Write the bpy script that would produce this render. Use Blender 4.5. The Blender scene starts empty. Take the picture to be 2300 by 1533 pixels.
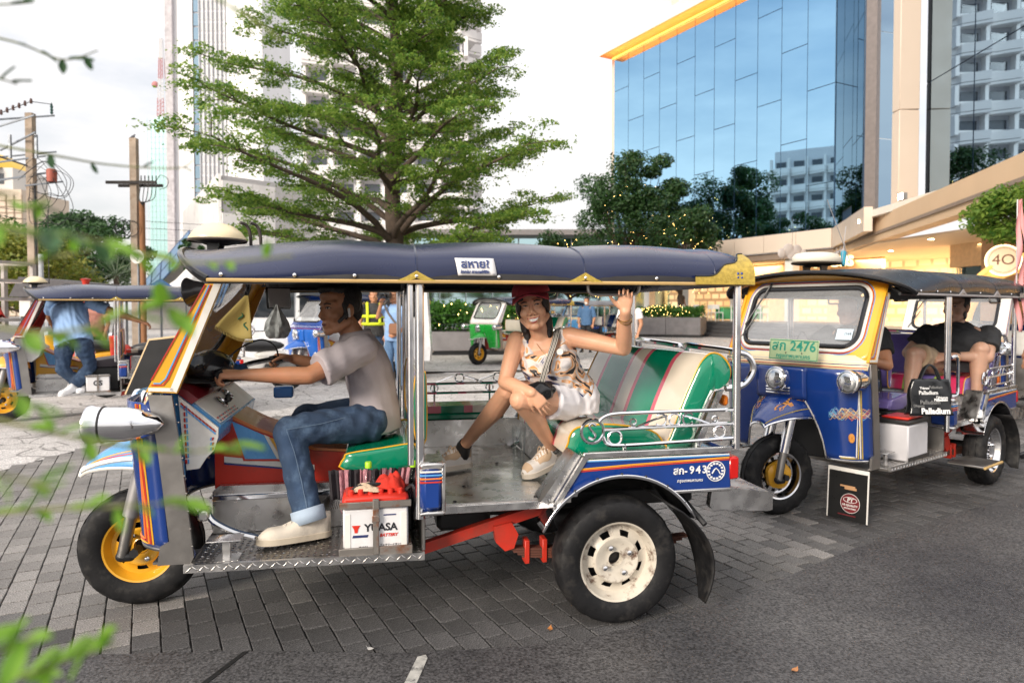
import bpy, bmesh, math, random
import numpy as np
from mathutils import Vector, Matrix, noise as mnoise
R = math.radians; PI = math.pi
sc = bpy.context.scene; COL = sc.collection
rnd = random.Random(7)

# ---------------------------------------------------------------- camera, sky, sun, exposure
cam = bpy.data.objects.new('camera', bpy.data.cameras.new('camera')); COL.objects.link(cam)
cam.data.sensor_width = 36; cam.data.lens = 36 * 1533 / 2300
cam.location = (0, 0, 1.35); cam.rotation_euler = (R(90 - 1.6), 0, 0)
cam.data.shift_y = -((766.5 - (694 + 1533 * math.tan(R(1.6)))) / 2300)
cam.data.clip_start = .05; cam.data.clip_end = 3000
cam.data.dof.use_dof = True; cam.data.dof.focus_distance = 2.85; cam.data.dof.aperture_fstop = 3.6
sc.camera = cam
w = bpy.data.worlds.new('World'); sc.world = w; w.use_nodes = True
wn = w.node_tree.nodes; wl = w.node_tree.links; wn.clear()
wo = wn.new('ShaderNodeOutputWorld'); bg = wn.new('ShaderNodeBackground'); bg.inputs[1].default_value = .1
sky = wn.new('ShaderNodeTexSky'); sky.sky_type = 'NISHITA'; sky.sun_disc = False
SUN_EL, SUN_AZ = R(22), R(-142)          # azimuth measured from +Y towards +X
sky.sun_elevation = SUN_EL; sky.sun_rotation = SUN_AZ; sky.air_density = 1.2; sky.dust_density = 2.0
tc = wn.new('ShaderNodeTexCoord'); mp = wn.new('ShaderNodeMapping'); mp.inputs['Scale'].default_value = (1, 1, 3.2)
nz = wn.new('ShaderNodeTexNoise'); nz.inputs['Scale'].default_value = 2.1; nz.inputs['Detail'].default_value = 7; nz.inputs['Roughness'].default_value = .58
cr = wn.new('ShaderNodeValToRGB'); cr.color_ramp.elements[0].position = .28; cr.color_ramp.elements[0].color = (.62, .62, .62, 1)
cr.color_ramp.elements[1].position = .56; cr.color_ramp.elements[1].color = (1, 1, 1, 1)
cc = wn.new('ShaderNodeValToRGB'); cc.color_ramp.elements[0].position = .35; cc.color_ramp.elements[0].color = (5.2, 5.12, 5.25, 1)
cc.color_ramp.elements[1].position = .62; cc.color_ramp.elements[1].color = (6.5, 6.25, 6.05, 1)
mx = wn.new('ShaderNodeMixRGB')
sx = wn.new('ShaderNodeSeparateXYZ'); wl.new(tc.outputs['Generated'], sx.inputs[0])      # overcast: brighter towards the zenith
el = wn.new('ShaderNodeMapRange'); el.inputs[1].default_value = 0; el.inputs[2].default_value = 1; el.inputs[3].default_value = 1; el.inputs[4].default_value = 2.0; wl.new(sx.outputs[2], el.inputs[0])
cm = wn.new('ShaderNodeMixRGB'); cm.blend_type = 'MULTIPLY'; cm.inputs[0].default_value = 1
gx = wn.new('ShaderNodeMapRange'); gx.inputs[1].default_value = -.45; gx.inputs[2].default_value = -.95; gx.interpolation_type = 'SMOOTHSTEP'; wl.new(sx.outputs[0], gx.inputs[0])   # the cloud opens to blue on the left
gz = wn.new('ShaderNodeMapRange'); gz.inputs[1].default_value = .08; gz.inputs[2].default_value = .5; gz.inputs[4].default_value = .85; gz.interpolation_type = 'SMOOTHSTEP'; wl.new(sx.outputs[2], gz.inputs[0])
gm = wn.new('ShaderNodeMath'); gm.operation = 'MULTIPLY'; wl.new(gx.outputs[0], gm.inputs[0]); wl.new(gz.outputs[0], gm.inputs[1])
gs = wn.new('ShaderNodeMath'); gs.operation = 'SUBTRACT'; gs.use_clamp = True; wl.new(gm.outputs[0], gs.inputs[1])
wl.new(tc.outputs['Generated'], mp.inputs[0]); wl.new(mp.outputs[0], nz.inputs['Vector'])
wl.new(nz.outputs[0], cr.inputs[0]); wl.new(nz.outputs[0], cc.inputs[0])
wl.new(cr.outputs[0], gs.inputs[0]); wl.new(gs.outputs[0], mx.inputs[0]); wl.new(sky.outputs[0], mx.inputs[1]); wl.new(cc.outputs[0], cm.inputs[1]); wl.new(el.outputs[0], cm.inputs[2]); wl.new(cm.outputs[0], mx.inputs[2])
wl.new(mx.outputs[0], bg.inputs[0]); wl.new(bg.outputs[0], wo.inputs[0])
sl = bpy.data.lights.new('sun', 'SUN'); sl.energy = 2.7; sl.angle = R(20); sl.color = (1, .90, .78)
so = bpy.data.objects.new('sun', sl); COL.objects.link(so)
sd = Vector((math.sin(SUN_AZ) * math.cos(SUN_EL), math.cos(SUN_AZ) * math.cos(SUN_EL), math.sin(SUN_EL)))
so.rotation_euler = sd.to_track_quat('Z', 'Y').to_euler()
sc.view_settings.view_transform = 'Standard'; sc.view_settings.look = 'None'; sc.view_settings.gamma = 1
sc.view_settings.use_curve_mapping = False; sc.view_settings.exposure = 0.72
sc.render.engine = 'CYCLES'
sc.cycles.use_denoising = True; sc.cycles.max_bounces = 7; sc.cycles.transparent_max_bounces = 24
sc.cycles.caustics_reflective = False; sc.cycles.caustics_refractive = False; sc.cycles.sample_clamp_indirect = 6
try: sc.cycles.denoiser = 'OPENIMAGEDENOISE'
except Exception: pass

# ---------------------------------------------------------------- materials
MATS = {}
def mat(name, col, rough=.5, metal=0., var=.12, scale=6., bump=0., bscale=40., spec=.5, coat=0., dirt=None, dirt_amt=.5, dscale=5., emit=None, estr=0., aniso=0., sss=0., rvar=.12, subtle=None):
    """Principled surface with noise in colour, roughness and relief; dirt = second colour showing in patches of its own."""
    if name in MATS: return MATS[name]
    m = bpy.data.materials.new(name); m.use_nodes = True; MATS[name] = m
    N = m.node_tree.nodes; L = m.node_tree.links; p = N['Principled BSDF']
    p.inputs['Metallic'].default_value = metal; p.inputs['Roughness'].default_value = rough
    p.inputs['Specular IOR Level'].default_value = spec; p.inputs['Coat Weight'].default_value = coat; p.inputs['Coat Roughness'].default_value = .06
    if sss: p.inputs['Subsurface Weight'].default_value = sss; p.inputs['Subsurface Radius'].default_value = (.012, .004, .002)
    t = N.new('ShaderNodeTexCoord')
    n = N.new('ShaderNodeTexNoise'); n.inputs['Scale'].default_value = scale; n.inputs['Detail'].default_value = 6
    L.new(t.outputs['Object'], n.inputs['Vector'])
    mr = N.new('ShaderNodeMapRange'); mr.inputs[1].default_value = .25; mr.inputs[2].default_value = .75; mr.inputs[3].default_value = 1 - var; mr.inputs[4].default_value = 1 + var
    L.new(n.outputs[0], mr.inputs[0])
    mu = N.new('ShaderNodeMixRGB'); mu.blend_type = 'MULTIPLY'; mu.inputs[0].default_value = 1; mu.inputs[1].default_value = (*col, 1)
    L.new(mr.outputs[0], mu.inputs[2]); out = mu.outputs[0]
    if dirt:
        n2 = N.new('ShaderNodeTexNoise'); n2.inputs['Scale'].default_value = dscale; n2.inputs['Detail'].default_value = 9; n2.inputs['Roughness'].default_value = .65
        L.new(t.outputs['Object'], n2.inputs['Vector'])
        r2 = N.new('ShaderNodeMapRange'); r2.inputs[1].default_value = .52; r2.inputs[2].default_value = .66; r2.inputs[4].default_value = dirt_amt
        L.new(n2.outputs[0], r2.inputs[0]); mm = N.new('ShaderNodeMixRGB'); mm.inputs[2].default_value = (*dirt, 1)
        L.new(r2.outputs[0], mm.inputs[0]); L.new(out, mm.inputs[1]); out = mm.outputs[0]
    L.new(out, p.inputs['Base Color'])
    if rvar:
        rr = N.new('ShaderNodeMapRange'); rr.inputs[1].default_value = .3; rr.inputs[2].default_value = .7
        rr.inputs[3].default_value = max(.02, rough * (1 - rvar)); rr.inputs[4].default_value = min(1, rough * (1 + 2 * rvar))
        n3 = N.new('ShaderNodeTexNoise'); n3.inputs['Scale'].default_value = scale * 2.3; n3.inputs['Detail'].default_value = 5
        L.new(t.outputs['Object'], n3.inputs['Vector']); L.new(n3.outputs[0], rr.inputs[0]); L.new(rr.outputs[0], p.inputs['Roughness'])
    if bump:
        nb = N.new('ShaderNodeTexNoise'); nb.inputs['Scale'].default_value = bscale; nb.inputs['Detail'].default_value = 4
        L.new(t.outputs['Object'], nb.inputs['Vector']); b = N.new('ShaderNodeBump'); b.inputs['Strength'].default_value = bump; b.inputs['Distance'].default_value = .01
        L.new(nb.outputs[0], b.inputs['Height']); L.new(b.outputs[0], p.inputs['Normal'])
    if emit: p.inputs['Emission Color'].default_value = (*emit, 1); p.inputs['Emission Strength'].default_value = estr
    return m
def glass_mat(name, tint=(.9, .95, .95), refl=1.0):
    if name in MATS: return MATS[name]
    m = bpy.data.materials.new(name); m.use_nodes = True; MATS[name] = m
    N = m.node_tree.nodes; L = m.node_tree.links; N.remove(N['Principled BSDF'])
    o = N['Material Output']; tr = N.new('ShaderNodeBsdfTransparent'); tr.inputs[0].default_value = (*tint, 1)
    gl = N.new('ShaderNodeBsdfGlossy'); gl.inputs['Roughness'].default_value = .02; fr = N.new('ShaderNodeFresnel'); fr.inputs[0].default_value = 1.5
    mm = N.new('ShaderNodeMath'); mm.operation = 'MULTIPLY'; mm.inputs[1].default_value = refl; mm.use_clamp = True
    mi = N.new('ShaderNodeMixShader'); L.new(fr.outputs[0], mm.inputs[0]); L.new(mm.outputs[0], mi.inputs[0])
    L.new(tr.outputs[0], mi.inputs[1]); L.new(gl.outputs[0], mi.inputs[2]); L.new(mi.outputs[0], o.inputs[0])
    return m
def sky_haze_glass(name, haze):  # white diffuse wash over the glass stands in for reflected sky haze
    m = glass_mat(name, (.9, .93, .94), 2.0); N = m.node_tree.nodes; L = m.node_tree.links; o = N['Material Output']; s = o.inputs[0].links[0].from_socket
    d = N.new('ShaderNodeBsdfDiffuse'); d.inputs[0].default_value = (.75, .77, .8, 1); n = N.new('ShaderNodeTexNoise'); n.inputs['Scale'].default_value = 5; r = N.new('ShaderNodeMapRange'); r.inputs[3].default_value = haze * .7; r.inputs[4].default_value = haze * 1.3; L.new(n.outputs[0], r.inputs[0])
    x = N.new('ShaderNodeMixShader'); L.new(r.outputs[0], x.inputs[0]); L.new(s, x.inputs[1]); L.new(d.outputs[0], x.inputs[2]); L.new(x.outputs[0], o.inputs[0]); return m
def leaf_mat(name, col, col2, trans=.35):
    if name in MATS: return MATS[name]
    m = bpy.data.materials.new(name); m.use_nodes = True; MATS[name] = m
    N = m.node_tree.nodes; L = m.node_tree.links; p = N['Principled BSDF']; o = N['Material Output']
    g = N.new('ShaderNodeNewGeometry'); r = N.new('ShaderNodeMixRGB'); r.inputs[1].default_value = (*col, 1); r.inputs[2].default_value = (*col2, 1)
    L.new(g.outputs['Random Per Island'], r.inputs[0]); L.new(r.outputs[0], p.inputs['Base Color']); p.inputs['Roughness'].default_value = .5
    t = N.new('ShaderNodeBsdfTranslucent'); L.new(r.outputs[0], t.inputs[0]); mi = N.new('ShaderNodeMixShader'); mi.inputs[0].default_value = trans
    L.new(p.outputs[0], mi.inputs[1]); L.new(t.outputs[0], mi.inputs[2]); L.new(mi.outputs[0], o.inputs[0])
    return m
def emis(name, col, s):
    if name in MATS: return MATS[name]
    m = bpy.data.materials.new(name); m.use_nodes = True; MATS[name] = m
    N = m.node_tree.nodes; L = m.node_tree.links; N.remove(N['Principled BSDF']); e = N.new('ShaderNodeEmission')
    e.inputs[0].default_value = (*col, 1); e.inputs[1].default_value = s; L.new(e.outputs[0], N['Material Output'].inputs[0])
    return m

# ---------------------------------------------------------------- mesh builder
class MB:
    def __init__(s): s.v = []; s.f = []; s.m = []; s.c = 0
    def add(s, vs, fs):
        o = len(s.v); s.v += [tuple(p) for p in vs]; s.f += [tuple(i + o for i in f) for f in fs]; s.m += [s.c] * len(fs); return s
    def box(s, x0, x1, y0, y1, z0, z1, b=0.):
        if x0 > x1: x0, x1 = x1, x0
        if y0 > y1: y0, y1 = y1, y0
        if z0 > z1: z0, z1 = z1, z0
        b = min(b, (x1 - x0) * .45, (y1 - y0) * .45, (z1 - z0) * .45)
        if b <= 0:
            vs = [(x, y, z) for x in (x0, x1) for y in (y0, y1) for z in (z0, z1)]
            return s.add(vs, [(0, 1, 3, 2), (4, 6, 7, 5), (0, 4, 5, 1), (2, 3, 7, 6), (0, 2, 6, 4), (1, 5, 7, 3)])
        vs = []; ix = {}
        for i, x in enumerate((x0, x1)):
            for j, y in enumerate((y0, y1)):
                for k, z in enumerate((z0, z1)):
                    sx, sy, sz = 1 - 2 * i, 1 - 2 * j, 1 - 2 * k
                    ix[i, j, k, 0] = len(vs); vs.append((x, y + sy * b, z + sz * b))
                    ix[i, j, k, 1] = len(vs); vs.append((x + sx * b, y, z + sz * b))
                    ix[i, j, k, 2] = len(vs); vs.append((x + sx * b, y + sy * b, z))
        fs = []
        for i in (0, 1): fs.append(tuple(ix[i, j, k, 0] for j, k in ((0, 0), (0, 1), (1, 1), (1, 0))))
        for j in (0, 1): fs.append(tuple(ix[i, j, k, 1] for i, k in ((0, 0), (1, 0), (1, 1), (0, 1))))
        for k in (0, 1): fs.append(tuple(ix[i, j, k, 2] for i, j in ((0, 0), (0, 1), (1, 1), (1, 0))))
        for a in (0, 1):
            for c in (0, 1):
                fs.append((ix[a, c, 0, 0], ix[a, c, 1, 0], ix[a, c, 1, 1], ix[a, c, 0, 1]))
                fs.append((ix[a, 0, c, 0], ix[a, 1, c, 0], ix[a, 1, c, 2], ix[a, 0, c, 2]))
                fs.append((ix[0, a, c, 1], ix[1, a, c, 1], ix[1, a, c, 2], ix[0, a, c, 2]))
        for i in (0, 1):
            for j in (0, 1):
                for k in (0, 1): fs.append((ix[i, j, k, 0], ix[i, j, k, 1], ix[i, j, k, 2]))
        return s.add(vs, fs)
    def prism(s, poly, a, b, ax='y'):
        mk = {'x': lambda u, v, t: (t, u, v), 'y': lambda u, v, t: (u, t, v), 'z': lambda u, v, t: (u, v, t)}[ax]
        n = len(poly); vs = [mk(u, v, a) for u, v in poly] + [mk(u, v, b) for u, v in poly]
        return s.add(vs, [tuple(range(n)), tuple(range(2 * n - 1, n - 1, -1))] + [(i, n + i, n + (i + 1) % n, (i + 1) % n) for i in range(n)])
    def tube(s, pts, r, n=8, closed=False, cap=True):
        P = [Vector(p) for p in pts]; k = len(P); rs = r if isinstance(r, (list, tuple)) else [r] * k
        vs = []; fs = []; up = None
        for i in range(k):
            a = P[(i - 1) % k] if (closed or i > 0) else P[i]; b = P[(i + 1) % k] if (closed or i < k - 1) else P[i]
            d = (b - a).normalized() if (b - a).length > 1e-9 else Vector((0, 0, 1))
            if up is None: up = d.orthogonal().normalized()
            else:
                up = up - d * up.dot(d); up = up.normalized() if up.length > 1e-6 else d.orthogonal().normalized()
            q = d.cross(up)
            for j in range(n):
                t = 2 * PI * j / n; vs.append(P[i] + (up * math.cos(t) + q * math.sin(t)) * rs[i])
        for i in range(k if closed else k - 1):
            for j in range(n):
                a = i * n + j; b = i * n + (j + 1) % n; i2 = (i + 1) % k
                fs.append((a, b, i2 * n + (j + 1) % n, i2 * n + j))
        if cap and not closed: fs += [tuple(range(n - 1, -1, -1)), tuple((k - 1) * n + j for j in range(n))]
        return s.add(vs, fs)
    def lathe(s, prof, c=(0, 0, 0), ax='y', n=32, skip=None, mod=None, capends=False):
        """prof = [(radius, offset along axis)]; skip(i, j) leaves a hole; mod(i, j, r) changes a radius."""
        vs = []; fs = []; k = len(prof)
        for i, (r, h) in enumerate(prof):
            for j in range(n):
                t = 2 * PI * j / n; rr = mod(i, j, r) if mod else r; u, v = rr * math.cos(t), rr * math.sin(t)
                vs.append({'y': (c[0] + u, c[1] + h, c[2] + v), 'z': (c[0] + u, c[1] + v, c[2] + h), 'x': (c[0] + h, c[1] + u, c[2] + v)}[ax])
        for i in range(k - 1):
            for j in range(n):
                if skip and skip(i, j): continue
                fs.append((i * n + j, i * n + (j + 1) % n, (i + 1) * n + (j + 1) % n, (i + 1) * n + j))
        if capends: fs += [tuple(range(n)), tuple((k - 1) * n + j for j in range(n - 1, -1, -1))]
        return s.add(vs, fs)
    def grid(s, fn, nu, nv, wu=False):
        vs = [fn(i / nu, j / nv) for i in range(nu if wu else nu + 1) for j in range(nv + 1)]; fs = []; w = nv + 1; m = nu if wu else nu + 1
        for i in range(nu):
            for j in range(nv): fs.append((i * w + j, ((i + 1) % m) * w + j, ((i + 1) % m) * w + j + 1, i * w + j + 1))
        return s.add(vs, fs)
    def ell(s, c, r, nu=14, nv=9, M=None):
        def f(u, v):
            t = 2 * PI * u; p = PI * (v * .998 + .001); q = Vector((r[0] * math.sin(p) * math.cos(t), r[1] * math.sin(p) * math.sin(t), r[2] * math.cos(p)))
            return Vector(c) + (M @ q if M else q)
        return s.grid(f, nu, nv, True)
    def cap(s, a, b, ra, rb, n=12):
        """closed round cone from a to b"""
        a = Vector(a); b = Vector(b); d = b - a; L = d.length; d = d.normalized() if L > 1e-6 else Vector((0, 0, 1)); pts = []; rs = []
        for t in (-.999, -.8, -.45): pts.append(a + d * ra * t); rs.append(ra * math.sqrt(1 - t * t))
        pts += [a, b]; rs += [ra, rb]
        for t in (.45, .8, .999): pts.append(b + d * rb * t); rs.append(rb * math.sqrt(1 - t * t))
        return s.tube(pts, rs, n)
    def xf(s, M, i0=0):
        for i in range(i0, len(s.v)): s.v[i] = tuple(M @ Vector(s.v[i]))
        return s
    def build(s, name, ms, parent=None, ang=40, smooth=True, solid=0, loc=None):
        me = bpy.data.meshes.new(name); me.from_pydata([tuple(p) for p in s.v], [], s.f)
        ms = ms if isinstance(ms, (list, tuple)) else [ms]
        for q in ms: me.materials.append(q)
        if len(ms) > 1: me.polygons.foreach_set('material_index', s.m)
        o = bpy.data.objects.new(name, me); COL.objects.link(o)
        bm = bmesh.new(); bm.from_mesh(me); bmesh.ops.recalc_face_normals(bm, faces=bm.faces); bm.to_mesh(me); bm.free()
        if smooth: me.shade_smooth(); me.set_sharp_from_angle(angle=R(ang))
        if solid: md = o.modifiers.new('s', 'SOLIDIFY'); md.thickness = solid; md.offset = 0
        if parent: o.parent = parent
        if loc: o.location = loc
        return o
def thing(name, label, cat, loc=(0, 0, 0), rz=0., group=None):
    o = bpy.data.objects.new(name, None); COL.objects.link(o); o.location = loc; o.rotation_euler = (0, 0, rz); o.empty_display_size = .1
    o['label'] = label; o['category'] = cat
    if group: o['group'] = group
    return o
def sub(name, parent, loc=(0, 0, 0), rot=(0, 0, 0)):
    o = bpy.data.objects.new(name, None); COL.objects.link(o); o.parent = parent; o.location = loc; o.rotation_euler = rot; return o
def tag(o, label=None, cat=None, group=None, kind=None):
    if label: o['label'] = label
    if cat: o['category'] = cat
    if group: o['group'] = group
    if kind: o['kind'] = kind
    return o
def struct(o): o['kind'] = 'structure'; return o
def inst(o, parent, M=None, name=None):
    c = o.copy(); c.parent = parent; COL.objects.link(c)
    if M is not None: c.matrix_local = M
    return c
def txt(s, h, M, m, parent, name='lettering', ext=.0008, align='CENTER', shear=0., sp=1., bold=0.):
    cu = bpy.data.curves.new(name, 'FONT'); cu.body = s; cu.size = h; cu.extrude = ext; cu.align_x = align; cu.align_y = 'CENTER'; cu.shear = shear; cu.space_character = sp
    cu.offset = bold; cu.resolution_u = 3
    t = bpy.data.objects.new(name, cu); COL.objects.link(t); dg = bpy.context.evaluated_depsgraph_get()
    me = bpy.data.meshes.new_from_object(t.evaluated_get(dg)); bpy.data.objects.remove(t); bpy.data.curves.remove(cu)
    me.materials.clear(); me.materials.append(m)
    o = bpy.data.objects.new(name, me); COL.objects.link(o); o.parent = parent; o.matrix_local = M; return o
def face_m(o, ux, uy):
    """matrix whose local x, y run along ux, uy"""
    ux = Vector(ux).normalized(); uy = Vector(uy); uy = (uy - ux * uy.dot(ux)).normalized(); uz = ux.cross(uy)
    return Matrix(((ux.x, uy.x, uz.x, o[0]), (ux.y, uy.y, uz.y, o[1]), (ux.z, uy.z, uz.z, o[2]), (0, 0, 0, 1)))
def arc(c, r, a0, a1, n, ax='xz', y=0.):
    return [(c[0] + r * math.cos(a0 + (a1 - a0) * i / n), y, c[1] + r * math.sin(a0 + (a1 - a0) * i / n)) for i in range(n + 1)]
def smooth_pts(pts, k=6):
    """Catmull-Rom through the points"""
    P = [Vector(p) for p in pts]; out = []
    for i in range(len(P) - 1):
        a, b, c, d = P[max(i - 1, 0)], P[i], P[i + 1], P[min(i + 2, len(P) - 1)]
        for j in range(k):
            t = j / k; out.append(.5 * ((2 * b) + (c - a) * t + (2 * a - 5 * b + 4 * c - d) * t * t + (3 * b - a - 3 * c + d) * t ** 3))
    return out + [P[-1]]

# ---------------------------------------------------------------- shared materials
chrome = mat('chrome', (.78, .78, .8), .1, 1, var=.06, scale=9, rvar=.4)
steel = mat('stainless', (.60, .59, .58), .26, 1, var=.1, scale=7, bump=.04, bscale=14, dirt=(.3, .27, .24), dirt_amt=.3, rvar=.35)
steel_d = mat('dull_stainless', (.33, .315, .30), .38, 1, var=.18, scale=5, bump=.06, bscale=30, dirt=(.16, .13, .1), dirt_amt=.5)
rubber = mat('rubber', (.008, .008, .009), .6, spec=.28, var=.3, scale=14, bump=.12, bscale=60, dirt=(.06, .055, .05), dirt_amt=.45, dscale=9)
black = mat('black_paint', (.015, .015, .016), .4, var=.2)
blackgl = mat('black_gloss', (.012, .012, .014), .16, var=.2)
white = mat('white_paint', (.72, .70, .66), .35, var=.06, dirt=(.4, .36, .3), dirt_amt=.25)
yellow = mat('yellow_paint', (.72, .36, .02), .32, var=.1, coat=.3)
red = mat('red_paint', (.5, .03, .015), .38, var=.16, dirt=(.12, .06, .04), dirt_amt=.4)
blue = mat('deep_blue_paint', (.006, .036, .20), .2, var=.1, coat=.6)
lblue = mat('light_blue_paint', (.10, .33, .66), .25, var=.12, coat=.5)
orange = mat('orange_paint', (.75, .2, .03), .35)
navyv = mat('navy_vinyl', (.012, .018, .055), .24, var=.15, scale=3, bump=.05, bscale=7, spec=.55)
lining = mat('dark_lining', (.02, .019, .02), .7)
gold = mat('gold_scale_vinyl', (.42, .30, .05), .4, var=.3, scale=60, bump=.3, bscale=120)
cream = mat('cream_plastic', (.72, .6, .38), .35)
greenv = mat('green_vinyl', (.0, .21, .11), .14, var=.12, bump=.06, bscale=25, coat=.9)
creamv = mat('cream_vinyl', (.72, .64, .53), .16, var=.08, bump=.06, bscale=25, coat=.9)
pinkv = mat('pink_vinyl', (.62, .11, .16), .18, var=.1, bump=.06, bscale=25, coat=.9)
rustw = mat('rusty_white', (.56, .51, .43), .42, var=.12, scale=12, dirt=(.10, .045, .025), dirt_amt=1, dscale=17, bump=.08)
lens = mat('lamp_lens', (.62, .63, .64), .06, .85, var=.25, scale=25, bump=.16, bscale=45, coat=1)
floorst = mat('floor_stainless', (.66, .63, .59), .2, 1, var=.08, scale=4, bump=.03, bscale=6, rvar=.4)
amber = mat('amber_lens', (.8, .2, .01), .15)
clear = glass_mat('window_glass')
shieldgl = sky_haze_glass('windshield_glass', .24)
# ---------------------------------------------------------------- ground, road, plaza paving
nrng = np.random.default_rng(5)
def stone_mat(name, c1, c2, vscale, joint, bump=.5, spk=260., rough=.75, wet=.0):
    m = bpy.data.materials.new(name); m.use_nodes = True; N = m.node_tree.nodes; L = m.node_tree.links; p = N['Principled BSDF']; p.inputs['Roughness'].default_value = rough
    t = N.new('ShaderNodeTexCoord'); n = N.new('ShaderNodeTexNoise'); n.inputs['Scale'].default_value = 1.1; n.inputs['Detail'].default_value = 9; n.inputs['Roughness'].default_value = .62; L.new(t.outputs['Object'], n.inputs['Vector'])
    r = N.new('ShaderNodeValToRGB'); r.color_ramp.elements[0].position = .33; r.color_ramp.elements[1].position = .68; r.color_ramp.elements[0].color = (*c1, 1); r.color_ramp.elements[1].color = (*c2, 1); L.new(n.outputs[0], r.inputs[0])
    s = N.new('ShaderNodeTexNoise'); s.inputs['Scale'].default_value = spk; s.inputs['Detail'].default_value = 2; L.new(t.outputs['Object'], s.inputs['Vector'])
    mr = N.new('ShaderNodeMapRange'); mr.inputs[1].default_value = .3; mr.inputs[2].default_value = .72; mr.inputs[3].default_value = .35; mr.inputs[4].default_value = 1.95; L.new(s.outputs[0], mr.inputs[0])
    mu = N.new('ShaderNodeMixRGB'); mu.blend_type = 'MULTIPLY'; mu.inputs[0].default_value = 1; L.new(r.outputs[0], mu.inputs[1]); L.new(mr.outputs[0], mu.inputs[2]); out = mu.outputs[0]; hgt = s.outputs[0]
    if vscale:
        w2 = N.new('ShaderNodeTexNoise'); w2.inputs['Scale'].default_value = 1.4; L.new(t.outputs['Object'], w2.inputs['Vector'])
        mv = N.new('ShaderNodeMixRGB'); mv.inputs[0].default_value = .22; L.new(t.outputs['Object'], mv.inputs[1]); L.new(w2.outputs['Color'], mv.inputs[2])
        v = N.new('ShaderNodeTexVoronoi'); v.feature = 'DISTANCE_TO_EDGE'; v.inputs['Scale'].default_value = vscale; L.new(mv.outputs[0], v.inputs['Vector'])
        j = N.new('ShaderNodeMapRange'); j.inputs[1].default_value = .008; j.inputs[2].default_value = .035; L.new(v.outputs[0], j.inputs[0])
        mj = N.new('ShaderNodeMixRGB'); mj.inputs[1].default_value = (*joint, 1); L.new(j.outputs[0], mj.inputs[0]); L.new(out, mj.inputs[2]); out = mj.outputs[0]
    L.new(out, p.inputs['Base Color']); b = N.new('ShaderNodeBump'); b.inputs['Strength'].default_value = bump; b.inputs['Distance'].default_value = .004; L.new(hgt, b.inputs['Height']); L.new(b.outputs[0], p.inputs['Normal']); return m
plaza_m = stone_mat('stamped_stone', (.36, .34, .325), (.50, .48, .465), 3.4, (.19, .18, .17), .25, 120)
asphalt_m = stone_mat('asphalt', (.034, .033, .036), (.082, .079, .079), 0, None, 1.0, 95., .55)
paver_m = []
for k, q in enumerate((.80, .91, 1.0, 1.10, 1.22)): paver_m.append(stone_mat('granite_paver_%d' % k, (.145 * q, .136 * q, .130 * q), (.215 * q, .203 * q, .192 * q), 0, None, .5, 170.))
paver_d = [stone_mat('tar_shade_paver_%d' % k, (.042 * q, .041 * q, .042 * q), (.088 * q, .085 * q, .085 * q), 0, None, .6, 150.) for k, q in enumerate((.8, 1.0, 1.2))]  # dark tone holds tar stains and painted shade under the tuk-tuks
paver_h = [stone_mat('midtone_paver_%d' % k, (.075 * q, .072 * q, .071 * q), (.13 * q, .125 * q, .12 * q), 0, None, .55, 160.) for k, q in enumerate((.85, 1.0, 1.15))]; PSETS = (paver_m, paver_h, paver_d)  # in-between tone where the tar and painted shade fade out
joint_m = mat('joint_grit', (.035, .033, .031), .9, bump=.4, bscale=90)
struct(MB().box(-900, 900, -300, 1500, -.30, -.032).build('ground', mat('ground_concrete', (.22, .21, .2), .85, var=.2, scale=.4)))
PB = [(-9, 2.2), (-4.35, 5.3), (-4.27, 5.91), (-4.2, 6.5), (-3.9, 7.6), (-3.0, 8.6), (-1, 9.3), (3, 10.2), (9, 12.5), (14, 15)]      # far edge of the small pavers
RE = [(-12, 2.5), (-4, 2.57), (-2.14, 2.59), (-1.57, 2.63), (-1.14, 2.65), (-.35, 2.64), (.23, 2.71), (.68, 2.96), (1.02, 3.14), (1.27, 3.32), (1.86, 3.76), (2.68, 4.3), (3.78, 5.0), (6.5, 6.7), (12, 10)]   # kerb-less edge of the road
RE = [(x, float(np.interp(x, [q[0] for q in RE], [q[1] for q in RE])) + .018 * mnoise.noise((x * 3, 1, 0)) + .012 * mnoise.noise((x * 11, 2, 0))) for x in np.arange(-12, 12.01, .06)]
def interp(P, x): return float(np.interp(x, [p[0] for p in P], [p[1] for p in P]))
struct(MB().prism([(-60, -2), (-60, 30), (-60, 90), (60, 90), (60, 20)] + [(x, y - .05) for x, y in reversed(PB)], -.03, -.004, 'z').build('plaza', plaza_m))
struct(MB().prism([(x, y) for x, y in RE] + [(60, 10), (60, -120), (-60, -120), (-60, 2.5)], -.03, .006, 'z').build('road', asphalt_m))
pav = struct(MB().prism([(-14, 1.5), (14, 1.5), (14, 15.2)] + [(x, y + .02) for x, y in reversed(PB)], -.031, -.010, 'z').build('pavement', joint_m))
A1 = R(118.5); D1 = Vector((math.cos(A1), math.sin(A1), 0)); D2 = Vector((math.sin(A1), -math.cos(A1), 0)); PW, PL = .106, .142
pm_cache = {}
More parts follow.
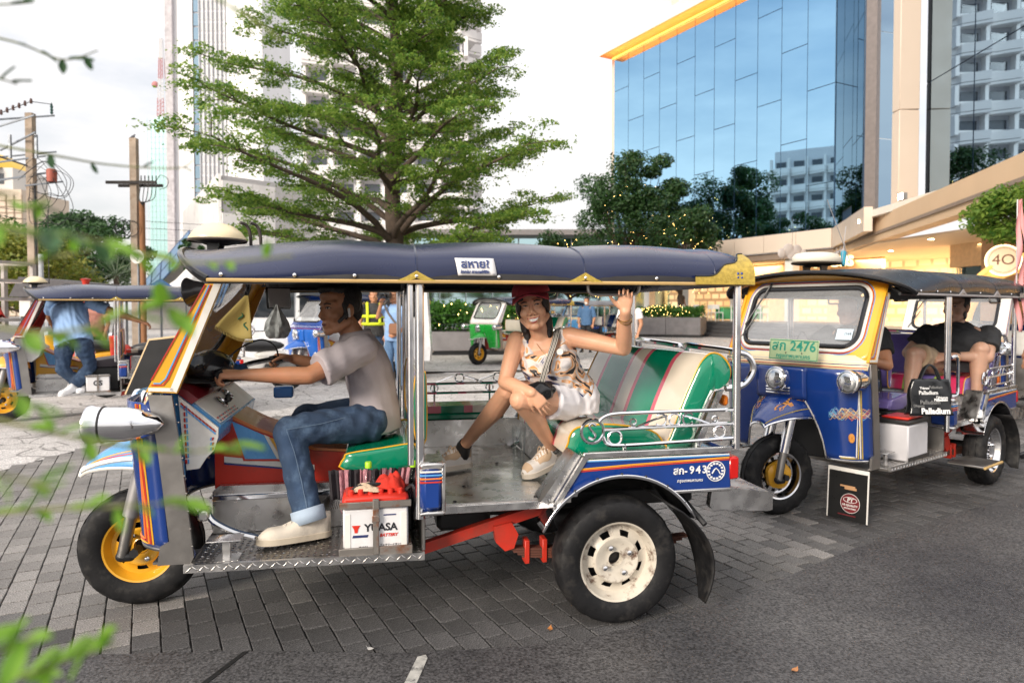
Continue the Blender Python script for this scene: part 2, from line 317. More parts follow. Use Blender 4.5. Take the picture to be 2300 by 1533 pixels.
def paver_mesh(k, dk, var):
    key = (k, dk, var)
    if key not in pm_cache:
        b = MB(); r_ = random.Random(var); j = lambda: r_.uniform(-.0018, .0018); w_, l_ = PW / 2 - .0030, PL / 2 - .0056
        lo = [(sx * (l_) + j(), sy * (w_) + j(), -.02) for sx, sy in ((-1, -1), (1, -1), (1, 1), (-1, 1))]; md = [(x, y, -.003) for x, y, z in lo]; hi = [(x * .965, y * .955, j() * .4) for x, y, z in lo]
        b.add(lo + md + hi, [(8, 9, 10, 11)] + [(i, (i + 1) % 4, 4 + (i + 1) % 4, 4 + i) for i in range(4)] + [(4 + i, 4 + (i + 1) % 4, 8 + (i + 1) % 4, 8 + i) for i in range(4)])
        o = b.build('paver', PSETS[dk][k], None, smooth=False); pm_cache[key] = o.data; bpy.data.objects.remove(o)
    return pm_cache[key]
spots = []; trn = random.Random(77)
for i in range(-40, 150):
    for j in range(-95, 110):
        c = D2 * (i * PW) + D1 * (j * PL + (PL / 2 if i % 2 else 0)); x, y = c.x, c.y
        if not (-6.5 < x < 7.5 and 1.9 < y < 14): continue
        if x < -4.35 and y > 5.2 - .05: continue
        if y > interp(PB, x) or y < interp(RE, x) - .14: continue
        if abs(x) > y * .76 + .2: continue
        tar = interp(RE, x) + .34 + .25 * math.sin(x * 1.7 + 1) + (.55 if x > 1.9 else .7 if -1.5 < x < .85 else 0) - y + .35 * mnoise.noise((x * 1.3, y * 1.3, 2)) + trn.uniform(-.16, .16); tar = 2 if tar > .10 else 1 if tar > -.14 else 0  # tar edge, widened beneath the tuk-tuks to paint in their shade
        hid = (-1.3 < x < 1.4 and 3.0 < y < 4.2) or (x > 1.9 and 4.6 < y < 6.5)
        spots.append((1 / (y * y) * (.35 if hid else 1), x, y, tar))
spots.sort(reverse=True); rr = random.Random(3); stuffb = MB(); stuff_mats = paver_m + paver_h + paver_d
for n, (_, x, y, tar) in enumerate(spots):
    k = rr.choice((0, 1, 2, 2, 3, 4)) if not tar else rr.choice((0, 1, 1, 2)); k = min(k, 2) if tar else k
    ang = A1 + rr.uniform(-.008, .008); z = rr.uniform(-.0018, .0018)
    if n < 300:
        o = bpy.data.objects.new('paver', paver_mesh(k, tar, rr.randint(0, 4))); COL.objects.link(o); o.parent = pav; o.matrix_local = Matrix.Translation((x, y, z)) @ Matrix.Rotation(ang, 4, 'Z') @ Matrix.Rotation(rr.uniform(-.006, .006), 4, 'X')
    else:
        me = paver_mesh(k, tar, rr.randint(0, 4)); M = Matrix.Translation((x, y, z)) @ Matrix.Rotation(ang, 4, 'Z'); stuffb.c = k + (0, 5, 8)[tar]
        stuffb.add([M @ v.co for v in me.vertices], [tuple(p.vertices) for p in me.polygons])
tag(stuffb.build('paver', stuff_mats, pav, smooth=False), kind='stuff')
# worn white line, tar seam and scattered bits on the road
tag(MB().prism([(-.395, 2.34), (-.365, 2.60), (-.335, 2.615), (-.325, 2.59), (-.35, 2.34)], .006, .0105, 'z').build('road_marking', mat('worn_road_paint', (.42, .41, .38), .8, var=.3, scale=30, dirt=(.08, .08, .08), dirt_amt=.9, dscale=25)), kind='structure')
tag(MB().prism([(-1.15, 2.30), (-1.055, 2.645), (-1.035, 2.645), (-1.125, 2.30)], .006, .0085, 'z').build('road_joint', mat('tar', (.012, .012, .012), .5)), kind='structure')
for i, (x, y, c, l) in enumerate(((2.55, 3.13, (.35, .36, .04), 'yellow green fallen leaf lying on the asphalt'), (.16, 2.83, (.5, .2, .06), 'small orange fallen leaf lying at the edge of the tarred pavers'), (-.56, 2.66, (.6, .58, .55), 'torn scrap of white paper lying at the road edge'), (1.05, 2.50, (.45, .2, .08), 'tiny brown fallen leaf lying on the bare asphalt'))):
    b = MB(); b.grid(lambda u, v: (.045 * (u - .5), .022 * (v - .5) * math.sin(PI * min(1, u + .05)), .004 + .006 * (u - .5) ** 2 * 4 * (.5 + v)), 6, 3); o = b.build('fallen_leaf' if i != 2 else 'paper_scrap', mat('litter_%d' % i, c, .6), None, loc=(x, y, .007)); o.rotation_euler.z = i * 1.3; tag(o, l, 'leaf' if i != 2 else 'paper')

# ---------------------------------------------------------------- the glass mall on the right
def mirror_mat(name, tint, rough=.015, wob=.0015):
    m = bpy.data.materials.new(name); m.use_nodes = True; N = m.node_tree.nodes; L = m.node_tree.links; p = N['Principled BSDF']; p.inputs['Metallic'].default_value = 1; p.inputs['Roughness'].default_value = rough; p.inputs['Base Color'].default_value = (*tint, 1)
    t = N.new('ShaderNodeTexCoord'); n = N.new('ShaderNodeTexNoise'); n.inputs['Scale'].default_value = .7; n.inputs['Detail'].default_value = 1; L.new(t.outputs['Object'], n.inputs['Vector']); b = N.new('ShaderNodeBump'); b.inputs['Strength'].default_value = wob * 20; b.inputs['Distance'].default_value = .02; L.new(n.outputs[0], b.inputs['Height']); L.new(b.outputs[0], p.inputs['Normal']); return m
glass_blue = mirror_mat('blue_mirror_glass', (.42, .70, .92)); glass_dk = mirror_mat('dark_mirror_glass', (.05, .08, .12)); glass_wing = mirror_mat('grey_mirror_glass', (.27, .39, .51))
mull = mat('mullion_blue', (.01, .035, .08), .4); beige = mat('beige_cladding', (.62, .52, .43), .45, var=.04, scale=.5); beige_w = mat('warm_soffit', (.62, .44, .28), .5, var=.05, scale=.6)
cream_w = mat('mall_white', (.72, .66, .58), .6, var=.04)
mall = thing('glass_mall', 'tall blue mirror glass mall with glowing orange cornice and warm lit ground floor', 'building', (15.55, 33, 0))
P0 = Vector((15.55, 33, 0)); AL = Vector((-.4926, .870, 0)); NN = Vector((-.870, -.4926, 0)); DR = Vector((-.282, -.959, 0)).normalized(); P1 = P0 + DR * 6.45
def seg(p, a, z): return p + a - P0 + Vector((0, 0, z))
def wallpiece(name, pa, pb, z0, z1, th, m, parent=mall, back=True, off=0.):
    """upright slab from pa to pb, its face towards the plaza, th thick behind it"""
    d = (pb - pa).normalized(); n = Vector((d.y, -d.x, 0)); n = n if n.dot(Vector((-1, -1, 0))) > 0 else -n; a, b_ = pa - P0 + n * off, pb - P0 + n * off; q = MB()
    vs = [a, b_, b_ - n * th, a - n * th]; q.add([v + Vector((0, 0, z0)) for v in vs] + [v + Vector((0, 0, z1)) for v in vs], [(0, 1, 2, 3), (7, 6, 5, 4), (0, 4, 5, 1), (1, 5, 6, 2), (2, 6, 7, 3), (3, 7, 4, 0)]); return q.build(name, m, parent, smooth=False)
wallpiece('core_wall', P0, P0 + AL * 17.05, 5.25, 18.7, .3, mull)
zt = 18.65
for k in range(11):
    s0, s1 = .05 + 1.549 * k, .05 + 1.549 * (k + 1); off = (2.35 if k % 2 else 0.0) + (.5 if k < 3 else 0); cuts = [5.28] + [z for z in np.arange(5.4 + off + 1.6, zt - .8, 4.7)] + [zt]
    for z0, z1 in zip(cuts, cuts[1:]): wallpiece('pane', P0 + AL * (s0 + .018), P0 + AL * (s1 - .018), z0 + .018, z1 - .018, .03, glass_blue, off=.035)
wallpiece('end_frame', P0 + AL * 17.06, P0 + AL * 17.4, 5.0, 18.7, .6, beige)
# cornice: cream fascia, glowing orange soffit beneath
CW = 1.05
b = MB(); a0, a1 = AL * 17.45 + NN * CW, AL * -7 + NN * CW; vs = [a0, a1, AL * -7 - NN * 3, AL * 17.45 - NN * 3]
b.add([v + Vector((0, 0, 18.75)) for v in vs] + [v + Vector((0, 0, 19.0)) for v in vs], [(0, 1, 2, 3), (7, 6, 5, 4), (0, 4, 5, 1), (1, 5, 6, 2), (2, 6, 7, 3), (3, 7, 4, 0)]); b.build('cornice', mat('orange_soffit', (.80, .30, .07), .5, var=.04), mall, smooth=False)
wallpiece('cornice_fascia', P0 + AL * 17.45 + NN * (CW + .03), P0 + AL * -7 + NN * (CW + .03), 18.78, 19.5, .12, cream_w)
b = MB(); b.prism([(-.25, 0), (1.9, 0), (1.6, 1.2), (1.2, 2.6), (.3, 3.0)], -.35, .35, 'y'); o = b.build('roof_fin', cream_w, mall, 30); o.matrix_local = Matrix.Translation(AL * 12.5 + NN * .3 + Vector((0, 0, 19.4))) @ Matrix.Rotation(math.atan2(AL.y, AL.x) + PI, 4, 'Z')
o2 = inst(o, mall, Matrix.Translation(AL * 8.6 + NN * .3 + Vector((0, 0, 19.4))) @ Matrix.Rotation(math.atan2(AL.y, AL.x) + PI, 4, 'Z'))
wallpiece('cornice_light', P0 + AL * 17.2 + NN * .16, P0 + AL * -.2 + NN * .16, 18.66, 18.72, .08, emis('amber_led', (1, .30, .05), 4))
la = bpy.data.lights.new('cornice_lamp', 'AREA'); la.shape = 'RECTANGLE'; la.size = 17; la.size_y = .3; la.energy = 190; la.color = (1, .48, .2)
lo = bpy.data.objects.new('cornice_lamp', la); COL.objects.link(lo); lo.location = P0 + AL * 8.5 + NN * .7 + Vector((0, 0, 18.1)); lo.rotation_euler = (PI, 0, math.atan2(AL.y, AL.x))
# dark return, slim frames, column, wing
wallpiece('return_wall', P0, P1, 5.25, 21, .3, mull)
for k in range(3):
    for z0, z1 in ((5.3, 8.2), (8.2, 12.9), (12.9, 17.6), (17.6, 21)):
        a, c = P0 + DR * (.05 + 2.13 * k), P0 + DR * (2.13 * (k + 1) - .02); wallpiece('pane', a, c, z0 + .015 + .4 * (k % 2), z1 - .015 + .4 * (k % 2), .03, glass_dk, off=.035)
Q1 = Vector((13.95, 26.55, 0)); Q2 = Vector((15.05, 25.9, 0)); Q3 = Vector((15.35, 26.9, 0))
wallpiece('steel_frame', P1 + Vector((.02, -.02, 0)), Q1 + Vector((.05, -.08, 0)), 5.0, 21, .3, mat('bronze_frame', (.22, .19, .18), .4, .5))
wallpiece('recess_pane', Vector((14.3, 27.2, 0)), Vector((15.6, 27.6, 0)), 5.0, 8.1, .05, glass_wing); wallpiece('recess_pane', Vector((14.3, 27.2, 0)), Vector((15.6, 27.6, 0)), 8.13, 12.3, .05, glass_wing); wallpiece('recess_pane', Vector((14.3, 27.2, 0)), Vector((15.6, 27.6, 0)), 12.33, 21, .05, glass_wing)
wallpiece('recess_soffit', Vector((13.9, 26.4, 0)), Vector((15.2, 26.6, 0)), 16.4, 17.2, 1.2, mat('brown_soffit', (.35, .13, .06), .5))
for k, (z0, z1) in enumerate(((5.1, 8.7), (8.72, 13.3), (13.32, 18), (18.02, 24))):
    b = MB().box(14.3 - 15.55, 15.05 - 15.55, 25.4 - 33, 25.9 - 33, z0, z1, .02); b.build('column_panel', beige, mall)
WA, WB = Vector((15.25, 25.3, 0)), Vector((14.35, 8.0, 0)); wd = (WB - WA).normalized(); wL = (WB - WA).length
wallpiece('wing_wall', WA, WB, 4.6, 24, .3, mull)
for k in range(7):
    for z0, z1 in ((4.7, 9.6), (9.6, 14.6), (14.6, 19.6), (19.6, 24)):
        if k == 0: z0, z1 = z0 + .0, z1
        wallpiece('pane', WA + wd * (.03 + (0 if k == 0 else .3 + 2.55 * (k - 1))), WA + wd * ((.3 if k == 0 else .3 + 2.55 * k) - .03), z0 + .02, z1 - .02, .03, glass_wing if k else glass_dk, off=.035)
# fascia under the glass, canopy slab with its soffit
for k in range(9): wallpiece('fascia_panel', P0 + AL * (2.0 * k + .012) + NN * .25, P0 + AL * (2.0 * (k + 1) - .012) + NN * .25, 4.32, 5.24, .3, beige)
for k in range(3): wallpiece('fascia_panel', P0 + DR * (2.4 * k + .012) + NN * .2, P0 + DR * (2.4 * (k + 1) - .012) + NN * .2, 4.30, 5.22, .3, beige)
wallpiece('soffit_beam', P0 + AL * 18 + NN * .05, P0 + NN * .05, 3.95, 4.30, .5, mat('brown_beam', (.25, .19, .15), .5)); wallpiece('soffit_beam', P0 + NN * .05, P1 + DR * 20 + Vector((1.6, 0, 0)), 3.95, 4.87, .5, beige_w); wallpiece('soffit_rail', P0 + NN * .1, P1 + DR * 20 + Vector((1.5, 0, 0)), 4.20, 4.30, .08, mat('brown_beam', (.25, .19, .15), .5))
CA, CB, CC = Vector((13.70, 26.9, 0)), Vector((13.28, 17.7, 0)), Vector((12.7, 6.0, 0))
b = MB(); vs = [v - P0 for v in (CA, CB, CC, CC + Vector((4, 0, 0)), CA + Vector((3.2, .3, 0)))]; b.add([v + Vector((0, 0, 4.86)) for v in vs] + [v + Vector((0, 0, 5.0)) for v in vs], [(0, 1, 2, 3, 4), (9, 8, 7, 6, 5)] + [(i, (i + 1) % 5, 5 + (i + 1) % 5, 5 + i) for i in range(5)]); b.build('canopy_soffit', beige_w, mall, smooth=False)
cd = (CB - CA).normalized()
for k in range(8): wallpiece('canopy_panel', CA + cd * (2.6 * k + .01), CA + cd * (2.6 * (k + 1) - .01), 4.84, 5.10, .25, cream_w, off=.05)
for k in range(1, 8):
    o = wallpiece('soffit_joint', CA + cd * 2.6 * k + Vector((.1, 0, 0)), CA + cd * 2.6 * k + Vector((3, 0, 0)), 4.850, 4.859, .02, cream_w)
dl_m = emis('downlight_glow', (1, .80, .48), 30)
disc = MB().lathe([(.10, 0), (.001, .001)], ax='z', n=14).build('downlight', dl_m, mall); disc.matrix_local = Matrix.Translation(CA + cd * 2 + Vector((1.2, 0, 4.852)) - P0)
for k in range(1, 6): inst(disc, mall, Matrix.Translation(CA + cd * (2 + 2.1 * k) + Vector((1.2, 0, 4.852)) - P0))
# ground floor: ceiling, floor, back wall with a painted-in glow, columns
room = [P0 + AL * 18, P0 + NN * -.3, P1 + Vector((.4, -.3, 0)), Vector((15.6, 17, 0)), Vector((15.2, 5, 0)), Vector((32, 5, 0)), Vector((34, 38, 0)), P0 + AL * 18 - NN * 14]
def slab(name, z0, z1, m, P=room): return MB().prism([((v - P0).x, (v - P0).y) for v in P], z0, z1, 'z').build(name, m, mall, smooth=False)
slab('shop_ceiling', 3.90, 3.97, mat('shop_ceiling', (.78, .68, .54), .6, var=.03)); slab('shop_floor', .60, .72, mat('shop_floor', (.45, .37, .28), .35, var=.08))
shopw = bpy.data.materials.new('glowing_shop_wall'); shopw.use_nodes = True; N = shopw.node_tree.nodes; L = shopw.node_tree.links; p = N['Principled BSDF']; t = N.new('ShaderNodeTexCoord'); bt = N.new('ShaderNodeTexBrick'); bt.inputs['Scale'].default_value = .5; bt.inputs['Color1'].default_value = (1, .80, .42, 1); bt.inputs['Color2'].default_value = (.85, .50, .2, 1); bt.inputs['Mortar'].default_value = (.35, .2, .09, 1); bt.inputs['Mortar Size'].default_value = .05
sp_ = N.new('ShaderNodeSeparateXYZ'); cb_ = N.new('ShaderNodeCombineXYZ'); m1 = N.new('ShaderNodeMath'); m1.operation = 'SUBTRACT'; L.new(t.outputs['Object'], sp_.inputs[0]); L.new(sp_.outputs[1], m1.inputs[0]); L.new(sp_.outputs[0], m1.inputs[1]); L.new(m1.outputs[0], cb_.inputs[0]); L.new(sp_.outputs[2], cb_.inputs[1]); L.new(cb_.outputs[0], bt.inputs['Vector']); L.new(bt.outputs[0], p.inputs['Emission Color']); p.inputs['Emission Strength'].default_value = .62; p.inputs['Base Color'].default_value = (.6, .45, .3, 1)  # emission stands in for lamplight falling on the back wall
wallpiece('glowing_shop_wall', P0 + AL * 18 - NN * 6, P0 + AL * -2 - NN * 6, .72, 3.9, .2, shopw)
wallpiece('glowing_shop_wall', P0 + AL * -2 - NN * 6, Vector((22.5, 5, 0)), .72, 3.9, .2, shopw)
warm = mat('warm_wall', (.70, .50, .30), .5)
for s_ in (2.5, 6.2, 10, 13.6): wallpiece('shop_column', P0 + AL * s_ + NN * -.2, P0 + AL * (s_ + .5) + NN * -.2, .72, 3.92, .5, white)
for s_ in (0.6, 4.3): wallpiece('shop_partition', P0 + AL * s_ - NN * 2, P0 + AL * (s_ + 1.2) - NN * 2, .72, 3.4, .2, warm)
wallpiece('shop_beam', P0 + AL * 18 - NN * 2.2, P0 + AL * -1 - NN * 2.2, 3.1, 3.9, .3, mat('lit_header', (.75, .55, .34), .5)); wallpiece('shop_column', Vector((16.6, 24.2, 0)), Vector((16.5, 23.2, 0)), .72, 3.92, .8, mat('wood_column', (.42, .25, .14), .5))
wallpiece('shop_beam', Vector((17.6, 27.5, 0)), Vector((16.6, 8, 0)), 3.0, 3.9, .3, mat('lit_header', (.75, .55, .34), .5)); wallpiece('shop_window', Vector((17.7, 27.3, 0)), Vector((16.7, 8, 0)), .72, 3.0, .05, glass_mat('shop_glass', (.9, .88, .8)))
for s_, zz in ((3, 1.0), (8, 1.0), (13, 1.0)):
    pass
for (x, y) in ((16.6, 30), (15.5, 36), (12.2, 41), (17.6, 24), (17.0, 17.5), (20, 28), (20, 20), (15.2, 21.5), (15.3, 25)):
    inst(disc, mall, Matrix.Translation(Vector((x, y, 3.895)) - P0))
for (x, y, e) in ((19, 33, 420), (14.5, 40, 320), (19.2, 24, 420), (18.8, 15, 320)):
    l = bpy.data.lights.new('shop_lamp', 'AREA'); l.shape = 'SQUARE'; l.size = 3.5; l.energy = e; l.color = (1, .72, .42); q = bpy.data.objects.new('shop_lamp', l); COL.objects.link(q); q.location = (x, y, 3.8)
for (x, y, e) in ((14.9, 22, 6), (14.6, 26.5, 6), (14.7, 16, 6)):
    l = bpy.data.lights.new('canopy_lamp', 'POINT'); l.energy = e; l.shadow_soft_size = .2; l.color = (1, .55, .22); q = bpy.data.objects.new('canopy_lamp', l); COL.objects.link(q); q.location = (x, y, 4.1)
fl_m = emis('floodlight_glow', (1, .70, .34), 45)
for (p_, s_) in ((CA + cd * .1 + Vector((-.05, .0, 4.78)), .10), (Vector((14.22, 25.0, 5.45)), .17), (Vector((13.62, 18.0, 5.42)), .19)):
    b = MB().box(-.06, .10, -s_, s_, -s_ * .7, s_ * .7, .01); f = b.build('floodlight', mat('lamp_grey', (.2, .2, .2), .4), mall); f.matrix_local = Matrix.Translation(p_ - P0)
    g = MB().box(-.07, -.061, -s_ * .85, s_ * .85, -s_ * .6, s_ * .6).build('floodlight_glass', fl_m, f)
for k in range(3):
    b = MB(); b.tube([(0, 0, 0), (-.15, 0, -.12)], .09, 10); b.tube([(0, 0, 0), (.05, 0, .25)], .02, 6); o = b.build('spotlight', mat('spot_grey', (.35, .33, .32), .4, .6), mall); o.matrix_local = Matrix.Translation(P0 + DR * (2.0 + 1.0 * k) + NN * .45 + Vector((0, 0, 3.85)) - P0)
sgn = emis('sign_glow', (1, .74, .36), 2.2)
ux = -AL
txt('FOCUS', .62, face_m(Vector((14.55, 31.0, 3.47)) - P0, ux, (0, 0, 1)), sgn, mall, 'shop_sign', .05, bold=.02)
# the round 40 sign on its glowing arch, at the mall door on the far right
ar = thing('arch_sign', 'glowing golden arch carrying a round cream sign with the number 40', 'sign', (14.9, 19.6, 0))
b = MB(); b.tube([(2.2 * math.cos(a), 0, .7 + 2.2 * math.sin(a)) for a in np.linspace(0, PI, 40)], .07, 8); b.build('arch', mat('gold_arch', (.75, .45, .12), .35, .4, emit=(1, .6, .2), estr=.55), ar)
b = MB(); b.grid(lambda u, v: ((1.72 + .45 * v) * math.cos(PI * u), .02, .7 + (1.72 + .45 * v) * math.sin(PI * u)), 40, 2); b.build('arch_panel', mat('glitter_gold', (.7, .42, .12), .3, .5, var=.6, scale=30, emit=(1, .55, .16), estr=.5), ar, solid=.03)
for k in range(6): inst_ = None
M4 = face_m((-.16, .0, 3.02), (.25, -1, 0), (0, 0, 1)); M4 = face_m((-.93, -.15, 2.74), (.88, -.47, 0), (0, 0, 1))
dsk = MB().lathe([(.40, -.03), (.42, 0), (.40, .03), (.36, .034), (.001, .036)], (0, 0, 0), 'z', 40).build('sign_disc', mat('sign_cream', (.82, .62, .42), .45, emit=(1, .7, .42), estr=.35), ar); dsk.matrix_local = M4
MB().tube([(.35 * math.cos(a), .35 * math.sin(a), .04) for a in np.linspace(0, 2 * PI, 40, endpoint=False)], .006, 5, True).build('sign_ring', mat('brown_print', (.22, .10, .05), .5), dsk)
MB().tube([(.425 * math.cos(a), .425 * math.sin(a), .0) for a in np.linspace(0, 2 * PI, 40, endpoint=False)], .022, 6, True).build('neon_ring', emis('neon_warm', (1, .72, .36), 3), dsk)
txt('4O', .42, Matrix.Translation((0, 0, .038)), mat('brown_print', (.22, .10, .05), .5), dsk, 'number', .003)

# ---------------------------------------------------------------- steps, planters, shop terrace
stp = mat('dark_granite', (.085, .082, .085), .5, var=.15, scale=8)
steps = thing('stone_steps', 'flight of four wide dark granite steps up to the lit terrace', 'steps', (10.5, 32, 0), math.atan2(-AL.y, -AL.x))
for k in range(4): MB().box(-4.3 + .15 * k, 9, .38 * k, 6, .18 * k + .002, .18 * (k + 1) - .002, .012).build('step', stp, steps)
wal = mat('grey_stone_wall', (.20, .19, .195), .6, var=.2, scale=3, bump=.1)
def planter(label, a, c, h, th, base=.12):
    a, c = Vector((*a, 0)), Vector((*c, 0)); d = (c - a).normalized(); L_ = (c - a).length; t = thing('planter_wall', label, 'planter', a, math.atan2(d.y, d.x)); n = max(1, int(L_ / 1.6))
    for k in range(n): MB().box(L_ * k / n + .006, L_ * (k + 1) / n - .006, 0, th, base, h, .015).build('wall_panel', wal, t)
    MB().box(0, L_, .06, th - .06, 0, base).build('plinth', black, t); MB().box(.1, L_ - .1, .1, th - .1, h - .12, h - .05).build('soil', mat('soil', (.05, .035, .025), .95), t); return t
planter('long grey stone planter under the green hedge behind the tuk-tuks', (-8.5, 19.2), (.9, 20.4), .68, 3.4); planter('far grey stone planter below the fairy lit hedge beside the steps', (5.9, 33.5), (8.9, 32.2), .95, 2.2)
ch_m = mat('white_chair', (.75, .75, .74), .5)
def chair(x, y, rz, label, src=[None]):
    t = thing('terrace_chair', label, 'chair', (x, y, .73), rz, 'white chairs on the lit terrace')
    if src[0]:
        for c in src[0].children: inst(c, t, c.matrix_local)
        return
    src[0] = t; MB().box(-.22, .22, -.22, .22, .43, .47, .01).build('seat', ch_m, t)
    for sx in (-1, 1):
        for sy in (-1, 1): MB().box(sx * .2 - .016, sx * .2 + .016, sy * .2 - .016, sy * .2 + .016, 0, .43 if sy < 0 else .85).build('leg', ch_m, t)
    MB().box(-.2, .2, .185, .215, .62, .85, .01).build('backrest', ch_m, t)
for i, (x, y, a) in enumerate(((8.9, 35.4, .4), (9.6, 35.0, 2.), (10.4, 34.6, .2), (11.2, 34.2, 1.2), (9.2, 36.6, .5), (10.6, 36.0, 2.6), (11.8, 35.2, .3), (12.4, 33.9, 1.8))): chair(x, y, a, 'white slender chair standing at the green tables on the lit terrace')
for i, (x, y) in enumerate(((9.3, 36.0), (11.0, 35.2), (12.2, 34.6))):
    t = thing('terrace_table', 'small green table among the white terrace chairs', 'table', (x, y, .73), .5, 'green tables on the terrace'); MB().box(-.5, .5, -.35, .35, .68, .73, .01).build('table_top', mat('green_laminate', (.12, .55, .16), .4), t); MB().box(-.42, .42, -.28, .28, .1, .67, .01).build('table_body', mat('green_laminate_d', (.10, .45, .2), .5), t)
fd = thing('flower_sign', 'big yellow paper flower sign hanging in the lit shop front', 'sign', P0 + AL * 5.4 + NN * .6 + Vector((0, 0, 3.0)), math.atan2(-AL.y, -AL.x))
for k in range(12): MB().prism([(0, .08), (.16, .32), (0, .55), (-.16, .32)], -.02, .02, 'y').xf(Matrix.Rotation(k * PI / 6, 4, 'Y')).build('petal', mat('yellow_petal', (.8, .6, .08), .5), fd, smooth=False)
MB().ell((0, -.02, 0), (.2, .06, .2)).build('flower_centre', mat('green_centre', (.35, .45, .1), .5), fd)
cl = thing('cloud_sign', 'grey paper cloud hanging in front of the lit mall', 'sign', (11.3, 27.6, 3.6), .2); b = MB()
for x, z, r_ in ((-.45, 0, .2), (-.15, .12, .27), (.2, .1, .25), (.48, 0, .18), (0, -.03, .25), (.25, -.05, .2)): b.ell((x, 0, z), (r_, .07, r_))
b.build('cloud', mat('grey_felt', (.42, .38, .36), .8), cl); MB().tube([(0, 0, .3), (0, 0, 1.4)], .008, 5).build('cord', black, cl)

# ---------------------------------------------------------------- towers and buildings beyond
hz = mat('tower_white', (.78, .77, .78), .6, var=.05, scale=.2); wind = mirror_mat('tower_window', (.30, .42, .52), .05); wgrey = mat('tower_grey', (.46, .44, .46), .8, var=.25, scale=2.5, bump=.6, bscale=3)
tw = thing('hotel_tower', 'tall white hotel tower with narrow grid of windows behind the big tree', 'building', (-41, 95, 0))
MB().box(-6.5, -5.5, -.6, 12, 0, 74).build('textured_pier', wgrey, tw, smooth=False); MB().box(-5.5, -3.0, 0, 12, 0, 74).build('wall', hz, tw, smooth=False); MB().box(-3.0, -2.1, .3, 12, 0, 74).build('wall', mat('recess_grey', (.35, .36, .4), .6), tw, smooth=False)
MB().box(-2.1, 1.7, .25, 12, 0, 74).build('wall', hz, tw, smooth=False); MB().box(1.7, 6.6, 0, 12, 0, 74).build('wall', hz, tw, smooth=False)
wm = MB().box(-.42, .42, -.03, .03, .07, 1.75).build('window', wind, tw); wm.matrix_local = Matrix.Translation((-2.55, .25, 8))
for k in range(1, 34): inst(wm, tw, Matrix.Translation((-2.55, .25, 8 + 1.9 * k)))
w3 = MB().box(-.24, .24, -.03, .03, .1, 1.2).build('window', mat('window_slot', (.45, .46, .48), .4), tw); w3.matrix_local = Matrix.Translation((-1.75, .22, 8))
n = 0
for c in range(6):
    for k in range(42):
        if c or k: inst(w3, tw, Matrix.Translation((-1.75 + .6 * c, .22, 8 + 1.5 * k)))
b = MB(); [b.box(-2.1 + .6 * c - .03, -2.1 + .6 * c + .03, -.05, .24, 0, 74) for c in range(7)]; b.build('fin', mat('fin_grey', (.6, .6, .62), .6), tw)
tt = thing('teal_tower', 'distant slim teal glass tower under a radio mast', 'building', (-116, 230, 0)); MB().prism([(-6, 0), (8, 0), (8, 65.5), (-4.6, 65.5), (-5, 50)], 0, 16, 'y').build('glass_wall', mat('teal_glass', (.30, .50, .50), .25, .1, var=.06, scale=.1), tt, smooth=False)  # tower and mast colours paled, distance haze put into the paint
b = MB(); [b.box(-6 + 1.3 * k - .07, -6 + 1.3 * k + .07, -.1, .02, 0, 65) for k in range(11)]; [b.box(-5.6, 8, -.1, .02, 1.9 * k - .08, 1.9 * k + .08) for k in range(34)]; tag(b.build('mullion', mat('teal_mullion', (.42, .60, .60), .5), tt, smooth=False), kind='stuff')
ms_ = sub('radio_mast', tt, (-2.4, 3, 65.5)); mr, mw = mat('mast_red', (.42, .17, .17), .6), mat('mast_white', (.6, .58, .58), .6)
for q in range(4):
    b = MB(); z0, z1 = 6.8 * q, 6.8 * (q + 1); r_ = 1.15 - .2 * q
    for sx in (-1, 1):
        for sy in (-1, 1): b.tube([(sx * r_, sy * r_, z0), (sx * (r_ - .15), sy * (r_ - .15), z1)], .13, 5)
    for k in range(5):
        z = z0 + 1.36 * k; b.tube([(-r_, -r_, z), (r_, -r_, z + 1.36)], .09, 4); b.tube([(r_, -r_, z), (-r_, -r_, z + 1.36)], .09, 4); b.tube([(-r_, -r_, z), (r_, -r_, z)], .09, 4)
    b.build('mast_section', (mr, mw)[q % 2], ms_)
b = MB(); b.tube([(3.2, 0, 0), (3.2, 0, 16)], .12, 5); b.ell((3.2, 0, 3), (.8, .8, .8)); b.ell((-2.0, -.6, 11.5), (1.1, .6, 1.1)); b.build('dish', mr, ms_)
pd = thing('white_podium', 'low white panelled podium building with slatted side beside the hotel tower', 'building', (-23.3, 55, 0)); pw = mat('podium_white', (.76, .74, .72), .7, var=.06, scale=.4, dirt=(.45, .42, .4), dirt_amt=.4, dscale=.6)
MB().prism([(0, .2), (-13.4, 22), (-4, 30), (16, 16)], 0, 12.1, 'z').build('core', mat('core_grey', (.4, .39, .39), .8), pd, smooth=False)
fd_ = Vector((6.5, 7.2, 0)).normalized(); fn = Vector((fd_.y, -fd_.x, 0)); rng_ = random.Random(9)
for r_ in range(9):
    for k in range(5):
        a = fd_ * (2.6 * k + .02 + (1.2 if r_ % 2 else 0)); c = fd_ * (2.6 * (k + 1) - .02 + (1.2 if r_ % 2 else 0)); z0, z1 = 1.3 * r_ + .02, 1.3 * (r_ + 1) - .02; n_ = fn * .12
        MB().add([a + n_ + Vector((0, 0, z0)), c + n_ + Vector((0, 0, z0)), c + n_ + Vector((0, 0, z1)), a + n_ + Vector((0, 0, z1)), a + Vector((0, 0, z0)), c + Vector((0, 0, z0)), c + Vector((0, 0, z1)), a + Vector((0, 0, z1))], [(0, 1, 2, 3), (4, 5, 1, 0), (3, 2, 6, 7), (0, 3, 7, 4), (1, 5, 6, 2)]).build('panel', pw, pd, smooth=False)
sd2 = Vector((-13.4, 21.8, 0)).normalized(); sn = Vector((-sd2.y, sd2.x, 0)); sn = sn if sn.x < 0 else -sn
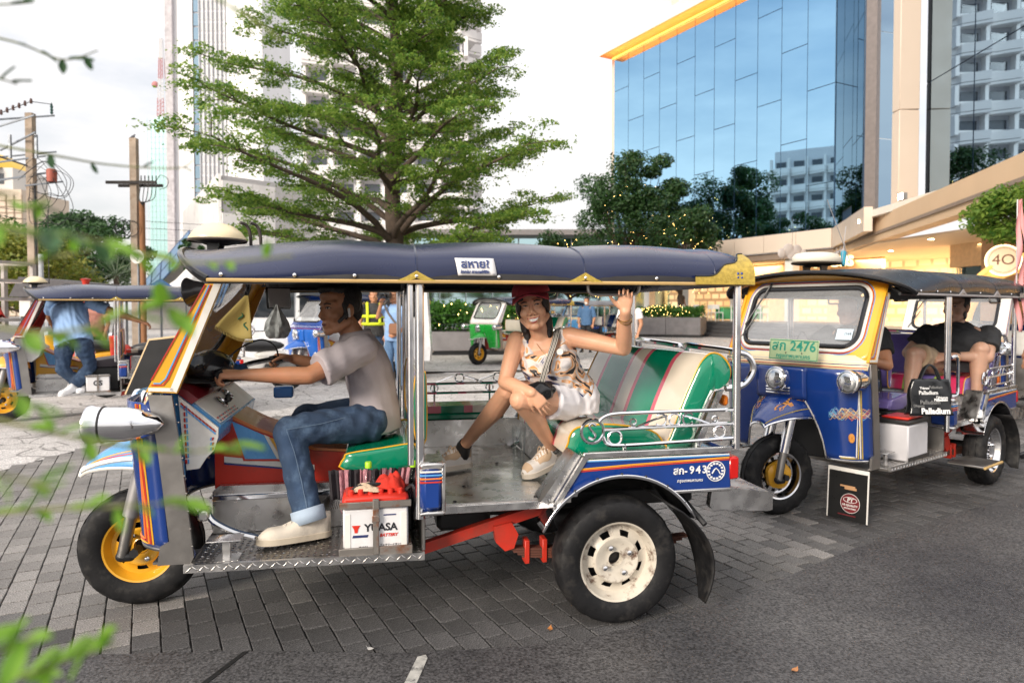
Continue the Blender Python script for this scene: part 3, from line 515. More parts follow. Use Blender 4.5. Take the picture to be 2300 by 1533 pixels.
for k in range(32):
    a = sd2 * (.8 * k + .05); c = sd2 * (.8 * k + .62); n_ = sn * .25; b = MB(); b.add([a + n_, c + n_, c + n_ + Vector((0, 0, 12.2)), a + n_ + Vector((0, 0, 12.2)), a, c, c + Vector((0, 0, 12.2)), a + Vector((0, 0, 12.2))], [(0, 1, 2, 3), (0, 4, 5, 1), (3, 2, 6, 7), (0, 3, 7, 4), (1, 5, 6, 2)]); b.build('slat', pw, pd, smooth=False)
o = MB().box(-.9, .9, -.14, .1, -.6, .6, .02).build('window', mat('brown_louvre', (.25, .21, .18), .7), pd); o.matrix_local = Matrix.Translation(fd_ * 3.0 + fn * .12 + Vector((0, 0, 10.2))) @ Matrix.Rotation(math.atan2(fd_.y, fd_.x), 4, 'Z')
# apartment tower with saw-tooth balconies (also what the mall glass mirrors)
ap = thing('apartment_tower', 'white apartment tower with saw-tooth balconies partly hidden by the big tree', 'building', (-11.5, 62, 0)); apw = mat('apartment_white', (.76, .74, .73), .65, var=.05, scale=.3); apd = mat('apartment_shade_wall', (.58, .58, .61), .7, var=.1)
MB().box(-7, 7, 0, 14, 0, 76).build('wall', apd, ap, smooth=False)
teeth = []
for k in range(6): teeth += [(-7.2 + 2.4 * k, -.3), (-7.2 + 2.4 * k + .2, -1.5), (-7.2 + 2.4 * k + 2.2, -.6)]
fl_ = teeth + [(7.2, -.3), (8.3, .6), (7.3, 3.2), (8.5, 3.9), (7.3, 6.6), (8.5, 7.3), (7.3, 10), (8.3, 10.6), (7.2, 13.8), (-7.2, 13.8)]
bal = MB().prism(fl_, 0, .22, 'z'); inner = [(x * .985, y + .12 if y < 3 else y * .99) for x, y in fl_]; bal.prism(fl_, .28, 1.02, 'z'); bal.box(-7.1, 7.1, -.12, 0, 1.0, 1.3); bo = bal.build('balcony', apw, ap, smooth=False); bo.matrix_local = Matrix.Translation((0, 0, 3))
for k in range(1, 29): inst(bo, ap, Matrix.Translation((0, 0, 3 + 2.5 * k)))
wo_ = MB().box(-.68, .68, -.06, .04, .95, 2.1).build('window', mat('dark_window', (.05, .06, .075), .12), ap); wo_.matrix_local = Matrix.Translation((-5.9, -.02, 3)); f = 0
for k in range(29):
    for c in range(6):
        if c or k: inst(wo_, ap, Matrix.Translation((-5.9 + 2.4 * c, -.02, 3 + 2.5 * k)))
        if c < 4: inst(wo_, ap, Matrix.Translation((7.02, 2 + 3.3 * c, 3 + 2.5 * k)) @ Matrix.Rotation(PI / 2, 4, 'Z'))
pier = MB().box(-.16, .16, -.8, .1, .8, 2.5).build('pier', apw, ap); pier.matrix_local = Matrix.Translation((-7, 0, 3)); f = 0
for k in range(29):
    for c in range(7):
        if c or k: inst(pier, ap, Matrix.Translation((-7 + 2.4 * c, 0, 3 + 2.5 * k)))
def tower_copy(loc, rz, floors, label):
    t = thing('apartment_tower', label, 'building', loc, rz); MB().box(-7, 7, 0, 14, 0, 3 + 2.5 * floors + 1.2).build('wall', apd, t, smooth=False)
    for c in list(ap.children):
        if not c.name.startswith('wall') and c.matrix_local.translation.z < 3 + 2.5 * floors - 1: inst(c, t, c.matrix_local.copy())
bpy.context.view_layer.update(); tower_copy((-54, 41, 0), PI / 2, 8, 'lower white apartment block mirrored in the blue glass')
dm = thing('domed_building', 'cream tiled building with a golden dome beyond the utility pole', 'building', (-103, 130, 0)); crm = mat('cream_tile', (.58, .48, .38), .7, var=.1)
MB().box(-14, 10.0, 0, 14, 0, 24).build('wall', crm, dm, smooth=False); b = MB(); [b.box(-14, 10.1, -.15, .05, 1.15 * k, 1.15 * k + .16) for k in range(20)]; [b.box(-14 + 1.5 * k, -13.8 + 1.5 * k, -.15, .05, 0, 23) for k in range(17)]; tag(b.build('tile_joint', mat('tile_joint', (.35, .27, .2), .8), dm, smooth=False), kind='stuff')
MB().box(-12, 7, 2, 12, 24, 28.5).build('attic', mat('attic_white', (.6, .58, .55), .7), dm, smooth=False); aw = MB().box(-.9, .9, -.1, .1, 0, 2).build('window', mat('dark_window', (.05, .06, .075), .12), dm); aw.matrix_local = Matrix.Translation((4.4, 1.98, 25.4))
for k in range(1, 5): inst(aw, dm, Matrix.Translation((4.4 - 2.6 * k, 1.98, 25.4)))
MB().lathe([(10, 0), (9.2, 1.6), (7, 3), (4, 4), (.01, 4.5)], (-4, 6, 28.5), 'z', 28).build('dome', mat('gold_dome', (.75, .48, .06), .35, .4), dm)
gw = thing('glass_skylight', 'sloping blue glass skylight roof beyond the second utility pole', 'building', (-25.5, 48, 0)); gm_ = mirror_mat('skylight_glass', (.30, .48, .66), .06)
def sk(u, v): return Vector((-.4 + 3.1 * u + 1.4 * v * 0, .4 * u, 3.2 + 3.7 * u)) + Vector((1.2 * v, -2.6 * v, -1.6 * v))
for i in range(5):
    for j in range(2):
        e = .015; a = [sk(i / 5 + e, j / 2 + e), sk((i + 1) / 5 - e, j / 2 + e), sk((i + 1) / 5 - e, (j + 1) / 2 - e), sk(i / 5 + e, (j + 1) / 2 - e)]; MB().add(a, [(0, 1, 2, 3)]).build('pane', gm_, gw, smooth=False, solid=.05)
b = MB(); [b.tube([sk(i / 5, 0), sk(i / 5, 1)], .05, 5) for i in range(6)]; [b.tube([sk(0, j / 2), sk(1, j / 2)], .05, 5) for j in range(3)]; b.build('skylight_frame', mat('blue_frame', (.06, .12, .25), .5), gw); MB().prism([(-.6, 0), (4.5, 0), (4.5, 5), (2.7, 6.8), (-.6, 3.1)], .4, 4, 'y').build('base_wall', mat('pale_wall', (.55, .53, .5), .7), gw, smooth=False)
lb = thing('glass_pavilion', 'low pale blue glass building behind the trunk of the big tree', 'building', (-3.5, 52, 0)); MB().box(-4, 16, 0, 6, 0, 6.9).build('core', mat('pavilion_core', (.25, .32, .34), .5), lb, smooth=False)
pn = MB().box(-.95, .95, -.06, 0, .1, 3.3).build('pane', mirror_mat('pavilion_glass', (.50, .70, .76), .06), lb); pn.matrix_local = Matrix.Translation((-3, 0, 0)); f = 0
for r_ in range(2):
    for k in range(10):
        if r_ or k: inst(pn, lb, Matrix.Translation((-3 + 2 * k, -.01, 3.4 * r_)))
MB().box(-4.5, 16.5, -.9, 6.4, 6.9, 7.3).build('roof', mat('pavilion_roof', (.18, .17, .17), .6), lb, smooth=False)
# ---------------------------------------------------------------- trees, hedges and poles
def leaves(name, P, Nrm, size, m, parent, seed=0, asp=.45, jit=.7, fold=True):
    """one leaf (two folded quads) at every point of P"""
    rng = np.random.default_rng(seed); n = len(P); N_ = Nrm + rng.normal(0, jit, (n, 3)); N_ /= np.linalg.norm(N_, axis=1)[:, None]
    T = rng.normal(0, 1, (n, 3)); T -= N_ * (T * N_).sum(1)[:, None]; T /= np.linalg.norm(T, axis=1)[:, None]; B = np.cross(N_, T); s = size * rng.uniform(.6, 1.3, n)[:, None]
    a = P - T * s * .5; c = P + T * s * .5; l = P + B * s * asp * .5 + N_ * s * .10; r = P - B * s * asp * .5 + N_ * s * .10
    V_ = np.stack([a, l, c, r], 1).reshape(-1, 3); F_ = np.arange(4 * n, dtype=np.int32); me = bpy.data.meshes.new(name)
    me.vertices.add(4 * n); me.vertices.foreach_set('co', V_.astype(np.float32).ravel()); me.loops.add(4 * n); me.loops.foreach_set('vertex_index', F_); me.polygons.add(n); me.polygons.foreach_set('loop_start', np.arange(0, 4 * n, 4, dtype=np.int32)); me.polygons.foreach_set('loop_total', np.full(n, 4, np.int32))
    me.update(calc_edges=True); me.materials.append(m); o = bpy.data.objects.new(name, me); COL.objects.link(o); o.parent = parent; return o
bark = mat('bark', (.085, .06, .045), .9, var=.3, scale=9, bump=.6, bscale=30)
lf1 = leaf_mat('leaf_bright', (.06, .18, .025), (.33, .45, .08), .6); lf2 = leaf_mat('leaf_dark', (.018, .065, .016), (.05, .12, .025), .3); lf3 = leaf_mat('leaf_yellow', (.13, .19, .02), (.25, .24, .03), .35); lf4 = leaf_mat('leaf_hedge', (.03, .12, .015), (.09, .24, .03), .35)
def tiered_tree(loc, label, prof, top, nl, seed, lm, per=300, size=.13, trunk_r=.26, lean=0., base_h=2.6):
    """prof = [(height, crown radius left, right)]; whorled boughs carrying flat sprays of leaves"""
    t = thing('tree', label, 'tree', loc); rng = np.random.default_rng(seed); tb = MB(); lb_ = MB(); PP = []; NQ = []
    tp = [(lean * (z / top) ** 1.5 * 1.0 + .10 * math.sin(z * .9), .08 * math.cos(z * 1.1), z) for z in np.linspace(0, top * .96, 16)]; tb.tube(tp, [trunk_r * (1 - z / top) ** .75 * (1.25 if z < .4 else 1) + .02 for _, _, z in tp], 10); tb.build('trunk', bark, t, 80)
    hs = [p[0] for p in prof]; rl = [p[1] for p in prof]; rrr = [p[2] for p in prof]
    for i in range(nl):
        h = base_h + (top - base_h - .4) * ((i + rng.uniform(0, 1)) / nl) ** .85; az = i * 2.39996 + rng.uniform(-.6, .6); ca, sa = math.cos(az), math.sin(az)
        rise = .18 + .35 * (h - base_h) / (top - base_h); 
        Rr = float(np.interp(h + .9, hs, rrr if ca > 0 else rl)) * (abs(ca) * 1 + (1 - abs(ca)) * .92) * rng.uniform(.82, 1.04); h0 = max(1.2, h - Rr * rise * rng.uniform(.8, 1.7)); x0 = float(np.interp(h0, [q[2] for q in tp], [q[0] for q in tp]))
        pts = []
        for k in range(8):
            f = k / 7; wob = .16 * math.sin(f * 7 + i); pts.append(Vector((x0 + ca * Rr * f - sa * wob, sa * Rr * f + ca * wob, h0 + (h - h0) * f ** .7 + .10 * math.sin(f * 5 + i))))
        r0 = trunk_r * .42 * (1 - h0 / top) ** .6; lb_.tube(pts, [r0 * (1 - .88 * k / 7) + .008 for k in range(8)], 6)
        for k in range(2, 8):
            q = pts[k]
            for side in (-1, 1):
                L_ = Rr * (.34 - .022 * k) * rng.uniform(.7, 1.25); a2 = az + side * rng.uniform(.6, 1.1); e = q + Vector((math.cos(a2) * L_, math.sin(a2) * L_, rng.uniform(-.02, .26) * L_)); md = q.lerp(e, .5) + Vector((0, 0, .05 * L_)); lb_.tube([q, md, e], [r0 * .3 * (1 - k / 9) + .007, r0 * .15 + .005, .004], 4)
                m_ = int(per * L_ / 1.3 * rng.uniform(.6, 1.2)); f = rng.uniform(.15, 1.12, m_)[:, None]; P = np.array(q) + (np.array(e) - np.array(q)) * f; sp = .10 + .26 * np.minimum(f, 1.15 - f * .6); P = P + rng.normal(0, 1, (m_, 3)) * sp * np.array([1, 1, .30]); PP.append(P[: m_ // 3])
                for pc in range(2 if k > 3 else 1):
                    c = np.array(q) + (np.array(e) - np.array(q)) * rng.uniform(.45, 1.05) + rng.normal(0, 1, 3) * np.array([.16, .16, .10]); pr = rng.uniform(.22, .50) * (1.15 - .04 * k); mm = int(per * .42 * (pr / .4) ** 2); th = rng.uniform(0, 6.283, mm); rr2 = pr * np.sqrt(rng.uniform(0, 1, mm)); zz = pr * .42 * np.sqrt(np.maximum(0, 1 - (rr2 / pr) ** 2)) * rng.uniform(-.45, 1, mm); PP.append(c + np.stack([rr2 * np.cos(th), rr2 * np.sin(th), zz], 1))
    lb_.build('bough', bark, t, 80); P = np.concatenate(PP); NQ = np.tile([0, 0, 1.], (len(P), 1)); leaves('crown', P, NQ, size, lm, t, seed, .5, .75); return t
tiered_tree((-3.75, 22, 0), 'big spreading tree with flat tiers of small green leaves behind the tuk-tuk', [(2.6, 3.6, 4.4), (3.8, 4.8, 5.0), (5.2, 5.6, 4.7), (6.6, 6.7, 5.3), (8.2, 6.2, 4.5), (9.6, 5.4, 4.0), (11.3, 4.9, 3.7), (13, 4.2, 3.2), (16.5, 1.2, 1.2)], 16.5, 72, 11, lf1, 330, .112, .30)
def round_tree(loc, label, h0, h1, rx, lm, n, size, seed, name='tree', cat='tree', trunk=.12, blobs=34):
    t = thing(name, label, cat, loc); rng = np.random.default_rng(seed); b = MB(); b.tube([(0, 0, 0), (.05 * h1 * .2, 0, h0), (0, .1, (h0 + h1) / 2)], [trunk * 1.2, trunk, trunk * .5], 8); PP = []; NQ = []; tb = MB()
    for i in range(blobs):
        d = rng.normal(0, 1, 3); d /= np.linalg.norm(d); rr_ = rng.uniform(.45, 1) ** .6; zc = (h0 + h1) / 2; c = np.array([d[0] * rx * rr_, d[1] * rx * rr_, zc + d[2] * (h1 - h0) / 2 * rr_ * (.9)]); br = rng.uniform(.16, .34) * rx
        b.tube([(0, 0, h0 * .9 + (c[2] - h0) * .3), Vector(c) * .6 + Vector((0, 0, zc * .4)) * 1.0 if False else Vector((c[0] * .55, c[1] * .55, h0 * .45 + c[2] * .55)), tuple(c)], [trunk * .5, trunk * .25, .01], 5)
        m_ = int(n / blobs); v = rng.normal(0, 1, (m_, 3)); v /= np.linalg.norm(v, axis=1)[:, None]; P = c + v * br * rng.uniform(.35, 1.15, m_)[:, None] ** .7 * np.array([1.15, 1.15, .8]); PP.append(P); NQ.append(v * .6 + np.array([0, 0, .6]))
    b.build('trunk', bark, t, 80); leaves('crown', np.concatenate(PP), np.concatenate(NQ), size, lm, t, seed, .5, .6); return t
lgt = emis('fairy_bulb', (1, .62, .18), 16)
def fairy(loc, label, h0, h1, rx, n, seed, flat=False):
    rng = np.random.default_rng(seed); t = thing('fairy_lights', label, 'fairy lights', loc); b = MB(); wv = MB(); k = 0; a = 0
    pts = []
    for i in range(n):
        f = i / n; a += rng.uniform(.1, .5); h = h0 + (h1 - h0) * ((f * 5) % 1) ** .9; r_ = rx * (1.0 - .5 * ((f * 5) % 1)) * rng.uniform(.75, 1.05); p = Vector((r_ * math.cos(a), r_ * math.sin(a) * (.25 if flat else 1), h)); pts.append(p); b.ell(p, (.011, .011, .014), 5, 4)
    tag(b.build('bulb', lgt, t), kind='stuff'); wv.tube(pts, .006, 3); wv.build('wire', black, t)
round_tree((7.0, 40, 0), 'tall bushy tree wound with fairy lights at the corner of the blue glass', 2.5, 11.2, 2.9, lf2, 26000, .22, 3, trunk=.16, blobs=60); fairy((7.0, 40, 0), 'fairy lights wound round the tall bushy tree', 2.6, 8.5, 2.7, 190, 4)
round_tree((8.7, 35.6, 0), 'shorter bushy tree hung with fairy lights in front of the blue glass', 2.2, 7.6, 2.0, lf2, 12000, .2, 5, blobs=36); fairy((8.7, 35.4, 0), 'fairy lights hung on the shorter bushy tree', 2.2, 6.2, 2.0, 130, 6)
round_tree((3.0, 36, 0), 'low loose tree with fairy lights between the big tree and the mall', 1.9, 5.6, 2.3, lf2, 9000, .2, 8, blobs=30); fairy((3.0, 36, 0), 'fairy lights on the low loose tree', 2.0, 5.0, 2.2, 90, 9)
round_tree((11.2, 14.6, 0), 'leafy green tree in front of the mall door at the right edge', 2.75, 4.0, 1.2, lf1, 9000, .13, 12, blobs=30, trunk=.07)
round_tree((-27.0, 43, 0), 'broad dark green tree beyond the parked vans', 2.4, 7.3, 3.6, lf2, 16000, .3, 14, blobs=40, trunk=.2); round_tree((-34.5, 46, 0), 'dense dark tree behind the first utility pole', 1.8, 7.2, 4.0, lf2, 15000, .32, 15, blobs=40, trunk=.2)
round_tree((-21.5, 30, 0), 'yellowish green bushy tree at the left edge', 1.2, 4.7, 2.9, lf3, 14000, .2, 16, blobs=40, trunk=.15)
round_tree((-8.2, 34, 0), 'yellow green young tree low behind the big tree', 1.5, 4.6, 1.8, lf3, 5000, .2, 17, blobs=22)
round_tree((-19.2, 41, 0), 'small dark bush tree beside the skylight roof', 3.4, 5.6, .8, lf2, 4500, .2, 18, blobs=18)
pt = thing('palm_tree', 'grey green fan palm standing among the trees on the left', 'palm tree', (-18.6, 32, 0)); MB().tube([(0, 0, 0), (.2, 0, 1.5), (.05, 0, 2.9)], [.18, .15, .12], 8).build('trunk', bark, pt)
rg = random.Random(4); fm_ = leaf_mat('palm_leaf', (.12, .17, .10), (.22, .28, .17), .3)
for k in range(34):
    az, el = rg.uniform(0, 6.28), rg.uniform(-.7, 1.2); d = Vector((math.cos(az) * math.cos(el), math.sin(az) * math.cos(el), math.sin(el))); c = Vector((.05, 0, 2.9)); e = c + d * rg.uniform(.7, 1.0); b = MB(); b.tube([c, e], .014, 4); s_ = d.orthogonal().normalized(); q = d.cross(s_)
    for j in range(9):
        a = -1.2 + .3 * j; w_ = (d * math.cos(a) + s_ * math.sin(a)); tip = e + w_ * .55 + Vector((0, 0, -.1)); b.add([e, e + w_ * .3 + q * .02 + s_.cross(d) * .03, tip, e + w_ * .3 - q * .02 - s_.cross(d) * .03], [(0, 1, 2, 3)])
    b.build('frond', fm_, pt, smooth=False)
def hedge(loc, rz, L_, d, h, label, lm, n, size, seed):
    t = thing('hedge', label, 'hedge', loc, rz); rng = np.random.default_rng(seed); P = rng.uniform(0, 1, (n, 3)); P[:, 2] = P[:, 2] ** .5; top = h * (1 + .16 * np.sin(P[:, 0] * L_ * 2.1 + seed) * np.sin(P[:, 0] * L_ * 5.3) + .10 * rng.normal(0, 1, n)); P = np.stack([P[:, 0] * L_, P[:, 1] * d, P[:, 2] * top], 1); leaves('foliage', P, np.tile([0, -.5, .8], (n, 1)), size, lm, t, seed, .5, .8)
    b = MB(); r_ = random.Random(seed)
    for k in range(int(L_ * 3)): x, y = r_.uniform(.1, L_ - .1), r_.uniform(.2, d - .2); b.tube([(x, y, -.1), (x + r_.uniform(-.1, .1), y, h * .8)], .012, 4)
    tag(b.build('stem', bark, t), kind='stuff'); return t
hedge((-8.4, 19.5, .58), math.atan2(1.2, 9.4), 9.2, 2.6, .85, 'dense bright green hedge growing in the long planter', lf4, 30000, .12, 21); fairy((-2.6, 20.6, .6), 'fairy lights strung over the long hedge', .3, .95, 3.6, 60, 22, True)
hedge((6.0, 33.6, .88), -.41, 3.2, 1.8, .55, 'far hedge beside the steps covered in fairy lights', lf4, 5000, .12, 23); fairy((7.4, 33.2, .9), 'fairy lights covering the far hedge', .15, .65, 1.5, 60, 24, True)
gp = thing('spiky_plants', 'spiky yellow green grasses behind the right-hand tuk-tuk', 'plant', (9.0, 11.0, 0)); rg = random.Random(8)
b = MB()
for k in range(150):
    x, y = rg.uniform(-1.6, 1.6), rg.uniform(-.5, .5); a = rg.uniform(0, 6.28); L_ = rg.uniform(.6, 1.15); lean = rg.uniform(.1, .6); p0 = Vector((x, y, .1)); pm = p0 + Vector((math.cos(a) * lean * .4, math.sin(a) * lean * .4, L_ * .7)); p2 = p0 + Vector((math.cos(a) * lean, math.sin(a) * lean, L_)); s_ = Vector((-math.sin(a), math.cos(a), 0)) * .022; b.add([p0 - s_, p0 + s_, pm + s_, pm - s_, p2], [(0, 1, 2, 3), (3, 2, 4)])
tag(b.build('blades', leaf_mat('grass_blade', (.25, .28, .05), (.45, .42, .12), .3), gp, smooth=False), kind='stuff'); MB().box(-1.9, 1.9, -.7, .7, 0, .35, .02).build('planter_box', wal, gp)
# ---------------------------------------------------------------- utility poles
conc = mat('pole_concrete', (.34, .27, .21), .9, var=.2, scale=5, bump=.3, bscale=25, dirt=(.2, .13, .08), dirt_amt=.6, dscale=3); iron = mat('galvanised', (.23, .25, .28), .5, .5); ins = mat('insulator', (.10, .055, .045), .3); cab = mat('cable', (.015, .015, .017), .6)
u1 = thing('utility_pole', 'crowded concrete utility pole with steel crossarm frame and loops of cable', 'utility pole', (-15.4, 22, 0)); MB().prism([(-.11, -.1), (.11, -.1), (.11, .1), (-.11, .1)], 0, 7.6, 'z').build('pole', conc, u1)
b = MB()
for z, x0, x1, y0, y1 in ((7.55, -1.1, .45, -.3, .5), (7.25, -1.3, .55, -.2, -.6), (6.75, -1.2, .5, .3, -.5), (6.35, -1.2, .55, -.3, .4), (6.15, -1.0, .4, -.5, .1)): b.tube([(x0, y0, z - .25), (x1, y1, z + .12)], .033, 4)
for x in (-.9, -.45, .38): b.tube([(x, -.3, 6.1), (x, -.3, 6.85)], .05, 4)
b.tube([(-.95, -.3, 5.4), (.35, .2, 5.75)], .04, 4); b.tube([(.0, -.3, 5.25), (.95, .1, 5.45)], .03, 4); b.build('crossarm', iron, u1)
for k in range(8):
    x = -1.1 + .19 * k; MB().lathe([(.02, 0), (.05, .03), (.03, .06), (.055, .09), (.03, .12), (.04, .15), (.001, .18)], (x, -.28, 7.33 + .07 * k), 'z', 8).build('insulator', ins, u1)
MB().lathe([(.02, 0), (.05, .05), (.03, .09), (.05, .14), (.03, .19), (.05, .24), (.001, .4)], (.42, .4, 7.68), 'z', 8).build('insulator', mat('green_insulator', (.02, .07, .06), .3), u1); MB().lathe([(.13, 0), (.15, .1), (.15, .38), (.1, .42), (.001, .43)], (.72, -.1, 5.4), 'z', 12).build('transformer', mat('rusty_can', (.35, .09, .06), .6), u1)
b = MB(); rg = random.Random(5)
for k in range(9):
    x0, x1 = rg.uniform(-.3, .5), rg.uniform(.5, 1.5); z0, z1 = rg.uniform(5.3, 5.7), rg.uniform(4.6, 5.5); b.tube(smooth_pts([(x0, -.2, z0), ((x0 + x1) / 2, -.2, z0 + rg.uniform(.1, .5)), (x1, -.2, z1), (x1 - .15, -.2, z1 - .5), (x1 - .6, -.2, z1 - .6 + rg.uniform(-.1, .2)), (.05, -.15, 4.6 + .1 * k)], 5), .010, 5)
b.tube([(-6, 0, 7.5), (-1, -.25, 7.45), (.2, -.25, 7.9), (.45, .4, 8.0)], .014, 4); b.tube([(-5, 0, 6.9), (-1.2, -.3, 6.3), (.0, -.2, 5.9)], .03, 5); b.tube([(.2, -.14, 0), (.2, -.14, 5.3)], .03, 6); b.build('cable', cab, u1)
MB().tube([(.32, -.1, 0), (.32, -.1, 3.1)], .07, 8).build('conduit', mat('conduit_grey', (.4, .42, .45), .5), u1)
u2 = thing('utility_pole', 'weathered concrete utility pole with a dark crossarm and a bird on top', 'utility pole', (-13.2, 24, 0)); MB().prism([(-.115, -.1), (.115, -.1), (.115, .1), (-.115, .1)], 0, 7.3, 'z').build('pole', conc, u2); MB().tube([(.25, 0, 0), (.25, 0, 5.1)], .1, 10).build('steel_post', mat('rust_post', (.28, .13, .06), .8), u2)
MB().box(-.9, .85, -.2, -.12, 5.70, 5.80).build('crossarm', mat('charred_wood', (.03, .026, .024), .8), u2); MB().box(-.65, .9, .12, .2, 5.64, 5.74).build('crossarm', mat('charred_wood', (.03, .026, .024), .8), u2)
b = MB()
for k in range(5): x = .32 + .13 * k; b.tube(smooth_pts([(x, -.16, 5.75), (x - .08, -.16, 5.2), (.35, -.1, 4.95 + .03 * k), (.25, -.1, 5.05)], 6), .014, 5); b.tube([(x, -.16, 5.8), (x, -.16, 5.98)], .02, 5)
for cx in (-.35, -.05): b.tube([(cx + .27 * math.cos(a), -.16, 4.15 + .27 * math.sin(a)) for a in np.linspace(0, 2 * PI, 24, endpoint=False)], .016, 5, True)
b.tube(smooth_pts([(.85, -.16, 5.8), (1.0, -.16, 6.0), (1.25, -.16, 5.85), (1.2, -.16, 5.6), (.95, -.16, 5.5)], 5), .012, 4); b.build('cable', cab, u2)
bd = thing('bird', 'small dark bird perched on top of the weathered pole', 'bird', (-13.22, 23.98, 7.3)); b = MB(); b.ell((0, 0, .06), (.075, .04, .05), M=Matrix.Rotation(-.4, 3, 'Y')); b.ell((.06, 0, .12), (.028, .025, .026)); b.cap((-.05, 0, .05), (-.14, 0, .0), .02, .012); b.cap((.085, 0, .118), (.11, 0, .112), .008, .002); [b.cap((.0, s * .015, .03), (.0, s * .015, 0), .005, .005) for s in (-1, 1)]; obj(remesh(b, .006, 2), 'body', mat('bird_grey', (.10, .10, .12), .7), bd) if 'remesh' in globals() else b.build('body', mat('bird_grey', (.10, .10, .12), .7), bd)
wr = thing('overhead_wires', 'thin overhead wires running between the two utility poles', 'wires', (-14.3, 23, 4.2)); b = MB()
for z, s_ in ((3.9, .4), (4.15, .25), (3.5, .3), (1.4, .5)): b.tube(smooth_pts([(-12, -6, z - 2.6), (-1.1, -1, z - 4.2 + .3), (0, 0, z - 4.2 + .1 - s_ * .4), (1.1, 1, z - 4.2 + .3), (14, 14, z - 3.6)], 6), .010, 4)
b.build('wire', cab, wr)
sdh = thing('satellite_dish', 'small white satellite dish mounted at the foot of the weathered pole', 'satellite dish', (-12.9, 23.6, 0)); MB().lathe([(.001, .07), (.1, .06), (.2, .02), (.235, 0), (.23, -.01), (.1, .045), (.001, .055)], (0, -.06, 3.15), 'y', 24).build('dish', white, sdh); MB().tube([(0, 0, 0), (0, 0, 3.15)], .03, 6).build('mast', iron, sdh); MB().tube([(0, 0, 3.0), (.05, -.35, 3.1)], .012, 5).build('feed_arm', iron, sdh)
# ---------------------------------------------------------------- the tuk-tuk: x runs rearwards, y to the vehicle's right, z up
WIN = (.43, 1.12, 1.505)
def wpt(y, z, off=0.):                                     # windshield plane, leaning back and curving round at the sides
    return (.165 + (z - 1.0) * .52 + .045 * (abs(y) / .52) ** 4 + off, y, z)
def rrect(w_, z0, z1, r, n=7):
    out = []
    for cx, cz, a in ((w_ - r, z1 - r, 0), (-w_ + r, z1 - r, PI / 2), (-w_ + r, z0 + r, PI), (w_ - r, z0 + r, 1.5 * PI)):
        out += [(cx + r * math.cos(a + PI / 2 * i / n), cz + r * math.sin(a + PI / 2 * i / n)) for i in range(n + 1)]
    return out
RIBS = [.42, 1.235, 1.92, 2.50, 2.69]
def rpt(u, v, off=0.):
    a = abs(v) * PI / 2; sa, ca = math.sin(a), max(math.cos(a), 0.)
    k = min(1, u / .30); k = k * k * (3 - 2 * k); e1 = 1 - .32 * k; e2 = 1.15 - .55 * k
    x0 = .27 + .20 * (1 - ca); x = x0 + u * (2.68 - x0); hh = .152 + .022 * k - .035 * max(0, (u - .9) / .1) ** 2
    b = 0
    for i in range(4):
        if RIBS[i] <= x <= RIBS[i + 1]: b = .020 * math.sin(PI * (x - RIBS[i]) / (RIBS[i + 1] - RIBS[i])) ** .7
    yy = (.715 + b * .9 * ca ** .3 + off) * sa ** e1; zz = 1.463 + (hh + b * ca ** .5 + off) * ca ** e2
    return (x, math.copysign(yy, v), zz)
def wheel(t, loc, Rr, wd, rr, rimm, hubm, holes, rot, kind, steer=0.):
    wh = sub('wheel', t, loc, (0, 0, rot + steer)); h = wd / 2; n = 72
    pr = [(rr, -h * .74), (rr + .014, -h * .93), (rr + (Rr - rr) * .45, -h), (Rr - .030, -h * .97), (Rr - .014, -h * .86), (Rr - .003, -h * .52), (Rr, 0), (Rr - .003, h * .52), (Rr - .014, h * .86), (Rr - .03, h * .97), (rr + .03, h * .97), (rr, h * .74)]
    blk = kind != 'bald'
    MB().lathe(pr, n=n, mod=lambda i, j, r: r - (.009 if blk and i in (3, 4, 8, 9) and (j // 2) % 2 else (.004 if i in (5, 7) and j % 3 == 0 else 0))).build('tyre', rubber, wh)
    if kind != 'bald':
        g = MB(); [g.lathe([(Rr + .0015, y0 - .004), (Rr - .004, y0), (Rr + .0015, y0 + .004)], n=48) for y0 in (-h * .3, h * .3)]; g.build('tread_groove', black, wh)
    q = n // holes if holes else 99
    p2 = [(rr + .004, -h * .8), (rr - .004, -h * .76), (rr - .012, -h * .5), (rr - .024, -h * .2), (rr - .042, -h * .2), (rr - .064, -h * .40), (rr - .072, -h * .52), (rr - .086, -h * .50), (rr - .115, -h * .3), (.032, -h * .34), (.030, h * .1)]
    if kind == 'deep': p2 = [(rr + .005, -h * .85), (rr - .005, -h * .8), (rr - .012, -h * .3), (rr - .022, h * .05), (rr - .034, h * .05), (rr - .055, h * .0), (.075, -h * .0), (.068, -h * .2), (.06, -h * .45), (.034, -h * .62), (.03, -h * .55)]
    MB().lathe(p2, n=n, skip=(lambda i, j: i == 4 and q < 50 and q * .3 < j % q < q * .7) if kind != 'bald' or holes else None).build('rim', rimm, wh)
    MB().lathe([(.001, h * .25), (rr - .012, h * .25), (rr - .012, h * .5), (.001, h * .5)], n=24).build('brake_drum', black, wh)
    hb = MB()
    for k in range(4):
        a = k * PI / 2 + .5; hb.lathe([(.011, -h * .28), (.011, -h * .62), (.006, -h * .66), (.0005, -h * .66)], (.062 * math.cos(a), 0, .062 * math.sin(a)), n=8)
    hb.build('wheel_nut', chrome, wh)
    if hubm: MB().lathe([(.092, -h * .15), (.088, -h * .55), (.055, -h * .85), (.024, -h * .95), (.001, -h * .95)], n=20, mod=lambda i, j, r: r * (1.08 if j % 4 < 2 and i < 3 else 1)).build('hub', hubm, wh)
    return wh
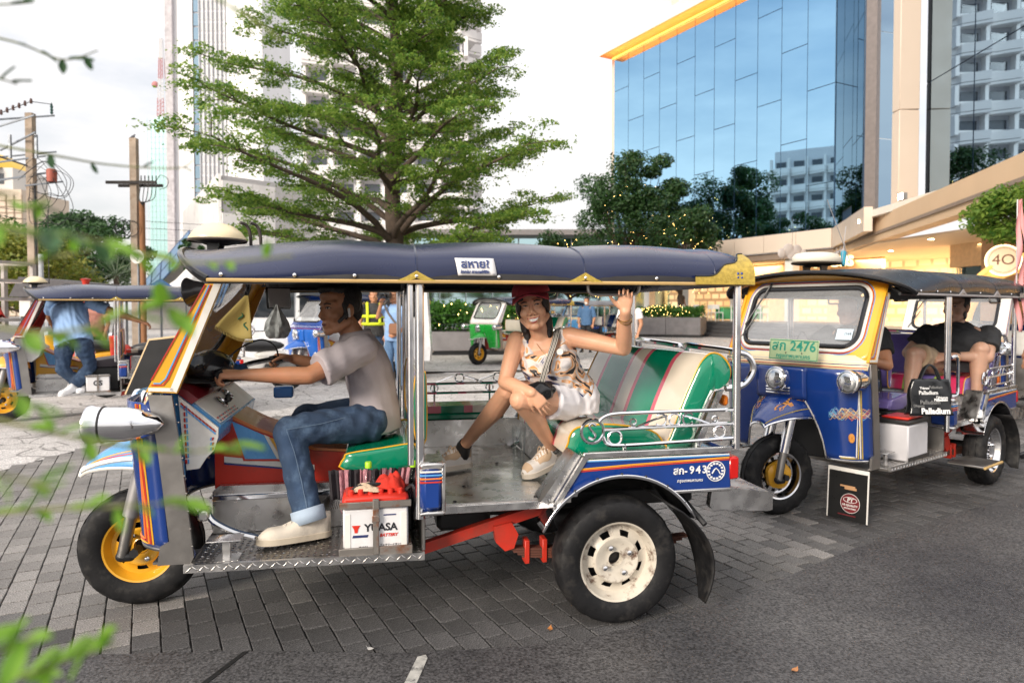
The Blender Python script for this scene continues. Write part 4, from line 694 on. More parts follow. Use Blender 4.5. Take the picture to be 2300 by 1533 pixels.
def lamp(t, name, p, r, d, ax, tail=.0, body=chrome):
    """bullet lamp facing -x with chrome shell of length tail"""
    lp = MB().lathe([(r * .93, -.012), (r * 1.06, -.008), (r * 1.1, .006), (r * 1.04, .022), (r * 1.0, .04), (r * .98, tail * .5), (r * .8, tail * .72), (r * .45, tail * .93), (r * .05, tail)], ax='x', n=28).build(name, body, t)
    lp.location = p; lp.rotation_euler = d
    MB().lathe([(r * .95, -.006), (r * .8, -.018), (r * .45, -.026), (.001, -.028)], ax='x', n=24).build('lens', lens, lp)
    MB().tube([(.045, r * 1.0 * math.cos(a), r * 1.0 * math.sin(a)) for a in np.linspace(0, 2 * PI, 24, endpoint=False)], .0045, 6, True).build('gasket', black, lp)
    return lp
def stripe(t, pts, wd, m, y, name='pinstripe', th=.0015):
    """flat band through (x, z) points at depth y"""
    P = [Vector((a, b)) for a, b in pts]; b = MB(); L = []; Rr = []
    for i, p in enumerate(P):
        d = (P[min(i + 1, len(P) - 1)] - P[max(i - 1, 0)]).normalized(); nn = Vector((-d.y, d.x)) * wd / 2; L.append(p + nn); Rr.append(p - nn)
    for i in range(len(P) - 1): b.prism([tuple(L[i]), tuple(L[i + 1]), tuple(Rr[i + 1]), tuple(Rr[i])], y, y - math.copysign(th, -y) if y else th, 'y')
    return b.build(name, m, t, smooth=False)
def cushion(t, name, prof, bands, endm, pip=None, puff=.012, skew=0.):
    """upholstery: profile in (x, z) swept along y, colour bands along y, ends rounded"""
    P_ = [Vector((a, 0, c)) for a, c in prof]; k_ = len(P_); q_ = smooth_pts(P_[-2:] + P_ + P_[:3], 3)[6:6 + 3 * k_]; prof = [(p.x, p.z) for p in q_]
    b = MB(); ms = []; n = len(prof); cx = sum(p[0] for p in prof) / n; cz = sum(p[1] for p in prof) / n
    def ring(y, s): return [(cx + (px - cx) * s + skew * (y - bands[0][0]), y, cz + (pz - cz) * s) for px, pz in prof]
    ys = [bands[0][0]] + [q[1] for q in bands]
    for k, (y0, y1, m) in enumerate(bands):
        if m not in ms: ms.append(m)
        b.c = ms.index(m); st = max(1, int(round((y1 - y0) / .035)))
        for i in range(st):
            a = y0 + (y1 - y0) * i / st; c = y0 + (y1 - y0) * (i + 1) / st
            f = lambda y: 1 + puff * (math.sin(PI * (y - y0) / (y1 - y0)) if y1 - y0 > .08 else 0)
            A, B_ = ring(a, f(a)), ring(c, f(c)); b.add(A + B_, [(j, (j + 1) % n, n + (j + 1) % n, n + j) for j in range(n)])
    if endm not in ms: ms.append(endm)
    b.c = ms.index(endm)
    for s, y in ((-1, bands[0][0]), (1, bands[-1][1])):
        R0, R1, R2 = ring(y, 1), ring(y + s * .012, .96), ring(y + s * .016, .7)
        b.add(R0 + R1 + R2, [(j, (j + 1) % n, n + (j + 1) % n, n + j) for j in range(n)] + [(n + j, n + (j + 1) % n, 2 * n + (j + 1) % n, 2 * n + j) for j in range(n)] + [tuple(2 * n + j for j in range(n))])
    o = b.build(name, ms, t, ang=60)
    if pip:
        p = MB(); [p.tube([(q[0], y + s * .002, q[2]) for q in ring(y, 1.012)], .0045, 5, True) for s, y in ((-1, bands[0][0]), (1, bands[-1][1]))]; p.build('piping', pip, o)
    return o
def scroll(b, c, r, turns=1.25, d=1, a0=0., y=-.62, rad=.0045):
    b.tube([(c[0] + r * (1 - .55 * i / 20) * math.cos(a0 + d * turns * 2 * PI * i / 20), y, c[1] + r * (1 - .55 * i / 20) * math.sin(a0 + d * turns * 2 * PI * i / 20)) for i in range(21)], rad, 5)
def rail(t, y, x0, x1, main=True):
    b = MB(); r = .0085
    ring = (1.985, .828)
    b.tube(smooth_pts([(2.60, y, .903), (2.2, y, .902), (2.08, y, .900), (2.035, y, .888), (2.012, y, .868)], 4), r, 7)
    b.tube([(2.035, y, .834), (2.645, y, .842)], r, 7)
    b.tube(smooth_pts([(2.03, y, .805), (2.05, y, .772), (2.10, y, .763), (2.3, y, .766), (2.645, y, .775)], 4), r, 7)
    b.tube([(2.60, y, .903), (2.645, y, .903)], r, 7)
    b.tube(arc(ring, .05, 0, 2 * PI, 26, y=y)[:-1], .0075, 6, True)
    b.tube(arc((2.085, .797), .03, 0, 2 * PI, 18, y=y)[:-1], .0055, 5, True)
    b.tube(arc((2.575, .806), .026, 0, 2 * PI, 18, y=y)[:-1], .0055, 5, True)
    b.tube(smooth_pts([(1.998, y, .852), (1.982, y, .862), (1.97, y, .848), (1.985, y, .828), (1.998, y, .81), (1.986, y, .795), (1.968, y, .803)], 4), .006, 6)
    for cx, d in ((2.36, 1), (2.425, -1), (2.295, 1)): b.tube(arc((cx, .868), .026, (0 if cx == 2.36 else .7 if d < 0 else PI + .7), (2 * PI if cx == 2.36 else 2 * PI - .7 if d < 0 else 3 * PI - .7), 16, y=y), .0048, 5)
    for s in (-1, 1):
        b.tube(smooth_pts([(2.36 + s * .035, y, .885), (2.36 + s * .1, y, .868), (2.36 + s * .17, y, .842)], 4), .0048, 5); scroll(b, (2.36 + s * .19, .862), .018, 1.1, s, -1.2, y)
    for px in (2.13, 2.47): b.tube([(px, y, .73), (px, y, .77)], r, 6)
    b.build('side_rail', chrome, t)
def tuk(loc, psi, label, c, lod=2, scale=1., steer=0., name='tuk_tuk'):
    t = thing(name, label, 'tuk-tuk', loc, R(psi), 'tuk-tuks standing in the plaza'); t.scale = scale if isinstance(scale, tuple) else (scale,) * 3
    wheel(t, (.02, 0, .265), .265, .135, .152, c.get('rimf', yellow), c.get('hubf'), 6 if not c.get('hubf') else 12, 0, 'front' if not c.get('hubf') else 'deep', steer)
    for s in (-1, 1):
        wheel(t, (2.09, s * .60, .272), .272, .165, .168, c.get('rimr', rustw), None, 8, 0 if s < 0 else PI, c.get('rear', 'bald'))
    # fork, steered with the wheel
    fk = sub('fork', t, (.02, 0, 0), (0, 0, steer)); b3 = MB()
    for s in (-1, 1):
        b = MB(); b2 = MB(); b.tube([(.042, s * .10, .665), (-.015, s * .10, .43)], .036, 14); b2.tube([(-.013, s * .10, .44), (-.052, s * .10, .25)], .026, 12)
        b.build('fork_sleeve', c.get('fork', mat('grey_fork', (.32, .31, .31), .4, .7)), fk); b2.build('fork_leg', steel_d, fk)
        b3.cap((-.056, s * .1, .25), (-.02, s * .1, .245), .026, .02); b3.tube([(0, s * .125, .265), (0, s * .06, .265)], .02, 10)
    b3.build('axle_bolt', black, fk)
    # front mudguard: peaked cap with a rolled lip
    def fend(u, v):
        a = (v - .5) * PI; x = -.215 + .43 * u; pk = .635 + .175 * math.sin(min(1, u * 1.1) * PI / 2) ** .8; wd = .035 + .19 * math.sin(min(1., .05 + u * 1.05) * PI / 2)
        dr = (.03 + .13 * u) * (1 - math.cos(a)) + .04 * abs(math.sin(a)) ** 6 * u; return (x + .05 * u * abs(math.sin(a)) ** 2, wd * math.sin(a), pk - dr)
    fb = MB().grid(fend, 18, 20).build('mudguard', c.get('fender', c['wing']), t, 70, solid=.006)
    e = MB(); 
    for v in (0, 1): e.tube([fend(i / 18, v) for i in range(19)], .007, 6)
    e.tube([fend(0, j / 12) for j in range(13)], .009, 6); e.build('lip', c.get('lip', chrome), fb)
    if lod > 1:
        for k, (m, dv) in enumerate(((white, .10), (red, .15), (yellow, .18), (lblue, .205)) if c.get('main') else ((gold, .13),)):
            e = MB()
            for v in (dv, 1 - dv): e.tube([Vector(fend(.02 + .97 * i / 18, v)) + Vector((0, 0, .004)) for i in range(19)], (.014 if m is white else .004), 5)
            e.build('pinstripe', m, fb)
    # cowl: two wings round to the sides, a nose between them, stainless side sheets
    for s in (-1, 1):
        def wing(u, v):
            y = .17 + .37 * u; top = .985; k = max(0, 1 - u / .34); bot = .405 + .36 * k ** .55; z = bot + (top - bot) * v
            x = .075 + .02 * u + .15 * u ** 5 + .14 * (.85 - z) ** 1 * (1 if z < .85 else .3) * (1 - .4 * u); return (x, s * y, z)
        wg = MB().grid(wing, 16, 14).build('front_wing', c['wing'], t, 60, solid=.008)
        e = MB(); e.tube([wing(i / 20, 0) for i in range(21)], .008, 6); e.build('wing_edge', c.get('edge', steel), wg)
        if lod:
            for k, m in enumerate(c.get('pins', (yellow, red, orange))):
                o_ = .9 - .022 * k; pp = [Vector(wing(o_, j / 10 * .96 + .03)) for j in range(11)] + [Vector(wing(o_ - .3 * j / 6, .03 + .014 * k)) for j in range(1, 7)]
                MB().tube([p + Vector((-.005, s * .002, 0)) for p in pp], .0042, 4).build('pinstripe', m, wg)
        sd_ = MB().prism([(.214, 1.02), (.30, 1.015), (.335, .74), (.372, .375), (.36, .352), (.24, .352), (.25, .425), (.284, .445), (.243, .84)], s * .535, s * .549)
        for px in range(9): sd_.ell((.318 + .05 * px / 8, s * .551, .98 - .07 * px), (.004, .003, .004), 6, 4)
        sd_.box(.22, .37, s * .41, s * .535, .352, .362); sd_.build('side_sheet', steel_d, t, 30)
        bt = MB().prism([(.20, .985), (.22, 1.02), (.27, .99), (.36, .40), (.37, .37), (.352, .36), (.30, .7), (.25, .9)], s * .50, s * .535); bt.build('inner_panel', c.get('inner', blue), t, 30)
        lamp(t, 'turn_lamp', (.030, s * c.get('lampy', .595), .918), .066, (0, R(1), s * R(1)), 'x', .255)
        # pillar beside the windshield
        MB().prism([(.205, 1.03), (.318, 1.022), (.495, 1.47), (.435, 1.47)], s * .522, s * .540).build('pillar', c['pillar'], t, 30)
        if lod:
            stripe(t, [(.304, 1.030), (.476, 1.462)], .026, white, s * .5415); stripe(t, [(.215, 1.040), (.305, 1.036)], .014, white, s * .5415)
            for q, m in ((0, red), (1, lblue)): stripe(t, [(.226 + q * .008, 1.056 + .007 * q), (.268 - q * .010, 1.055 + .007 * q), (.286 - q * .008, 1.078 + .003 * q), (.446 - .006 * q, 1.445)], .005, m, s * .5420)
            stripe(t, [(.226, 1.075), (.425, 1.445)], .005, red, s * .5420)
    MB().grid(lambda u, v: (.065 - .035 * math.sin(PI * u) + .10 * max(0, .86 - (.775 + .21 * v)), -.19 + .38 * u, .775 + .21 * v), 12, 8).build('nose', c.get('nose', c['wing']), t, 60, solid=.008)
    hl = lamp(t, 'headlight', (.005, 0, .905), .075, (0, R(3), 0), 'x', .14)
    if lod:
        b = MB(); [b.tube([(.02 + .012 * abs(y) * 8, y * 1.0, .808 + .018 * k) for y in np.linspace(-.09, .09, 7)], .006, 6) for k in range(3)]; b.build('grille', chrome, t)
    MB().grid(lambda u, v: wpt(-.535 + 1.07 * u, .98 + .09 * v, -.004), 20, 3).build('cowl_band', c.get('band', cream), t, 60, solid=.01)
    for k, m in enumerate((red, blue, white)):
        if lod: MB().tube([Vector(wpt(-.53 + 1.06 * i / 20, .995 + .018 * k, -.010)) for i in range(21)], .0035, 4).build('pinstripe', m, t)
    # windshield surround with its rubber and glass
    wi, z0, z1 = WIN; inn = rrect(wi, z0, z1, .085); out = rrect(.535, 1.04, 1.57, .03); n = len(inn); b = MB()
    def ring(k): return [wpt(inn[i][0] + (out[i][0] - inn[i][0]) * k, inn[i][1] + (out[i][1] - inn[i][1]) * k) for i in range(n)]
    rs = [ring(k / 4) for k in range(5)]; b.add(sum(rs, []), [(k * n + i, k * n + (i + 1) % n, (k + 1) * n + (i + 1) % n, (k + 1) * n + i) for k in range(4) for i in range(n)])
    ws = b.build('windshield_frame', c['pillar'], t, 60, solid=.018)
    MB().tube([Vector(wpt(p[0], p[1], -.006)) for p in inn], .018, 8, True).build('rubber_seal', blackgl, ws)
    if lod > 1:
        for off, m in ((.026, white), (.041, red), (.049, lblue)):
            MB().tube([Vector(wpt(p[0], p[1], -.011)) for p in rrect(wi + off, z0 - off, z1 + off, .085 + off)], .011 if m is white else .0035, 5, True).build('pinstripe', m, ws)
    b = MB(); b.add([wpt(p[0], p[1], 0) for p in inn] + [wpt(0, .5 * (z0 + z1))], [(i, (i + 1) % n, n) for i in range(n)]); b.build('windshield', shieldgl, t)
    MB().box(.34, .355, -.36, .36, 1.10, 1.115, .004).build('dash_edge', black, t)
    b = MB(); b.tube([wpt(.30, 1.55, -.03), wpt(.44, 1.25, -.03)], .007, 6); b.tube([wpt(.36, 1.33, -.02), wpt(.47, 1.13, -.02)], .006, 6); b.build('wiper', black, t)
    # roof
    RM = c.get('roof', navyv); rf = MB().grid(lambda u, v: rpt(u, v * 2 - 1), 46, 40).build('roof', RM, t, 50)
    MB().grid(lambda u, v: Vector(rpt(u, (v * 2 - 1) * .985)) * 1 - Vector((0, 0, .022)), 30, 24).build('roof_lining', lining, rf)
    b = MB()
    for rx in RIBS[1:4]:
        uu = None; pts = []
        for j in range(31):
            v = -1 + 2 * j / 30; x0 = rpt(0, v)[0]; u = (rx - x0) / (2.68 - x0); pts.append(rpt(u, v, .0015))
        b.tube(pts, .0045, 5)
    b.build('seam', RM, rf)
    e = MB()
    for s in (-1, 1):
        e.tube([Vector(rpt(i / 30, s)) + Vector((0, s * .006, -.006)) for i in range(31)], .0075, 6)
    e.build('roof_piping', c.get('piping', mat('tan_piping', (.5, .33, .13), .5)), rf)
    MB().tube([rpt(0, -1 + 2 * j / 24) for j in range(25)], .013, 8).build('visor_edge', blackgl, rf)
    MB().grid(lambda u, v: Vector(rpt(0, (u * 2 - 1) * .97)) * (1 - v) + Vector(wpt((u * 2 - 1) * .52, 1.555)) * v, 20, 2).build('visor_panel', c['pillar'], rf)
    MB().grid(lambda u, v: (2.675 - .02 * v, -.71 + 1.42 * u, 1.452 + v * (rpt(1, u * 2 - 1)[2] - 1.452)), 20, 4).build('roof_end', RM, rf)
    if lod:
        e = MB()
        for s in (-1, 1):
            for x in (.52, .78, 1.0, 1.235, 1.56, 1.92, 2.23, 2.55): e.ell((x, s * .724, 1.478), (.008, .006, .008), 8, 5)
        e.build('rivet', chrome, rf)
        for s in (-1, 1):
            for cx in (1.235, 1.92): MB().prism([(cx - .085, 1.456), (cx - .045, 1.474), (cx, 1.499), (cx + .045, 1.474), (cx + .085, 1.456), (cx + .03, 1.459), (cx, 1.471), (cx - .03, 1.459)], s * .717, s * .727).build('scallop_patch', c.get('patch', gold), rf, 30)
            def corner(u, v):
                x = 2.40 + .272 * u; top = .035 + .055 * (1 / (1 + math.exp(-(u - .42) * 22))) + .050 * (1 / (1 + math.exp(-(u - .8) * 24))); z = 1.455 + v * top
                ca = min(1, max(0, (z - 1.463) / .175)) ** (1 / .6); return (x + .004 * (u > .98), s * (.722 * math.sqrt(max(0, 1 - ca * ca)) ** .68 + .012), z)
            cp_ = MB().grid(corner, 20, 6).build('corner_patch', c.get('patch', gold), rf, 60)
            MB().tube([corner(i / 20, 1) for i in range(21)], .004, 5).build('patch_piping', blackgl, cp_)
            b = MB(); [b.box(2.60 + math.cos(a) * .012, 2.60 + math.cos(a) * .012 + .012, s * .727, s * .735, 1.487 + math.sin(a) * .012, 1.499 + math.sin(a) * .012, .003) for a in (.8, 2.4, 3.9, 5.5)]; b.build('stud', blue, cp_)
    fr = MB()
    for y in (-.62, .62):
        fr.tube([(.45, y, 1.462), (2.66, y, 1.462)], .011, 8)
        fr.tube([(.45, y * .62, 1.53), (2.66, y * .62, 1.54)], .009, 6)
    for x in (.5, 1.235, 1.92, 2.65): fr.tube(smooth_pts([(x, -.62, 1.462), (x, -.45, 1.53), (x, 0, 1.59), (x, .45, 1.53), (x, .62, 1.462)], 4), .011, 7)
    fr.build('roof_frame', mat('frame_black', (.02, .02, .02), .45), t)
    for s in (-1, 1):
        for x, zb in ((1.215, .72), (1.252, .5), (2.655, .73)):
            MB().tube([(x, s * .625, zb), (x, s * .625, 1.47)], .0185 if x != 1.215 else .013, 12).build('post', chrome, t)
    # roof lamp
    if c.get('lamp', True):
        tl = sub('roof_lamp', t, c.get('lamp_at', (.36, 0, 1.668))); q = c.get('lamp_s', (1, 1, 1))
        MB().lathe(c.get('dprof', [(.125, 0), (.126, .012), (.105, .042), (.07, .068), (.03, .080), (.001, .082)]), ax='z', n=28).build('dome', c.get('dome', cream), tl)
        MB().lathe([(.128, -.006), (.132, 0), (.128, .006), (.05, -.02), (.001, -.02)], ax='z', n=28).build('dome_rim', mat('dark_rim', (.06, .045, .03), .5), tl)
        b = MB(); [b.prism([(-.03, -.075), (.0, -.075), (.02, -.015), (-.035, -.015)], y, y + .012) for y in (-.06, .05)]; b.build('bracket', black, tl)
        tl.scale = q
    # foot plate, tunnel, dashboard
    fp = MB().box(.36, 1.262, -.605, .605, .335, .357, .003).build('foot_plate', steel_d, t)
    MB().prism([(.352, .372), (1.27, .357), (1.27, .326), (.352, .341)], -.622, -.607).build('plate_edge', steel, fp)
    if lod > 1:
        b = MB(); i = 0
        for x in np.arange(.37, 1.26, .022):
            i += 1; s = 1 if i % 2 else -1; z = .3565 - (x - .36) * .0167
            b.add([(x - .010, -.624, z - .010 * s), (x + .010, -.624, z + .008 * s), (x + .012, -.624, z + .004 * s), (x - .008, -.624, z - .013 * s), (x, -.627, z - .003 * s)], [(0, 1, 4), (1, 2, 4), (2, 3, 4), (3, 0, 4)])
        for iy, y in enumerate(np.arange(-.595, -.16, .026)):
            for ix, x in enumerate(np.arange(.39, 1.25, .026)):
                s = 1 if (ix + iy) % 2 else -1; d = Vector((.011, .007 * s, 0)); p = Vector((x, y, .3575)); nn = Vector((-.003 * s, .004, 0))
                b.add([p - d, p + nn, p + d, p - nn, p + Vector((0, 0, .0028))], [(0, 1, 4), (1, 2, 4), (2, 3, 4), (3, 0, 4)])
        tag(b.build('tread_rib', mat('tread_steel', (.62, .6, .58), .25, 1), fp, smooth=False), kind='stuff')
    tn = MB().prism([(.37, .36), (1.22, .36), (1.22, .66), (.80, .70), (.55, .80), (.42, .875), (.37, .88)], -.155, .155).build('tunnel', c.get('tunnel', red), t, 30)
    tp = MB().prism([(.41, .876), (.55, .803), (.80, .703), (.96, .69), (.96, .700), (.80, .716), (.55, .818), (.41, .892)], -.165, .165); tp.build('tunnel_top', mat('orange_vinyl', (.5, .13, .03), .3, coat=.5), tn, 30)
    if lod:
        for y in (-.157, .157):
            for m, poly in ((lblue, [(.44, .85), (.58, .78), (.64, .665), (.5, .67)]), (white, [(.41, .69), (.8, .635), (.8, .61), (.41, .66)]), (yellow, [(.6, .77), (.78, .70), (.78, .64), (.66, .66)]), (white, [(.58, .782), (.605, .77), (.665, .655), (.64, .66)]), (blue, [(.41, .664), (.8, .612), (.8, .604), (.41, .654)])):
                MB().prism(poly, y, y + (-.002 if y < 0 else .002)).build('painted_panel', m, tn, smooth=False)
            stripe(tn, [(.435, .86), (.495, .67), (.64, .664), (.80, .645)], .010, red, y + (-.0025 if y < 0 else .0025), 'painted_line')
    sl_ = MB().prism([(.37, .36), (.37, .545), (.40, .57), (1.0, .56), (1.0, .36)], -.21, -.175); sl_.build('engine_cover', steel, t, 30)
    MB().box(.37, 1.0, -.222, -.205, .505, .53, .004).build('cover_rail', chrome, t)
    MB().box(.955, 1.24, -.34, .34, .357, .64, .01).build('seat_box', black, t)
    ds = MB().prism([(.262, 1.03), (.30, 1.005), (.452, .872), (.435, .80), (.36, .735), (.262, .74)], -.42, .42).build('dashboard', c.get('dash', lblue), t, 30)
    if lod > 1:
        M = face_m((.376, 0, .9385), (0, 1, 0), (-.152, 0, .133))
        pl = MB().box(-.40, .40, -.092, .085, 0, .004, .002).build('instrument_panel', white, ds); pl.matrix_local = M
        g = MB(); [g.lathe([(.034, 0), (.036, .008), (.03, .012), (.028, .006), (.001, .006)], (x, y, .003), 'z', 20) for x, y in ((-.13, -.02), (.07, .0))]; g.build('gauge', chrome, pl)
        g = MB(); [g.lathe([(.027, 0), (.001, 0.0005)], (x, y, .0095), 'z', 16) for x, y in ((-.13, -.02), (.07, .0))]; g.build('gauge_face', mat('gauge_face', (.3, .32, .3), .2), pl)
        g = MB(); [g.lathe([(.010, 0), (.009, .016), (.006, .02), (.001, .02)], (x, y, .003), 'z', 10) for x, y in ((-.07, -.03), (-.035, -.02), (-.0, -.03), (.03, -.01), (.015, .04))]; g.build('knob', black, pl)
        for k, s_ in ((0, 1), (1, -1)):
            for j in range(11):
                a = -.38 + .035 * j; MB().box(a, a + .022, -.088 + .016 * k, -.08 + .016 * k, .004, .0052).build('painted_dash', red if (j + k) % 2 else blue, pl, smooth=False)
        MB().prism([(.255, 1.045), (.33, 1.02), (.372, .985), (.345, .965), (.28, 1.02)], -.44, .40).build('dash_hood', mat('maroon_vinyl', (.16, .006, .012), .3, coat=.4), ds, 30)
        sh = MB().prism([(.298, 1.0), (.448, .868), (.447, .83), (.43, .775), (.40, .745), (.375, .705), (.327, .70), (.31, .85)], -.452, -.44).build('side_shield', white, ds, 30)
        for m, o_ in ((red, .012), (lblue, .022)):
            for j in range(10):
                a = j / 10; x = .308 + (.44 - .308) * a; z = .985 - (.985 - .865) * a - o_; stripe(sh, [(x, z), (x + .011, z - .012)], .006, m, -.4535)
                z2 = .96 - .24 * a; x2 = .311 + .006 * a + o_ * .8; stripe(sh, [(x2, z2), (x2 + .001, z2 - .017)], .006, m, -.4535)
                if j > 6: stripe(sh, [(.438 - o_ * .7, .85 - .02 * (j - 6)), (.434 - o_ * .7, .838 - .02 * (j - 6))], .006, m, -.4535)
        b = MB(); b.tube([(.30, -.04, 1.0), (.42, -.04, 1.07)], .03, 10); b.tube(smooth_pts([(.44, -.34, 1.075), (.435, -.2, 1.085), (.44, -.06, 1.075), (.50, .1, 1.09), (.60, .24, 1.10)], 4), .013, 8); b.build('handlebar', chrome, t)
        [MB().tube(q, .0185, 10).build('grip', rubber, t) for q in ([(.44, -.37, 1.073), (.437, -.25, 1.08)], [(.565, .19, 1.098), (.625, .27, 1.103)])]
        b = MB(); b.tube(smooth_pts([(.6, .21, 1.10), (.585, .17, 1.17), (.52, .1, 1.2), (.42, .0, 1.14), (.36, -.05, 1.02)], 5), .0045, 5); b.tube([(.44, -.3, 1.06), (.40, -.36, 1.05), (.41, -.26, 1.04)], .006, 5); b.build('brake_cable', black, t)
        b = MB(); b.tube(smooth_pts([(.405, -.45, .52), (.425, -.45, .485), (.50, -.44, .435), (.58, -.42, .40), (.64, -.40, .375)], 4), .0135, 8); b.build('brake_pedal_arm', chrome, t)
        b = MB(); b.box(.375, .415, -.50, -.42, .50, .545, .008); b.build('brake_pedal', steel, t)
        b = MB(); b.box(.42, .55, -.565, -.48, .432, .438, .002); b.box(.475, .505, -.535, -.515, .357, .432, .002); b.box(.45, .54, -.57, -.48, .356, .360); b.build('foot_rest', steel, t)
    # driver's seat and the padded bulkhead behind it
    S = c['seat']
    cushion(t, 'driver_seat', [(.945, .648), (.945, .70), (.965, .718), (1.10, .735), (1.23, .75), (1.25, .73), (1.25, .648)], [(-.34, .34, c.get('dseat', S[0]))], S[0], c.get('seatpip'), .01)
    cushion(t, 'driver_backrest', [(1.245, .80), (1.235, .95), (1.245, 1.07), (1.27, 1.08), (1.285, 1.06), (1.285, .80)], [(c.get('dback', -.50), .36, c.get('dbackm', S[1]))], S[0], yellow, .02)
    # passenger tub
    fl = MB().box(1.275, 1.90, -.60, .60, .518, .54, .003); fl.build('passenger_floor', floorst, t)
    b = MB(); b.box(1.345, 1.82, -.612, -.598, .505, .538, .002); b.box(1.35, 1.82, -.595, -.30, .5405, .543); b.build('sill', steel, t)
    b = MB(); [b.ell((x, y, .545), (.009, .009, .004), 8, 5) for x, y in ((1.40, -.57), (1.75, -.56), (1.47, -.33), (1.40, .3), (1.7, .1))]; b.build('floor_bolt', black, t)
    MB().box(1.262, 1.345, .50, .655, .525, .735, .012).build('corner_box', c['side'], t)
    cb = MB().box(1.25, 1.345, -.665, -.50, .53, .715, .022).build('corner_box', c['side'], t)
    b = MB(); b.box(1.247, 1.348, -.668, -.49, .705, .735, .01); b.box(1.247, 1.348, -.669, -.49, .518, .535, .006); b.box(1.337, 1.352, -.66, -.4, .53, .73, .003); b.build('corner_trim', steel, cb)
    for k, m in enumerate((white, lblue, orange, red)): MB().box(1.249, 1.338, -.6675, -.60, .693 - .014 * k, .699 - .014 * k, .001).build('pinstripe', m, cb)
    b = MB(); b.box(1.35, 2.55, .60, .63, .54, .70, .004); b.build('far_side_wall', steel, t)
    b = MB(); b.box(1.26, 1.275, -.6, .6, .357, .75, .003); b.build('bulkhead', steel_d, t)
    yy = [-.0, .0]; bands = [(1.30, 1.36, S[1]), (1.36, 1.44, S[2]), (1.44, 1.57, S[0]), (1.57, 1.62, S[2]), (1.62, 1.72, S[1]), (1.72, 1.80, S[0])]
    arm = sub('side_bench', t, (0, 0, 0)); b = MB(); ms = [S[0], S[1], S[2], S[0]]
    for (a0, a1, m) in bands: b.c = ms.index(m); b.box(a0, a1, .43, .62, .765, .805, .0)
    b.c = 0; b.box(1.30, 1.80, .425, .622, .725, .764, .01); b.build('bench_pad', ms[:3], arm)
    st = MB().prism([(1.755, .545), (1.80, .52), (1.94, .72), (1.90, .745)], -.645, -.52).build('step_panel', steel, t, 30)
    MB().prism([(1.90, .545), (1.925, .545), (1.975, .70), (1.955, .71)], -.60, .60).build('seat_front', steel, t, 30)
    rv = MB(); [rv.ell((1.79 + .022 * k, -.647, .55 + .032 * k), (.004, .003, .004), 6, 4) for k in range(6)]; rv.build('rivet', chrome, st)
    # rear body sides with wheel arches
    for s in (-1, 1):
        ap = [(2.09 + .355 * math.cos(a), .285 + .355 * math.sin(a)) for a in np.linspace(R(52), R(128), 12)]
        poly = [(1.815, .545), (1.93, .715), (2.60, .715), (2.605, .565), (2.33, .565)] + [p for p in ap if p[1] > .50]
        bp = MB().prism(poly, s * .645, s * .665).build('body_side', c['side'], t, 30)
        b = MB(); b.box(1.93, 2.61, s * .655, s * .672, .722, .748, .004); b.box(2.32, 2.61, s * .655, s * .672, .552, .567, .004); b.prism([(1.805, .535), (1.82, .525), (1.955, .73), (1.94, .745)], s * .655, s * .674); b.build('side_trim', steel, bp)
        for m, z in ((white, .7145), (lblue, .7095)): stripe(bp, [(1.945, z), (2.60, z)], .005, m, s * .6662)
        for m, z in ((orange, .690), (red, .684), (yellow, .695)): stripe(bp, [(1.92, z - .016), (2.15, z - .006), (2.60, z + .006)], .004, m, s * .6662)
        def arch(u, v):
            a = R(28) + R(128) * u; r = .345 + .026 * v; lip = .018 * math.sin(v * PI * .5); return (2.09 + r * math.cos(a) * 1.02, s * (.50 + .185 * min(1, v * 1.7) - .0 + lip), .285 + r * math.sin(a) - .012 * (1 - v))
        MB().grid(arch, 24, 6).build('wheel_arch', chrome, t, 60, solid=.004)
        b = MB(); [b.ell((2.09 + .372 * math.cos(a), s * .70, .285 + .372 * math.sin(a)), (.007, .006, .007), 7, 5) for a in np.linspace(R(40), R(140), 7)]; b.build('arch_bolt', black, t)
        fl = MB().grid(lambda u, v: (2.28 + .22 * math.sin(2.2 * v ** .8), s * (.73 - .28 * u * (1 - .8 * v ** 2.5)), .53 - .44 * v), 8, 10).build('mud_flap', rubber, t, 60, solid=.008)
        b = MB(); b.tube([(2.40, s * .5, .55), (2.47, s * .70, .42)], .012, 6); b.build('flap_bracket', black, fl)
        rail(t, s * .625, 0, 0)
        # chassis
        b = MB().prism([(1.26, .337), (1.86, .50), (1.86, .452), (1.26, .29)], s * .43, s * .47); b.build('chassis_beam', red, t, 30)
        b = MB().prism([(1.58, .40), (1.66, .415), (1.69, .36), (1.67, .30), (1.63, .29), (1.59, .33)], s * .44, s * .49); b.build('spring_hanger', red, t, 30)
        b = MB()
        for k in range(4): b.prism([(1.65 + .02 * k, .298 - .012 * k), (2.0, .275 - .012 * k), (2.5 - .03 * k, .30 - .012 * k), (2.5 - .03 * k, .291 - .012 * k), (2.0, .265 - .012 * k), (1.65 + .02 * k, .289 - .012 * k)], s * .43, s * .48)
        b.build('leaf_spring', mat('rusty_iron', (.10, .035, .022), .7, dirt=(.2, .05, .02)), t, 30)
        b = MB(); [b.box(x, x + .022, s * .425, s * .487, .225, .33, .003) for x in (1.72, 1.80)]; b.build('spring_clip', red, t)
    MB().box(2.0, 2.6, -.60, .60, .70, .722, .002).build('rear_deck', steel, t)
    MB().box(1.30, 2.55, -.42, .42, .44, .515, .01).build('underbody', black, t)
    b = MB(); b.tube([(2.09, -.55, .272), (2.09, .55, .272)], .045, 10); b.ell((2.09, 0, .272), (.11, .12, .11)); b.tube([(1.1, .05, .36), (2.09, .0, .30)], .03, 8); b.box(1.35, 1.6, -.3, .2, .33, .44, .02); b.build('rear_axle', black, t)
